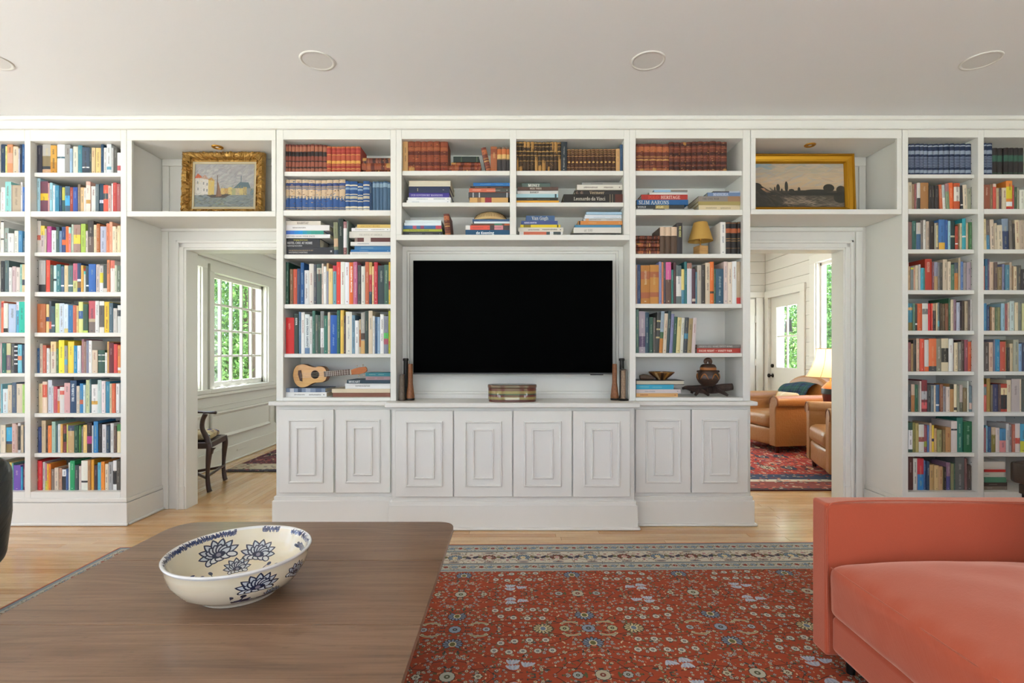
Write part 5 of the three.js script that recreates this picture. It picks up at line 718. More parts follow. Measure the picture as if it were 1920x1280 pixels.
const dab = (k, w, h, n, x0, x1, y0, y1, cols, len = 26, th = 7, ang = 0) => { for (let i = 0; i < n; i++) { k.save(); k.translate(rnd(x0, x1) * w, rnd(y0, y1) * h); k.rotate(ang + rnd(-0.5, 0.5)); k.globalAlpha = rnd(0.15, 0.5); k.fillStyle = pick(cols); k.beginPath(); k.ellipse(0, 0, rnd(0.4, 1) * len, rnd(0.4, 1) * th, 0, 0, 7); k.fill(); k.restore(); } };
const giltOld = M({ color: lin('#a98244'), roughness: 0.45, metalness: 0.75, bumpMap: crease, bumpScale: 0.003 }), giltNew = M({ color: lin('#b98722'), roughness: 0.38, metalness: 0.8 });
painting('small harbour painting in ornate gilt frame in the left niche', fx(347, -0.2), fx(498.5, -0.2), shelfTop.Nleft, 0.462, -0.185, 0.045, 0.062, giltOld, true, (k, w, h) => {
  k.fillStyle = '#a9a7a6'; k.fillRect(0, 0, w, h); dab(k, w, h, 420, 0, 1, 0, 0.5, ['#b4b2b4', '#9a9698', '#c8c4c0', '#a8a0a0', '#8e8c94', '#cfc8bc'], 40, 14, -0.5);
  dab(k, w, h, 90, 0.3, 1, 0.3, 0.6, ['#c4c0b8', '#b0aea8', '#bcb8b4', '#9aa8a8'], 36, 12);
  k.fillStyle = '#d6cfc6'; k.fillRect(0, 0.32 * h, 0.16 * w, 0.4 * h); k.fillStyle = '#ddd6cc'; k.fillRect(0.13 * w, 0.34 * h, 0.1 * w, 0.36 * h); k.fillStyle = '#d9b860'; k.fillRect(0.23 * w, 0.36 * h, 0.1 * w, 0.36 * h);
  k.fillStyle = '#c85a34'; k.beginPath(); k.moveTo(0, 0.33 * h); k.lineTo(0.05 * w, 0.22 * h); k.lineTo(0.15 * w, 0.33 * h); k.fill(); k.fillStyle = '#b8907a'; k.beginPath(); k.moveTo(0.1 * w, 0.33 * h); k.lineTo(0.17 * w, 0.25 * h); k.lineTo(0.25 * w, 0.37 * h); k.fill(); k.fillStyle = '#b8863a'; k.beginPath(); k.moveTo(0.22 * w, 0.37 * h); k.lineTo(0.28 * w, 0.31 * h); k.lineTo(0.34 * w, 0.4 * h); k.fill();
  k.fillStyle = '#8a8a88'; for (const [x, y] of [[0.04, 0.4], [0.14, 0.42], [0.2, 0.44], [0.05, 0.55], [0.15, 0.57], [0.2, 0.58]]) k.fillRect(x * w, y * h, 0.02 * w, 0.06 * h);
  k.fillStyle = '#5a7078'; k.beginPath(); k.moveTo(0.65 * w, 0.56 * h); k.lineTo(0.76 * w, 0.42 * h); k.lineTo(0.9 * w, 0.43 * h); k.lineTo(0.94 * w, 0.56 * h); k.fill(); k.fillRect(0.77 * w, 0.28 * h, 0.012 * w, 0.16 * h);
  const hc = ['#d8b46a', '#c49a5a', '#d9c070', '#a8a878', '#c8b08a', '#d0b870', '#b8a068', '#8a9090', '#6a7f88']; for (let i = 0; i < 9; i++) { k.fillStyle = hc[i]; k.fillRect((0.44 + i * 0.062) * w, (0.52 + rnd(0, 0.05)) * h, 0.065 * w, 0.22 * h); }
  dab(k, w, h, 60, 0.42, 1, 0.5, 0.72, ['#c8a860', '#8a7a58', '#6a7a80', '#d8c080', '#5a6a70'], 14, 6, 1.5);
  k.fillStyle = '#7c8688'; k.fillRect(0, 0.72 * h, w, 0.28 * h); dab(k, w, h, 150, 0.3, 1, 0.74, 1, ['#8e9698', '#70787a', '#a0a498', '#5e686c', '#b0aa98'], 40, 6); dab(k, w, h, 80, 0, 0.55, 0.7, 0.98, ['#4a4a44', '#6a6a50', '#8a8a68', '#3a4044', '#a09a70', '#7a9a8a'], 30, 8);
  k.fillStyle = '#4a4038'; k.beginPath(); k.moveTo(0.2 * w, 0.72 * h); k.lineTo(0.62 * w, 0.7 * h); k.lineTo(0.5 * w, 0.78 * h); k.lineTo(0.28 * w, 0.78 * h); k.fill(); k.fillStyle = '#8a6248'; k.beginPath(); k.moveTo(0.36 * w, 0.76 * h); k.lineTo(0.39 * w, 0.4 * h); k.lineTo(0.46 * w, 0.74 * h); k.fill(); k.fillStyle = '#5a4030'; k.fillRect(0.375 * w, 0.26 * h, 0.01 * w, 0.5 * h);
  dab(k, w, h, 120, 0, 0.34, 0.3, 0.72, ['#b8b0a4', '#cfc6b8', '#c8a858', '#a89c90'], 12, 5, 1.5); dab(k, w, h, 90, 0, 1, 0.68, 1, ['#5a5e58', '#767c74', '#46423c', '#98a090', '#7a6a50'], 26, 5); dab(k, w, h, 60, 0.4, 1, 0.5, 0.74, ['#a88a50', '#7a745c', '#5a6468', '#c0a058'], 10, 6, 1.5);
  k.globalAlpha = 0.2; k.fillStyle = '#4a4440'; k.fillRect(0, 0, w, h); k.globalAlpha = 1;
}, 0.016);
painting('wide landscape painting at dusk in plain gilt frame in the right niche', fx(1392, -0.2), fx(1600, -0.19), shelfTop.Nright, 0.44, -0.19, 0.05, 0.064, giltNew, false, (k, w, h) => {
  for (let i = 0; i < 40; i++) { k.fillStyle = ['#a9a294', '#b3a68f', '#bda98c', '#c4ab8a', '#c2a684', '#b79d80'][Math.min(5, Math.floor(i / 7))]; k.fillRect(0, i / 40 * 0.62 * h, w, h / 40 * 0.7); }
  dab(k, w, h, 200, 0, 1, 0.02, 0.5, ['#b9a890', '#c8ad8c', '#a8a8a4', '#c4b09a', '#b09a88', '#a8a8a8', '#cdb292'], 60, 9, -0.15); dab(k, w, h, 20, 0, 0.2, 0, 0.12, ['#7a98b0', '#8aa4b4'], 40, 10);
  k.fillStyle = '#4a4438'; k.fillRect(0, 0.62 * h, w, 0.38 * h); dab(k, w, h, 160, 0.3, 1, 0.72, 1, ['#7a6a5a', '#8a7868', '#6a5c50', '#9a8672', '#5a4e44'], 44, 6);
  k.fillStyle = '#38342c'; k.beginPath(); k.moveTo(0, 0.46 * h); k.lineTo(0.1 * w, 0.5 * h); k.lineTo(0.3 * w, 0.76 * h); k.lineTo(0.4 * w, h); k.lineTo(0, h); k.fill(); k.fillStyle = '#b98c68'; k.beginPath(); k.moveTo(0.1 * w, 0.57 * h); k.lineTo(0.13 * w, 0.56 * h); k.lineTo(0.27 * w, 0.74 * h); k.lineTo(0.2 * w, 0.73 * h); k.fill();
  const bush = (x, y, rx, ry) => { k.fillStyle = '#35322a'; k.beginPath(); k.ellipse(x * w, y * h, rx * w, ry * h, 0, 0, 7); k.fill(); }; bush(0.285, 0.56, 0.02, 0.09); bush(0.375, 0.53, 0.018, 0.12); bush(0.25, 0.59, 0.008, 0.06); bush(0.325, 0.61, 0.01, 0.04); bush(0.43, 0.62, 0.03, 0.04); bush(0.51, 0.6, 0.015, 0.06); bush(0.83, 0.56, 0.06, 0.09); bush(0.96, 0.6, 0.05, 0.09); bush(0.7, 0.63, 0.14, 0.04); bush(0.55, 0.64, 0.12, 0.03); bush(0.95, 0.78, 0.07, 0.12); bush(0.04, 0.52, 0.07, 0.08);
  k.fillStyle = '#2f2c26'; k.fillRect(0, 0.66 * h, w, 0.07 * h); dab(k, w, h, 120, 0, 0.45, 0.62, 1, ['#2e2a24', '#45403a', '#3a3830', '#54493c'], 40, 8, 0.6); dab(k, w, h, 40, 0.35, 0.7, 0.78, 0.92, ['#b89a80', '#a08a78', '#c8ab90'], 40, 4);
}, 0);
// ---------------------------------------------------------------- rugs
function floret(k, x, y, r, petals, c, mid, edge = '#2a2420') { k.fillStyle = edge; k.beginPath(); k.arc(x, y, r * 1.12, 0, 7); k.fill(); k.fillStyle = c; for (let i = 0; i < petals; i++) { const a = i / petals * Math.PI * 2; k.beginPath(); k.arc(x + Math.cos(a) * r * 0.66, y + Math.sin(a) * r * 0.66, r * 0.4, 0, 7); k.fill(); } k.fillStyle = mid; k.beginPath(); k.arc(x, y, r * 0.42, 0, 7); k.fill(); k.fillStyle = c; k.beginPath(); k.arc(x, y, r * 0.16, 0, 7); k.fill(); }
function palmette(k, x, y, r, c, core, dir = 1) { for (let i = 0; i < 11; i++) { const a = Math.PI * (i / 10) * 1.5 - Math.PI * 0.25; k.fillStyle = '#2c2622'; k.beginPath(); k.ellipse(x - Math.cos(a) * r * 0.62, y - dir * Math.sin(a) * r * 0.5, r * 0.36, r * 0.2, Math.atan2(dir * Math.sin(a), Math.cos(a)), 0, 7); k.fill(); k.fillStyle = c; k.beginPath(); k.ellipse(x - Math.cos(a) * r * 0.62, y - dir * Math.sin(a) * r * 0.5, r * 0.29, r * 0.13, Math.atan2(dir * Math.sin(a), Math.cos(a)), 0, 7); k.fill(); } k.fillStyle = '#e0d0a8'; k.beginPath(); k.ellipse(x, y + dir * r * 0.02, r * 0.36, r * 0.4, 0, 0, 7); k.fill(); k.fillStyle = core; k.beginPath(); k.ellipse(x, y + dir * r * 0.02, r * 0.25, r * 0.3, 0, 0, 7); k.fill(); }
const TU = 1.112, TV = 0.605;
const fieldTex = canvasTex(paper(1536, 836, (k, W, Hh) => {
  const sc = W / TU, at = (u, v, fn) => { for (const du of [-TU, 0, TU]) for (const dv of [-TV, 0, TV]) { const x = (u + du) * sc, y = (v + dv) * sc; if (x > -120 && x < W + 120 && y > -120 && y < Hh + 120) fn(x, y); } };
  k.fillStyle = '#a9411f'; k.fillRect(0, 0, W, Hh);
  for (let i = 0; i < 260; i++) { k.fillStyle = pick(['#ac4522', '#9c381c', '#a84020', '#b24a28']); k.globalAlpha = 0.35; k.fillRect(0, rnd() * Hh, W, rnd(1, 4)); } k.globalAlpha = 1;
  const sym = (u, v, fn) => { for (const su of [1, -1]) for (const sv of [1, -1]) fn(su * u, sv * v, su, sv); };
  k.strokeStyle = '#43201a'; k.lineWidth = 4;                          // vines
  const vine = (a) => sym(0, 0, (_u, _v, su, sv) => { for (const c0 of [0, TU / 2]) for (const du of [-TU, 0, TU]) for (const dv of [-TV, 0, TV]) { k.beginPath(); a.forEach(([u, v], i) => { const x = (c0 + su * u + du) * sc, y = (sv * v + dv) * sc; i ? k.quadraticCurveTo((c0 + su * (a[i - 1][0] + u) / 2 + du) * sc, (sv * (a[i - 1][1] * 0.2 + v * 0.8) + dv) * sc, x, y) : k.moveTo(x, y); }); k.stroke(); } });
  vine([[0, 0.01], [0.09, 0.035], [0.19, 0.06], [0.278, 0.05]]); vine([[0, 0.13], [0.1, 0.16], [0.2, 0.2], [0.278, 0.21]]); vine([[0.02, 0.29], [0.1, 0.262], [0.19, 0.255], [0.27, 0.285]]); vine([[0.06, 0.03], [0.12, 0.09], [0.22, 0.12]]); vine([[0.05, 0.2], [0.12, 0.23], [0.18, 0.3]]); vine([[0.1, 0.05], [0.2, 0.03], [0.278, 0.0]]); vine([[0.0, 0.2], [0.06, 0.22], [0.1, 0.27]]);
  const quiet = rnd; const small = [];
  for (let i = 0; i < 620; i++) small.push([rnd(0, TU / 2), rnd(0, TV / 2), rnd(), rnd(0.004, 0.0095)]);
  for (const [u, v, q, r] of small) for (const su of [1, -1]) for (const sv of [1, -1]) at(su * u, sv * v, (x, y) => { if (q < 0.4) floret(k, x, y, r * sc * 0.8, 5, pick(['#d9cba6', '#c9c2b4', '#b8b4b0']), '#6a3a2c'); else if (q < 0.75) { k.fillStyle = ['#5a5a34', '#3a4038', '#6a6640'][Math.floor(q * 40) % 3]; k.beginPath(); k.ellipse(x, y, r * sc, r * sc * 0.45, q * 20 * su * sv, 0, 7); k.fill(); } else { k.fillStyle = ['#d88a5a', '#d8c8a0', '#c87050'][Math.floor(q * 30) % 3]; k.beginPath(); k.ellipse(x, y, r * sc * 0.7, r * sc * 0.4, q * 9 * su * sv, 0, 7); k.fill(); } });
  const big = (u, v, r, c, core, d) => sym(u, v, (a, b, su, sv) => at(a, b, (x, y) => palmette(k, x, y, r * sc, c, core, d * sv)));
  const fl = (u, v, r, n, c, m) => sym(u, v, (a, b) => at(a, b, (x, y) => floret(k, x, y, r * sc, n, c, m)));
  big(0, 0.104, 0.044, '#7d8aa0', '#6a6434', 1); big(TU / 2, 0.104, 0.046, '#7d8aa0', '#6a6434', 1);
  fl(0, 0, 0.024, 10, '#93a0b0', '#4a4238'); fl(TU / 2, 0, 0.026, 10, '#8d99ae', '#4a4238'); fl(0, TV / 2, 0.026, 12, '#bdbaa6', '#55553a'); fl(TU / 2, TV / 2, 0.026, 12, '#bdb298', '#7a3a2c');
  big(TU / 2 - 0.19, 0.0, 0.045, '#c9b98a', '#6f7f98', 1); fl(TU / 2 - 0.1, 0, 0.02, 8, '#b9b48c', '#3f4030'); fl(0.13, 0, 0.015, 8, '#a9aeb4', '#54402f'); fl(TU / 2 - 0.09, TV / 2, 0.018, 8, '#a8aaa6', '#4a4a34'); fl(0.11, TV / 2, 0.015, 6, '#c8c0a4', '#5a4a34');
  for (const [u, v] of [[0.165, 0.15], [0.222, 0.16], [0.276, 0.155], [0.333, 0.155], [0.39, 0.152], [0.19, 0.1], [0.245, 0.088], [0.305, 0.082], [0.37, 0.082]]) fl(u, v, 0.0145, 9, '#cfc8b6', '#4f5a66');
  for (const [u, v, a] of [[0.235, 0.222, 0.2], [0.235, 0.254, -0.1], [0.29, 0.238, 0.3]]) sym(u, v, (p, q, su, sv) => at(p, q, (x, y) => { for (let i = -2; i <= 2; i++) { k.fillStyle = i % 2 ? '#a9b2c4' : '#c3c6d0'; k.beginPath(); k.ellipse(x + i * 0.008 * sc, y, 0.006 * sc, 0.016 * sc, (i * 0.3 + a) * su * sv, 0, 7); k.fill(); } }));
  for (const [c0, u] of [[0, 0.1], [TU / 2, 0.075]]) sym(u, 0.045, (p, q, su, sv) => at(c0 + p, q, (x, y) => { k.strokeStyle = '#d9cfa8'; k.lineWidth = 0.011 * sc; k.lineCap = 'round'; k.beginPath(); k.moveTo(x - su * 0.032 * sc, y - sv * 0.004 * sc); k.quadraticCurveTo(x, y + sv * 0.016 * sc, x + su * 0.034 * sc, y - sv * 0.006 * sc); k.stroke(); k.strokeStyle = '#6a6238'; k.lineWidth = 0.004 * sc; k.stroke(); }));
  k.globalAlpha = 0.1; for (let i = 0; i < Hh; i += 2) { k.fillStyle = i % 4 ? '#000' : '#fff'; k.fillRect(0, i, W, 1); } k.globalAlpha = 1;
}), 1 / TU, 1 / TV);
const BL = 0.76, BW = 0.377;
const borderTex = canvasTex(paper(1024, 508, (k, W, Hh) => {                // u along the border, top = outer edge
  const f = (a, b, c) => { k.fillStyle = c; k.fillRect(0, a * Hh, W, (b - a) * Hh); };
  f(0, 1, '#a9a79c'); f(0, 0.02, '#b85434'); f(0.02, 0.04, '#6f7478');
  const guard = (a, b, off) => { f(a, b, '#bdb6a6'); f(a, a + 0.03, '#8b979c'); f(b - 0.035, b, '#8b979c'); const c = (a + b) / 2 * Hh; for (let i = -1; i < 9; i++) { const x = (i + off) / 8 * W; floret(k, x, c, 15, 6, '#a8442c', '#5a2c20'); floret(k, x + W / 16, c, 20, 8, '#8b9aa8', '#5a6a74'); k.fillStyle = '#6a6444'; for (const d of [-1, 1]) { k.beginPath(); k.ellipse(x + W / 32 * d, c + d * 12, 13, 5, d * 0.6, 0, 7); k.fill(); } k.fillStyle = '#7f8b94'; k.beginPath(); k.ellipse(x + W / 32, c - 14, 10, 5, 0.4, 0, 7); k.fill(); } };
  guard(0.05, 0.29, 0.2); guard(0.74, 0.96, 0.6);
  f(0.3, 0.315, '#4a4038'); f(0.315, 0.725, '#d3c8b4'); f(0.725, 0.74, '#4a4038'); const c = 0.52 * Hh;
  k.strokeStyle = '#6a3a34'; k.lineWidth = 5; k.beginPath(); for (let x = 0; x <= W; x += 8) k.lineTo(x, c + Math.sin(x / W * Math.PI * 4) * 62); k.stroke(); k.beginPath(); for (let x = 0; x <= W; x += 8) k.lineTo(x, c - Math.sin(x / W * Math.PI * 4) * 62); k.stroke();
  for (let i = 0; i < 4; i++) { const x = (i + 0.5) / 4 * W, m = i % 2; palmette(k, x, c, 58, m ? '#8c4a38' : '#8094a8', m ? '#c99' : '#d8c090', 1); for (const d of [-1, 1]) { k.fillStyle = '#3f3a48'; k.beginPath(); k.ellipse(x + d * 98, c + d * 6, 30, 17, d * 0.7, 0, 7); k.fill(); k.fillStyle = '#6f6a42'; k.beginPath(); k.ellipse(x + d * 70, c - 8, 15, 19, 0, 0, 7); k.fill(); k.fillStyle = '#b98080'; k.beginPath(); k.arc(x + d * 118, c - 48 * d, 13, 0, 7); k.fill(); k.fillStyle = '#4a4550'; k.beginPath(); k.ellipse(x, c + d * 84, 40, 8, 0, 0, 7); k.fill(); } }
  for (let i = 0; i < 320; i++) { k.fillStyle = pick(['#8a5a4a', '#7a7a58', '#98a0a0', '#a87058', '#5a4a44']); k.beginPath(); k.ellipse(rnd() * W, rnd(0.33, 0.71) * Hh, rnd(4, 11), rnd(2, 5), rnd(0, 3), 0, 7); k.fill(); }
  for (let i = 0; i < 380; i++) { k.fillStyle = pick(['#8a5a4a', '#7a8a94', '#d8d0bc', '#5a5a4a']); k.beginPath(); k.ellipse(rnd() * W, pick([rnd(0.08, 0.27), rnd(0.76, 0.94)]) * Hh, rnd(3, 7), rnd(2, 4), rnd(0, 3), 0, 7); k.fill(); }
}), 1 / BL, 1);
function flatPatch(pts, uvs, y) { const g = new THREE.BufferGeometry(), p = [], u = []; for (const i of [0, 1, 2, 0, 2, 3]) { p.push(pts[i][0], y, pts[i][1]); u.push(...uvs[i]); } g.setAttribute('position', new THREE.Float32BufferAttribute(p, 3)); g.setAttribute('uv', new THREE.Float32BufferAttribute(u, 2)); g.computeVertexNormals(); return g; }
{ const W = 4.75, L = 3.35, t = thing('patterned_rug', 'large rust-red floral carpet with cream and grey-blue border on the floor', 'rug', [-2.317, 0, DIST - 2.963], 0.0201), y = 0.0096, bump = { bumpMap: weave, bumpScale: 0.0008, roughness: 0.95, sheen: 0.3, sheenRoughness: 0.6 };
  part(t, 'pile_body', rb(W, 0.009, L, 0.003), M({ color: lin('#9a4028'), ...bump }), [W / 2, 0.0047, L / 2]);
  const I = [[BW, BW], [BW, L - BW], [W - BW, L - BW], [W - BW, BW]];
  part(t, 'field', flatPatch(I, I.map(([a, b]) => [a - 2.062 + TU * 4, 8 * TV - (b + 0.285)]), y), M({ map: fieldTex, ...bump }));
  const O = [[0.004, 0.004], [0.004, L - 0.004], [W - 0.004, L - 0.004], [W - 0.004, 0.004]], bm = M({ map: borderTex, ...bump });
  for (let i = 0; i < 4; i++) { const j = (i + 1) % 4, a = O[i], b = O[j], c = I[j], d = I[i], ax = i % 2 ? 0 : 1; part(t, 'border', flatPatch([a, b, c, d], [[a[ax], 1], [b[ax], 1], [c[ax], 0], [d[ax], 0]], y), bm); }
}
const tribal = (s, field, cols, edge) => canvasTex(paper(768, 768, (k, W, Hh) => { seed = s; k.fillStyle = field; k.fillRect(0, 0, W, Hh); for (let i = 0; i < 1500; i++) { const x = rnd() * W, y = rnd() * Hh, c = pick(cols); for (const m of [0, 1]) { k.save(); k.translate(m ? W - x : x, y); k.rotate(pick([0, 0.8, -0.8, 1.57])); k.fillStyle = c; k.fillRect(-rnd(6, 16), -rnd(2, 5), rnd(8, 30), rnd(3, 8)); k.restore(); } } for (let i = 0; i < 40; i++) { const x = (i % 8 + 0.5) / 8 * W, y = (Math.floor(i / 8) + 0.5) / 5 * Hh; palmette(k, x, y, 34, pick(cols), pick(cols), i % 2 ? 1 : -1); } for (const [a, b, c] of edge) { k.fillStyle = c; k.fillRect(0, (1 - b) * Hh, W, (b - a) * Hh); for (let i = 0; i < 150 * (b - a) * 10; i++) { k.fillStyle = pick(cols); k.fillRect(rnd() * W, (1 - rnd(a, b)) * Hh, rnd(5, 18), rnd(3, 7)); } } }));
{ const tx = tribal(77, '#a8342c', ['#c8503c', '#b8b0a0', '#2f3c5c', '#8a2a28', '#d8744c', '#3c3436', '#c8a888', '#7a3030'], [[0, 0.02, '#3a2c30'], [0.02, 0.1, '#8a4038'], [0.1, 0.13, '#d0c4b0'], [0.13, 0.2, '#34405c']]), t = thing('patterned_rug', 'red and navy patterned rug under the leather armchairs', 'rug', [0, 0, 0]), x0 = 1.4, x1 = 3.9, z1 = wz(4.186), z0 = -3.5, P = [[x0, z1], [x1, z1], [x1, z0], [x0, z0]];
  part(t, 'pile_body', rb(x1 - x0, 0.01, z1 - z0, 0.003), M({ color: lin('#5a2420'), roughness: 0.95 }), [(x0 + x1) / 2, 0.0052, (z0 + z1) / 2]); part(t, 'woven_face', flatPatch(P, [[0, 0], [1.5, 0], [1.5, 1], [0, 1]], 0.0106), M({ map: tx, roughness: 0.95, bumpMap: weave, bumpScale: 0.0008 })); }
{ const tx = tribal(99, '#6a3038', ['#8a4048', '#c8bca8', '#34344c', '#5a2830', '#a88a70', '#2c2830', '#b0685a'], [[0, 0.03, '#2c2834'], [0.03, 0.12, '#b8a890'], [0.12, 0.16, '#5a2830']]), t = thing('patterned_rug', 'dark red and navy rug in the side room behind the wooden chair', 'rug', [0, 0, 0]), x0 = -2.79, x1 = -0.9, z1 = wz(4.846), z0 = -4.2, P = [[x0, z1], [x1, z1], [x1, z0], [x0, z0]];
  part(t, 'pile_body', rb(x1 - x0, 0.01, z1 - z0, 0.003), M({ color: lin('#3a2428'), roughness: 0.95 }), [(x0 + x1) / 2, 0.0052, (z0 + z1) / 2]); part(t, 'woven_face', flatPatch(P, [[0, 0], [1.2, 0], [1.2, 1], [0, 1]], 0.0106), M({ map: tx, roughness: 0.95 })); 
  part(t, 'fringe', mergeGeometries(Array.from({ length: 110 }, (_, i) => new THREE.BoxGeometry(0.005, 0.003, 0.03).translate(x0 + 0.01 + i * 0.017, 0.0016, z1 + 0.014))), M({ color: lin('#b8b08a'), roughness: 0.95 })).userData.kind = 'stuff'; }

// ---------------------------------------------------------------- coffee table and its bowl
const TY = 0.45;
{ const t = thing('coffee_table', 'low walnut-brown plank coffee table in front of the bookcases', 'table'), x0 = -1.386, x1 = -0.238, zs = [2.1, 1.711, 1.307, 0.9, 0.52].map(wz);
  const mats = [0, 1, 2].map((i) => M({ map: woodTex(0x8e6d53, 0x644730, 1.3, 0.42, 201 + i * 11, 0.6), roughness: 0.34, clearcoat: 0.4, clearcoatRoughness: 0.22, bumpMap: crease, bumpScale: 0.0002 }));
  for (let i = 0; i < 4; i++) {
    const a = zs[i] + (i ? 0.0013 : 0), b = zs[i + 1] - 0.0013, r = 0.075, s = new THREE.Shape();
    if (i === 0) { s.moveTo(x0, -b); s.lineTo(x1, -b); s.lineTo(x1, -a - r); s.quadraticCurveTo(x1, -a, x1 - r, -a); s.lineTo(x0 + r * 1.6, -a); s.quadraticCurveTo(x0, -a, x0, -a - r * 1.6); } else if (i === 3) { s.moveTo(x0, -b + r); s.quadraticCurveTo(x0, -b, x0 + r, -b); s.lineTo(x1 - r, -b); s.quadraticCurveTo(x1, -b, x1, -b + r); s.lineTo(x1, -a); s.lineTo(x0, -a); } else { s.moveTo(x0, -b); s.lineTo(x1, -b); s.lineTo(x1, -a); s.lineTo(x0, -a); }
    const g = extrude(s, 0.02, 0.001, 1).rotateX(-Math.PI / 2).translate(0, TY - 0.02, 0); const uv = g.attributes.uv, p = g.attributes.position; for (let j = 0; j < uv.count; j++) uv.setXY(j, p.getX(j) + i * 0.37, p.getZ(j) + i * 0.61);
    part(t, 'top_board', g, mats[i % 3]);
  }
  for (const [a, b, c, d] of [[x0 + 0.12, x1 - 0.12, zs[0] + 0.13, zs[0] + 0.15], [x0 + 0.12, x1 - 0.12, zs[4] - 0.15, zs[4] - 0.13], [x0 + 0.12, x0 + 0.14, zs[0] + 0.15, zs[4] - 0.15], [x1 - 0.14, x1 - 0.12, zs[0] + 0.15, zs[4] - 0.15]]) slab(t, 'apron', mats[1], a, b, TY - 0.11, TY - 0.0205, c, d);
  for (const x of [x0 + 0.14, x1 - 0.14]) for (const z of [zs[0] + 0.15, zs[4] - 0.15]) part(t, 'leg', lathe([[0.001, 0], [0.016, 0], [0.018, 0.02], [0.014, 0.05], [0.022, 0.2], [0.026, 0.26], [0.02, 0.29], [0.03, 0.31], [0.03, TY - 0.021], [0.001, TY - 0.021]], 20), mats[2], [x, 0.0106, z]).scale.y = (TY - 0.0316) / (TY - 0.021);
}
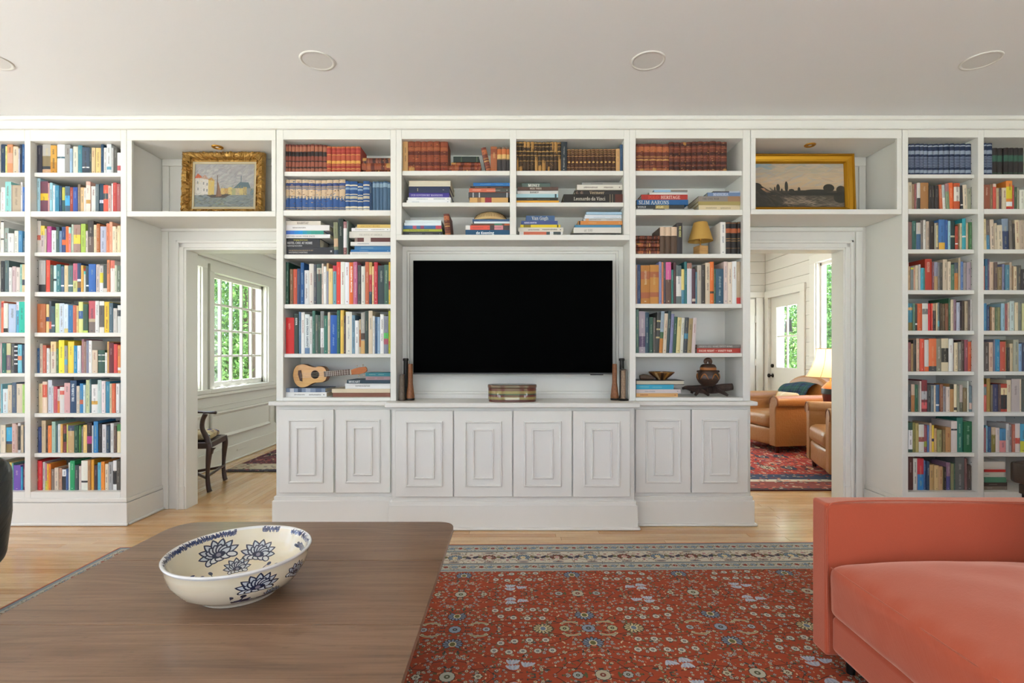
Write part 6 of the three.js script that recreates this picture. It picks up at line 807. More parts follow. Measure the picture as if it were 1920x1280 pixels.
{ const t = thing('ceramic_bowl', 'wide cream ceramic bowl with blue floral print on coffee table', 'bowl', [-0.81, TY + 0.0003, 1.872], 0.0);
  const lotus = (k, x, y, r, rot = 0) => { k.save(); k.translate(x, y); k.rotate(rot); k.strokeStyle = '#232a44'; k.lineWidth = r * 0.07; k.fillStyle = '#c3cbd2'; for (const ring of [1, 0.68]) for (let i = -3; i <= 3; i++) { const a = i * 0.42 * (ring === 1 ? 1.05 : 0.95); k.save(); k.rotate(a); k.beginPath(); k.moveTo(0, 0); k.quadraticCurveTo(-r * 0.34, -r * 0.6 * ring, 0, -r * ring); k.quadraticCurveTo(r * 0.34, -r * 0.6 * ring, 0, 0); k.fill(); k.stroke(); k.restore(); } for (let i = -2; i <= 2; i++) { k.beginPath(); k.ellipse(i * r * 0.3, r * 0.18, r * 0.26, r * 0.16, i * 0.25, 0, 7); k.fillStyle = '#d9dcdc'; k.fill(); k.stroke(); } k.fillStyle = '#232a48'; k.beginPath(); k.ellipse(0, -r * 0.05, r * 0.34, r * 0.2, 0, 0, 7); k.fill(); k.fillStyle = '#8a8a98'; k.beginPath(); k.arc(0, -r * 0.05, r * 0.12, 0, 7); k.fill(); k.restore(); };
  const leaves = (k, x, y, w, n) => { for (let i = 0; i < n; i++) { k.save(); k.translate(x + rnd(-w, w), y + rnd(-16, 16)); k.rotate(rnd(-0.5, 0.5)); k.fillStyle = pick(['#232c4c', '#2f3c64', '#3a4a74']); k.beginPath(); k.ellipse(0, 0, rnd(14, 40), rnd(4, 10), 0, 0, 7); k.fill(); k.restore(); } };
  // u goes round, v from the foot over the rim to the inside centre
  const prof = [[0.106, 0.0], [0.112, 0.003], [0.114, 0.008], [0.132, 0.014], [0.166, 0.032], [0.19, 0.06], [0.198, 0.084], [0.199, 0.096], [0.205, 0.1], [0.207, 0.104], [0.203, 0.107], [0.194, 0.102], [0.188, 0.088], [0.176, 0.062], [0.15, 0.036], [0.11, 0.02], [0.06, 0.013], [0.001, 0.011]].map(([r, y]) => [r * 0.958, y * 1.19]);
  let acc = 0; const arc = prof.map((p, i) => acc += i ? Math.hypot(p[0] - prof[i - 1][0], p[1] - prof[i - 1][1]) : 0), vAt = (i) => arc[i] / acc;
  const TH = 1024, skin = canvasTex(paper(2048, TH, (k, W, Hh) => {
    const Y = (v) => (1 - v) * Hh; k.fillStyle = '#e4d9bf'; k.fillRect(0, 0, W, Hh); for (let i = 0; i < 240; i++) { k.globalAlpha = 0.14; k.fillStyle = pick(['#e9ddc0', '#dcc9a2', '#e6dcc8', '#d8c6a0']); k.beginPath(); k.ellipse(rnd() * W, rnd() * Hh, rnd(30, 120), rnd(10, 40), 0, 0, 7); k.fill(); } k.globalAlpha = 1;
    k.fillStyle = '#e6e4e0'; k.fillRect(0, Y(vAt(11)), W, Y(vAt(7)) - Y(vAt(11)));
    const rim = Y(vAt(11)); for (let x = 0; x < W; x += 3) { if (noise(x / 60, 3, 71) < 0.24) continue; k.fillStyle = pick(['#27335a', '#2f3e68', '#3c4c78', '#222c50']); k.fillRect(x, rim - rnd(10, 34), 5, rnd(18, 34)); }
    const side = Y((vAt(4) + vAt(6)) / 2);
    for (const u of [0.06, 0.56]) { const x = u * W; leaves(k, x - 170, side + 92, 130, 60); lotus(k, x, side - 14, 100, 0.1); lotus(k, x + 215, side - 4, 84, 0.6); lotus(k, x + 90, side + 96, 56, 0.3); leaves(k, x + 60, side + 120, 150, 30); for (const d of [-120, -60]) { k.strokeStyle = '#2a3354'; k.lineWidth = 8; k.beginPath(); k.moveTo(x + d - 40, side + 90); k.quadraticCurveTo(x + d, side + 70, x + d, side + 40); k.stroke(); k.fillStyle = '#2a3354'; k.beginPath(); k.arc(x + d, side + 40, 15, 0, 7); k.fill(); } }
    const ins = Y((vAt(13) + vAt(14)) / 2), up = Math.PI;
    for (const u of [0.54, 0.04]) { const x = u * W; leaves(k, x - 60, ins - 250, 330, 120); lotus(k, x - 150, ins - 36, 118, up + 0.15); lotus(k, x + 90, ins + 14, 122, up - 0.15); lotus(k, x - 10, ins - 150, 112, up); for (const d of [190, 260, -330, -260]) { k.strokeStyle = '#2a3354'; k.lineWidth = 8; k.beginPath(); k.moveTo(x + d, ins - 240); k.quadraticCurveTo(x + d + 40, ins - 170, x + d * 1.06, ins - 110); k.stroke(); k.fillStyle = '#2a3354'; k.beginPath(); k.arc(x + d * 1.06, ins - 110, 17, 0, 7); k.fill(); } leaves(k, x + 380, ins - 60, 60, 24); }
    leaves(k, 0.3 * W, Y(vAt(12)) - 40, 60, 24);
  }));
  const g = lathe(prof, 96), uv = g.attributes.uv; for (let i = 0; i < uv.count; i++) uv.setY(i, vAt(Math.round(uv.getY(i) * (prof.length - 1))));
  part(t, 'bowl_body', g, M({ map: skin, roughness: 0.18, clearcoat: 0.6, clearcoatRoughness: 0.08 })).rotation.y = 0.35;
  part(t, 'foot_ring', lathe([[0.098, 0.001], [0.106, 0], [0.1075, 0.004], [0.104, 0.009]], 64), M({ color: lin('#ddd4bf'), roughness: 0.25, clearcoat: 0.4 }));
}
// ---------------------------------------------------------------- coral sofa
{ const velvet = M({ color: lin('#c05636'), roughness: 0.9, sheen: 2, sheenColor: lin('#ffcbb6'), sheenRoughness: 0.95, bumpMap: fleck, bumpScale: 0.0004 });
  const t = thing('velvet_sofa', 'coral velvet sofa with slim arm and loose seat cushion at right', 'sofa'), z0 = wz(1.897), z1 = wz(1.81), X0 = 1.134;
  const A = part(t, 'arm', rb(1.12, 0.552, z1 - z0, 0.012, 3), velvet, [X0 + 0.56, 0.338, (z0 + z1) / 2]);
  part(A, 'piping', sweep([[-0.55, -0.26, 0.0425], [-0.554, 0.262, 0.0425], [-0.548, 0.2725, 0.0425], [0.55, 0.273, 0.0425]], [0.0035], 60, 6), velvet);
  part(t, 'base', rb(1.1, 0.13, 1.72, 0.02, 3), velvet, [X0 + 0.565, 0.15, z1 + 0.861]);
  part(t, 'back', rb(0.2, 0.55, 1.72, 0.03, 3), velvet, [X0 + 1.03, 0.46 + 0.03, z1 + 0.861]);
  const cush = (zc, len, name) => part(t, name, soft(0.86, 0.185, len, 0.035, 44, (p) => {
    const u = p.x / 0.43, w = p.z / (len / 2), e = (1 - u ** 4) * (1 - w ** 4);
    if (p.y > 0) { p.y += 0.062 * (1 - Math.abs(u) ** 2.6) * (1 - Math.abs(w) ** 5) + 0.008 * e; const wr = noise(p.x * 4 + 3, p.z * 15 + 9, 44) - 0.5; p.y += wr * 0.034 * e * Math.max(0, u * 0.8 + 0.45); p.y += (noise(p.x * 9, p.z * 9 + 4, 46) - 0.5) * 0.01 * e; }
    if (u < -0.9) p.x -= 0.016 * (1 - w * w) * (1 - (p.y / 0.11) ** 2) + (noise(p.z * 14, p.y * 20, 47) - 0.5) * 0.005;
    p.y += 0.0015 * Math.sin(p.z * 60) * (Math.abs(u) > 0.9 && p.y > 0.05 ? 1 : 0);
  }), velvet, [X0 - 0.004 + 0.43, 0.311, zc]);
  const c1 = cush(z1 + 0.005 + 0.47, 0.93, 'seat_cushion'); cush(z1 + 0.005 + 1.41, 0.9, 'seat_cushion');
  part(c1, 'seam_piping', sweep([[-0.424, 0.082, 0.45], [-0.427, 0.084, 0], [-0.424, 0.082, -0.45]], [0.0022], 40, 6), velvet);
  for (const x of [X0 + 0.08, X0 + 1.0]) for (const z of [z0 + 0.1, z1 + 1.64]) part(t, 'leg', new THREE.CylinderGeometry(0.018, 0.014, 0.076, 14), black, [x, 0.0485, z]);
  const p = solo('throw_pillow', 'coral pillow against the sofa back at the right edge', 'pillow', soft(0.14, 0.36, 0.42, 0.05, 18, (q) => { const e = (1 - (q.y / 0.18) ** 2) * (1 - (q.z / 0.21) ** 2); q.x *= 0.35 + 0.9 * Math.max(0, e); }), velvet, [1.9, 0.675, z1 + 0.26]); p.rotation.z = -0.2;
}
// ---------------------------------------------------------------- black leather chair, dark bench
{ const hide = M({ color: lin('#1c2422'), roughness: 0.36, clearcoat: 0.15, bumpMap: crease, bumpScale: 0.0012 }), t = thing('leather_armchair', 'black leather lounge chair at the left edge of the rug', 'armchair', [-2.513, 0, 1.31], 0);
  part(t, 'shell', soft(0.72, 0.49, 0.3, 0.075, 14, (p) => { p.x *= 1 - 0.1 * Math.max(0, -p.y) / 0.25; }), hide, [0, 0.47, 0]);
  part(t, 'head_cushion', soft(0.715, 0.12, 0.27, 0.055, 12, (p) => { p.y += -0.02 * (p.x / 0.35) ** 2; }), hide, [-0.002, 0.672, 0.0]);
  part(t, 'seam', sweep([[0.352, 0.6, 0.11], [0.362, 0.612, 0], [0.352, 0.615, -0.11]], [0.004], 20, 6), hide);
  part(t, 'arm_pad', soft(0.1, 0.085, 0.4, 0.035, 10), hide, [0.26, 0.47, 0.33]); part(t, 'arm_pad', soft(0.1, 0.085, 0.4, 0.035, 10), hide, [-0.3, 0.47, 0.33]); part(t, 'seat_cushion', soft(0.52, 0.14, 0.5, 0.05, 10), hide, [0, 0.36, 0.36]);
  part(t, 'pedestal', lathe([[0.001, 0], [0.22, 0], [0.22, 0.02], [0.06, 0.04], [0.05, 0.2], [0.001, 0.2]], 32), black, [-0.02, 0.0106, 0.05]);
}
{ const leather = M({ color: lin('#33261f'), roughness: 0.42, bumpMap: crease, bumpScale: 0.001 }), wd = M({ map: woodTex(0x3a2a20, 0x1e1612, 0.6, 0.2, 231, 0.7, 256, 256), roughness: 0.4 }), t = thing('dark_bench', 'dark brown leather bench before the right bookcase', 'bench', [3.275, 0, 0.68], 0);
  part(t, 'seat', soft(0.82, 0.13, 0.42, 0.025, 12, (p) => { if (p.y > 0) p.y += 0.012 * (1 - (p.x / 0.41) ** 2); }), leather, [0, 0.475, 0]); slab(t, 'frame', wd, -0.38, 0.38, 0.355, 0.409, -0.18, 0.18, 0.004);
  for (const x of [-0.35, 0.35]) for (const z of [-0.155, 0.155]) part(t, 'leg', new THREE.CylinderGeometry(0.026, 0.018, 0.355, 16), wd, [x, 0.1775, z]);
}
// ---------------------------------------------------------------- corner chair in the side room
{ const ch = M({ map: woodTex(0x4a3028, 0x2c1c18, 0.3, 0.08, 241, 0.8, 256, 256), roughness: 0.35, clearcoat: 0.25 }), t = thing('corner_chair', 'dark wooden low-backed corner chair beyond the left doorway', 'chair', [0, 0, 0]);
  const F = [-2.511, wz(4.146)], R = [-2.6, wz(4.53)], Q = [-2.93, wz(4.1)], S = [-2.93, wz(4.5)];   // leg positions
  const leg = (p, dx) => part(t, 'leg', sweep([[p[0] + dx * 0.012, 0.006, p[1]], [p[0] + dx * 0.004, 0.03, p[1]], [p[0] - dx * 0.006, 0.12, p[1]], [p[0], 0.26, p[1]], [p[0] + dx * 0.008, 0.36, p[1]], [p[0], 0.41, p[1]]], [0.02, 0.017, 0.0145, 0.019, 0.024, 0.022], 26, 12), ch);
  leg(F, 1); leg(R, 1); leg(Q, -1); leg(S, -1);
  const bar = (n, a, b, y, h, w) => { const L = Math.hypot(b[0] - a[0], b[1] - a[1]); return part(t, n, rb(L, h, w, 0.006, 2), ch, [(a[0] + b[0]) / 2, y, (a[1] + b[1]) / 2], [0, Math.atan2(-(b[1] - a[1]), b[0] - a[0]), 0]); };
  for (const [a, b] of [[F, R], [R, S], [S, Q], [Q, F]]) bar('seat_rail', a, b, 0.39, 0.05, 0.04);
  for (const [a, b] of [[F, S], [Q, R]]) bar('stretcher', a, b, 0.115 + (a === F ? 0 : 0.012), 0.022, 0.022); bar('stretcher', F, R, 0.14, 0.02, 0.02);
  part(t, 'back_post', sweep([[F[0], 0.4, F[1]], [F[0] - 0.012, 0.45, F[1]], [F[0] - 0.05, 0.53, F[1]], [F[0] - 0.045, 0.6, F[1]], [F[0] - 0.022, 0.652, F[1]]], [0.022, 0.021, 0.018, 0.017, 0.019], 24, 12), ch);
  part(t, 'back_post', sweep([[Q[0], 0.4, Q[1]], [Q[0] + 0.03, 0.53, Q[1]], [Q[0] + 0.01, 0.652, Q[1]]], [0.022, 0.018, 0.019], 20, 12), ch);
  part(t, 'crest_rail', sweep([[F[0] + 0.075, 0.662, F[1] + 0.02], [F[0] + 0.055, 0.664, F[1] + 0.02], [F[0] + 0.02, 0.663, F[1] + 0.01], [F[0] - 0.12, 0.664, F[1] - 0.02], [-2.8, 0.666, F[1] - 0.01], [Q[0], 0.664, Q[1] + 0.05]], [0.017, 0.012, 0.018, 0.02, 0.02, 0.018], 40, 12, 0.75), ch);
  part(t, 'seat_frame', slabGeo(F, R, S, Q, 0.395, 0.41), ch); part(t, 'knee_bracket', extrude([[0, 0], [0.05, 0], [0.03, -0.02], [0.022, -0.05], [0, -0.07]], 0.02, 0.003), ch, [F[0] + 0.012, 0.37, F[1] - 0.01]);
  const cu = solo('seat_cushion_pad', 'tan and blue patterned pad on the wooden corner chair', 'cushion', soft(0.34, 0.05, 0.3, 0.022, 12, (p) => { p.y += p.y > 0 ? 0.012 * (1 - (p.x / 0.17) ** 2) : 0; }), M({ map: canvasTex(paper(128, 128, (k) => { k.fillStyle = '#b8a078'; k.fillRect(0, 0, 128, 128); for (let i = 0; i < 40; i++) { k.fillStyle = pick(['#3a3a66', '#d8ccb0', '#8a6a4a', '#c8b088']); k.beginPath(); k.ellipse(rnd(0, 128), rnd(0, 128), rnd(4, 14), rnd(3, 8), rnd(0, 3), 0, 7); k.fill(); } }), 3, 3), roughness: 0.9 }), [-2.745, 0.4425, wz(4.32)]); cu.rotation.y = 0.3;
}
function slabGeo(a, b, c, d, y0, y1) { const s = new THREE.Shape(); [a, b, c, d].forEach((p, i) => i ? s.lineTo(p[0], -p[1]) : s.moveTo(p[0], -p[1])); return new THREE.ExtrudeGeometry(s, { depth: y1 - y0, bevelEnabled: false }).rotateX(-Math.PI / 2).translate(0, y0, 0); }

// ---------------------------------------------------------------- sitting room on the right
const tanHide = M({ color: lin('#a3703f'), roughness: 0.36, clearcoat: 0.12, bumpMap: crease, bumpScale: 0.0015 }), tanDark = M({ color: lin('#8a5228'), roughness: 0.45, bumpMap: crease, bumpScale: 0.0015 });
function clubChair(label, x, z, turn) {                                    // faces +z in its own axes
  const t = thing('leather_club_chair', label, 'armchair', [x, 0.0106, z], turn, 'tan leather club chairs'), W = 0.78;
  for (const s of [-1, 1]) {
    const prof = new THREE.Shape(); prof.moveTo(0.05, 0); prof.lineTo(0.05, 0.4); prof.quadraticCurveTo(0.052, 0.43, 0.066, 0.45); prof.absarc(0.02, 0.5, 0.074, -0.6, Math.PI * 1.08, false); prof.quadraticCurveTo(-0.058, 0.44, -0.055, 0.4); prof.lineTo(-0.055, 0);
    const g = extrude(prof, 0.76, 0.012, 3); if (s < 0) { g.scale(-1, 1, 1); const ix = g.index; const p = g.attributes.position, a = p.array; for (let i = 0; i < p.count; i += 3) for (let j = 0; j < 3; j++) { const q = a[(i + 1) * 3 + j]; a[(i + 1) * 3 + j] = a[(i + 2) * 3 + j]; a[(i + 2) * 3 + j] = q; } g.computeVertexNormals(); }
    const a = part(t, 'arm', g, tanHide, [s * (W / 2 - 0.06), 0.08, -0.34]);
    part(a, 'arm_welt', sweep(Array.from({ length: 15 }, (_, i) => { const q = -0.6 + i / 14 * (Math.PI * 1.08 + 0.6); return [s * (0.02 + 0.066 * Math.cos(q)), 0.5 + 0.066 * Math.sin(q), 0.762]; }), [0.005], 30, 6), tanDark);
  }
  part(t, 'front_rail', soft(W - 0.2, 0.2, 0.1, 0.03, 8, (p) => { if (p.z > 0) p.z += 0.02 * (1 - (p.x / 0.29) ** 2); }), tanHide, [0, 0.18, 0.36]);
  part(t, 'seat_cushion', soft(W - 0.24, 0.17, 0.68, 0.06, 12, (p) => { if (p.y > 0) p.y += 0.02 * (1 - (p.x / 0.28) ** 2) * (1 - (p.z / 0.34) ** 2); }), tanHide, [0, 0.355, 0.09]);
  const b = new THREE.Shape(); b.moveTo(-0.36, 0); b.lineTo(-0.36, 0.5); b.bezierCurveTo(-0.36, 0.76, 0.36, 0.76, 0.36, 0.5); b.lineTo(0.36, 0); part(t, 'backrest', extrude(b, 0.2, 0.05, 5), tanHide, [0, 0.16, -0.43], [-0.12, 0, 0]);
  part(t, 'seat_base', rb(W - 0.14, 0.2, 0.66, 0.02, 2), tanDark, [0, 0.18, -0.02]);
  for (const sx of [-1, 1]) for (const sz of [-1, 1]) part(t, 'leg', new THREE.CylinderGeometry(0.03, 0.022, 0.082, 4).rotateY(Math.PI / 4), M({ color: lin('#4a1f16'), roughness: 0.35 }), [sx * (W / 2 - 0.06), 0.041, sz * 0.34 + 0.02]);
  return t;
}
const club1 = clubChair('tan leather armchair with a plaid throw beyond the right doorway', 3.328, -2.751, -1.4);
clubChair('tan leather armchair nearest the right doorway, cut by the jamb', 3.287, -1.257, -1.875);
{ // plaid throw over the back of the farther chair
  const plaid = canvasTex(paper(256, 256, (k) => { k.fillStyle = '#1d3a5c'; k.fillRect(0, 0, 256, 256); for (let i = 0; i < 4; i++) { k.globalAlpha = 0.6; k.fillStyle = '#1f4a3c'; k.fillRect(i * 64, 0, 30, 256); k.fillRect(0, i * 64, 256, 30); k.fillStyle = '#0f1c30'; k.fillRect(i * 64 + 38, 0, 9, 256); k.fillRect(0, i * 64 + 38, 256, 9); k.globalAlpha = 0.8; k.fillStyle = '#3a6a80'; k.fillRect(i * 64 + 14, 0, 2, 256); k.fillRect(0, i * 64 + 14, 256, 2); } }), 2.2, 2.2);
  const path = [[0.24, -0.02], [0.44, -0.145], [0.62, -0.19], [0.73, -0.2], [0.772, -0.25], [0.778, -0.33], [0.75, -0.41], [0.62, -0.435], [0.45, -0.425]].map(([y, z]) => V(0, y + 0.02, z)), cv = new THREE.CatmullRomCurve3([V(0, 0.5, -0.13), V(0, 0.62, -0.168), V(0, 0.72, -0.21), V(0, 0.765, -0.27), V(0, 0.775, -0.34), V(0, 0.75, -0.42), V(0, 0.62, -0.475), V(0, 0.42, -0.46)]), pos = [], uv = [], idx = [], nu = 20, nv = 34;
  for (const s of [0, 1]) for (let i = 0; i <= nu; i++) for (let j = 0; j <= nv; j++) { const u = i / nu, p = cv.getPointAt(j / nv), x = -0.33 + 0.5 * u, arch = -0.26 * Math.max(0, (Math.abs(x) - 0.05)) ** 1.6 * (j > 6 && j < 30 ? 1 : 0.5); pos.push(x + (j - 14) * 0.002, p.y + arch + 0.006 + Math.sin(u * 9 + j * 0.2) * 0.003, p.z + (j < 16 ? 0.02 : -0.008) * 1 - s * (j < 16 ? 0.006 : -0.006)); uv.push(u * 0.42, j / nv * 0.75); }
  const o = (nu + 1) * (nv + 1); for (const s of [0, 1]) for (let i = 0; i < nu; i++) for (let j = 0; j < nv; j++) { const a = s * o + i * (nv + 1) + j, b = a + nv + 1; s ? idx.push(a, a + 1, b, b, a + 1, b + 1) : idx.push(a, b, a + 1, b, b + 1, a + 1); }
  const g = new THREE.BufferGeometry(); g.setAttribute('position', new THREE.Float32BufferAttribute(pos, 3)); g.setAttribute('uv', new THREE.Float32BufferAttribute(uv, 2)); g.setIndex(idx); g.computeVertexNormals();
  const th = solo('plaid_throw', 'blue and green plaid throw draped over the armchair back', 'blanket', g, M({ map: plaid, roughness: 0.95, sheen: 0.3 }), [3.328, 0.0106, -2.751]); th.rotation.y = -1.4;
  const pl = solo('throw_pillow', 'small floral cream pillow on the farther leather armchair', 'pillow', soft(0.34, 0.2, 0.11, 0.045, 14, (q) => { const e = (1 - (q.x / 0.17) ** 2) * (1 - (q.y / 0.1) ** 2); q.z *= 0.35 + 0.9 * Math.max(0, e); }), M({ map: canvasTex(paper(128, 128, (k) => { k.fillStyle = '#d8c4a4'; k.fillRect(0, 0, 128, 128); for (let i = 0; i < 30; i++) { k.fillStyle = pick(['#8a4a3a', '#c89a58', '#e4d8c4', '#a86a4a']); k.beginPath(); k.ellipse(rnd(0, 128), rnd(0, 128), rnd(5, 16), rnd(4, 9), rnd(0, 3), 0, 7); k.fill(); } }), 3, 3), roughness: 0.9 }), [3.345, 0.575, -2.75]); pl.rotation.set(-0.3, -1.3, 0, 'YXZ');
}
{ const wd = M({ map: woodTex(0x5a3826, 0x38221a, 0.4, 0.2, 251, 0.7, 256, 256), roughness: 0.35 }), x = 3.46, z = -1.984;
  const s = thing('side_table', 'small dark round side table between the leather armchairs', 'table', [x, 0.0106, z]);
  part(s, 'table_top', lathe([[0.001, 0.5], [0.19, 0.5], [0.195, 0.508], [0.19, 0.518], [0.001, 0.518]], 40), wd); part(s, 'column', lathe([[0.02, 0.04], [0.03, 0.1], [0.018, 0.25], [0.024, 0.4], [0.04, 0.5]], 20), wd); part(s, 'foot', lathe([[0.001, 0], [0.13, 0], [0.13, 0.02], [0.03, 0.05]], 32), wd);
  const l = thing('table_lamp', 'lit table lamp with cream bell shade and dark red urn base', 'lamp', [x, 0.529, z]), warm = lin('#ffcf94'), urn = M({ color: lin('#5a221a'), roughness: 0.3, clearcoat: 0.4 });
  part(l, 'urn', lathe([[0.001, 0], [0.075, 0], [0.085, 0.02], [0.118, 0.1], [0.135, 0.21], [0.136, 0.235]], 40), urn); part(l, 'urn_band', lathe([[0.1365, 0.185], [0.1385, 0.19], [0.138, 0.24], [0.135, 0.243]], 40), M({ color: lin('#2c3a3c'), roughness: 0.4 }));
  part(l, 'urn_shoulder', lathe([[0.137, 0.24], [0.134, 0.25], [0.09, 0.3], [0.055, 0.325]], 40), M({ color: lin('#b0703a'), roughness: 0.3, clearcoat: 0.3 })); part(l, 'neck', lathe([[0.06, 0.32], [0.062, 0.34], [0.06, 0.362], [0.02, 0.364], [0.012, 0.37], [0.011, 0.44], [0.016, 0.45], [0.001, 0.452]], 28), brass);
  part(l, 'bulb', new THREE.SphereGeometry(0.032, 20, 14), new THREE.MeshStandardMaterial({ color: 0xffffff, emissive: warm, emissiveIntensity: 2 }), [0, 0.5, 0]);
  part(l, 'lamp_shade', lathe([[0.282, 0.368], [0.262, 0.4], [0.228, 0.47], [0.2, 0.56], [0.184, 0.668]], 64), M({ color: lin('#f3e2c4'), roughness: 1, transmission: 0.55, thickness: 0 }));
  for (const [r, y] of [[0.283, 0.367], [0.185, 0.668]]) part(l, 'shade_trim', new THREE.TorusGeometry(r, 0.0035, 6, 56).rotateX(Math.PI / 2), M({ color: lin('#c9a878'), roughness: 0.8 }), [0, y, 0]);
  for (let i = 0; i < 8; i++) { const a = i / 8 * Math.PI * 2 + 0.3; part(l, 'shade_rib', sweep([[0.283, 0.368], [0.263, 0.4], [0.229, 0.47], [0.201, 0.56], [0.185, 0.668]].map(([r, y]) => [r * Math.cos(a), y, r * Math.sin(a)]), [0.002], 16, 5), M({ color: lin('#b8935e'), roughness: 0.8 })); }
  part(l, 'finial', lathe([[0.001, 0.668], [0.008, 0.67], [0.01, 0.684], [0.004, 0.7], [0.001, 0.702]], 14), brass); part(l, 'harp', sweep([[0, 0.45, 0], [0.05, 0.5, 0], [0.04, 0.62, 0], [0, 0.668, 0], [-0.04, 0.62, 0], [-0.05, 0.5, 0], [0, 0.45, 0.004]], [0.002], 30, 5), brass);
  const pl = new THREE.PointLight(warm, 0.9, 0, 2); pl.position.set(0, 0.5, 0); pl.castShadow = true; pl.shadow.radius = 1.6; pl.name = 'lamp_light'; l.add(pl);
  const b = thing('white_bench', 'low white bench behind the farther leather armchair', 'bench', [3.32, 0, wz(7.1)]); slab(b, 'bench_top', paint, -0.42, 0.42, 0.44, 0.475, -0.17, 0.17, 0.006); for (const q of [-0.38, 0.38]) for (const w of [-0.13, 0.13]) slab(b, 'leg', paint, q - 0.02, q + 0.02, 0, 0.44, w - 0.02, w + 0.02, 0.003);
}
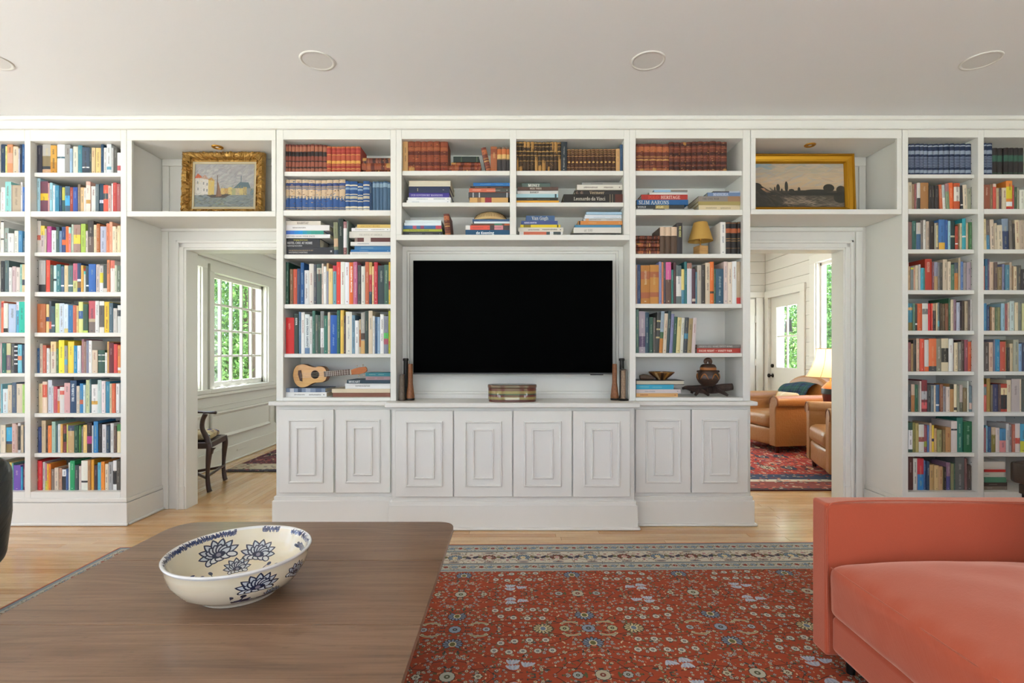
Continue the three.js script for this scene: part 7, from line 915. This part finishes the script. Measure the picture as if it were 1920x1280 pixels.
// ---------------------------------------------------------------- outdoors
{ solo('lawn', 'green lawn outside the windows', 'grass', new THREE.BoxGeometry(60, 0.1, 60).translate(0, -0.45, -4), M({ color: lin('#66763e'), roughness: 1 }), null, 'structure');
  const stone = M({ color: lin('#e2e0dc'), roughness: 0.95, bumpMap: fleck, bumpScale: 0.001 });
  solo('unseen_paving', 'unseen pale paving added to bounce sunlight onto the living room ceiling', 'unseen_paving', new THREE.BoxGeometry(22, 0.08, 7.4).translate(0, -0.42, 10.05), stone, null, 'structure'); solo('unseen_paving', 'unseen pale porch floor bouncing daylight into the sitting room', 'unseen_paving', new THREE.BoxGeometry(2.4, 0.08, 9).translate(5.36, -0.2, -4.9), stone, null, 'structure'); solo('unseen_paving', 'unseen pale paving added to bounce sunlight through the side windows', 'unseen_paving', new THREE.BoxGeometry(6, 0.08, 7).translate(-8.05, -0.42, 2.8), stone, null, 'structure');  // pale ground out of view, put there to bounce sunlight indoors
  const leaf = new THREE.BufferGeometry(); leaf.setAttribute('position', new THREE.Float32BufferAttribute([0, 0, 0, 0.025, 0.045, 0.012, 0, 0.1, 0, 0, 0, 0, 0, 0.1, 0, -0.025, 0.045, 0.012], 3)); leaf.setAttribute('uv', new THREE.Float32BufferAttribute(new Array(12).fill(0), 2)); leaf.computeVertexNormals();
  const leafMat = M({ color: 0xffffff, roughness: 0.8, transmission: 0.35, thickness: 0 }), bark = M({ color: lin('#5a4a40'), roughness: 0.95, bumpMap: crease, bumpScale: 0.01 });
  const tree = (label, x, z, h, r, n, tones) => {
    const t = thing('leafy_tree', label, 'tree', [x, -0.4, z]);
    part(t, 'trunk', sweep([[0, 0, 0], [0.05, h * 0.3, 0.03], [-0.04, h * 0.6, 0], [0.02, h * 0.9, 0.02]], [0.11, 0.09, 0.06, 0.02], 16, 8), bark);
    const f = new THREE.InstancedMesh(leaf, leafMat, n *= 3), m = new THREE.Matrix4(), q = new THREE.Quaternion(), c = new THREE.Color();
    for (let i = 0; i < n; i++) { const a = rnd(0, 6.283), b = Math.acos(rnd(-1, 1)), rr = r * (0.45 + 0.55 * rnd() ** 0.6) * (0.8 + 0.4 * noise(a * 2, b * 3, Math.floor(x * 7))), s = rnd(0.5, 1.15); q.setFromEuler(new THREE.Euler(rnd(0, 6.3), rnd(0, 6.3), rnd(0, 6.3))); m.compose(V(Math.sin(b) * Math.cos(a) * rr, h * 0.56 + Math.cos(b) * rr * h / r * 0.25 * 1.6, Math.sin(b) * Math.sin(a) * rr), q, V(s, s, s)); f.setMatrixAt(i, m); f.setColorAt(i, c.set(pick(tones)).multiplyScalar(rnd(0.7, 1.2))); }
    f.name = 'foliage'; f.userData.kind = 'stuff'; shade(f); t.add(f);
  };
  const g1 = ['#6f9a4a', '#86b05a', '#5a8440', '#98bc6c'], g2 = ['#4f7a44', '#62924e', '#7aa65e', '#3f6a3a'];
  const L = [['bushy bright green tree filling the side room window', -5.0, wz(9.4), 4.6, 1.5, 5200, g1], ['darker green tree behind the bright one outside the side room', -6.3, wz(11.6), 5.4, 1.9, 4200, g2], ['tall green tree far left outside the side room window', -6.0, wz(8.2), 4.8, 1.5, 4200, g2], ['low green shrub under the side room window', -4.6, wz(8.2), 1.9, 0.9, 2600, g1], ['green tree behind the porch column outside the side room', -5.3, wz(12.6), 5.6, 1.7, 3200, g1],
    ['leafy green tree seen through the glazed door', 6.0, wz(11.2), 4.8, 1.6, 4600, g1], ['dark green tree beside the sitting room window', 6.6, wz(9.6), 5.2, 1.5, 4200, g2], ['green shrub below the glazed door panes', 5.3, wz(9.7), 2.3, 0.8, 2400, g1], ['tall pale green tree behind the sitting room garden', 8.0, wz(12.8), 6.2, 2.2, 4200, g1]];
  L.forEach((a) => tree(...a));
  const col = thing('porch_column', 'white square porch column outside the side room window', 'column', [-3.78, -0.4, wz(7.6)]); slab(col, 'shaft', paint, -0.07, 0.07, 0.12, 3.2, -0.07, 0.07, 0.005); slab(col, 'plinth', paint, -0.1, 0.1, 0, 0.12, -0.1, 0.1, 0.006);
  solo('tree_trunk', 'brown trunk between the garden and the porch column', 'trunk', sweep([[-4.02, -0.4, wz(7.75)], [-4.0, 1.2, wz(7.75)], [-4.03, 3.4, wz(7.75)]], [0.085, 0.07, 0.06], 16, 10), bark);
  const c2 = thing('porch_column', 'white porch post seen at the edge of the glazed door', 'column', [4.5, -0.16, wz(8.45)]); slab(c2, 'shaft', paint, -0.06, 0.06, 0.12, 3.2, -0.06, 0.06, 0.005); slab(c2, 'plinth', paint, -0.09, 0.09, 0, 0.12, -0.09, 0.09, 0.006);
  const ln = thing('hanging_lantern', 'small dark lantern hanging outside the glazed door', 'lantern', [4.66, 1.5, wz(8.45)]); part(ln, 'lantern_body', new THREE.CylinderGeometry(0.045, 0.06, 0.18, 6), iron, [0, 0.09, 0]); part(ln, 'lantern_cap', new THREE.ConeGeometry(0.07, 0.06, 6), iron, [0, 0.21, 0]); part(ln, 'bracket', sweep([[-0.1, 0.2, 0], [-0.06, 0.3, 0], [0, 0.29, 0], [0, 0.23, 0]], [0.008], 12, 6), iron);
}
renderer.render(scene, camera);
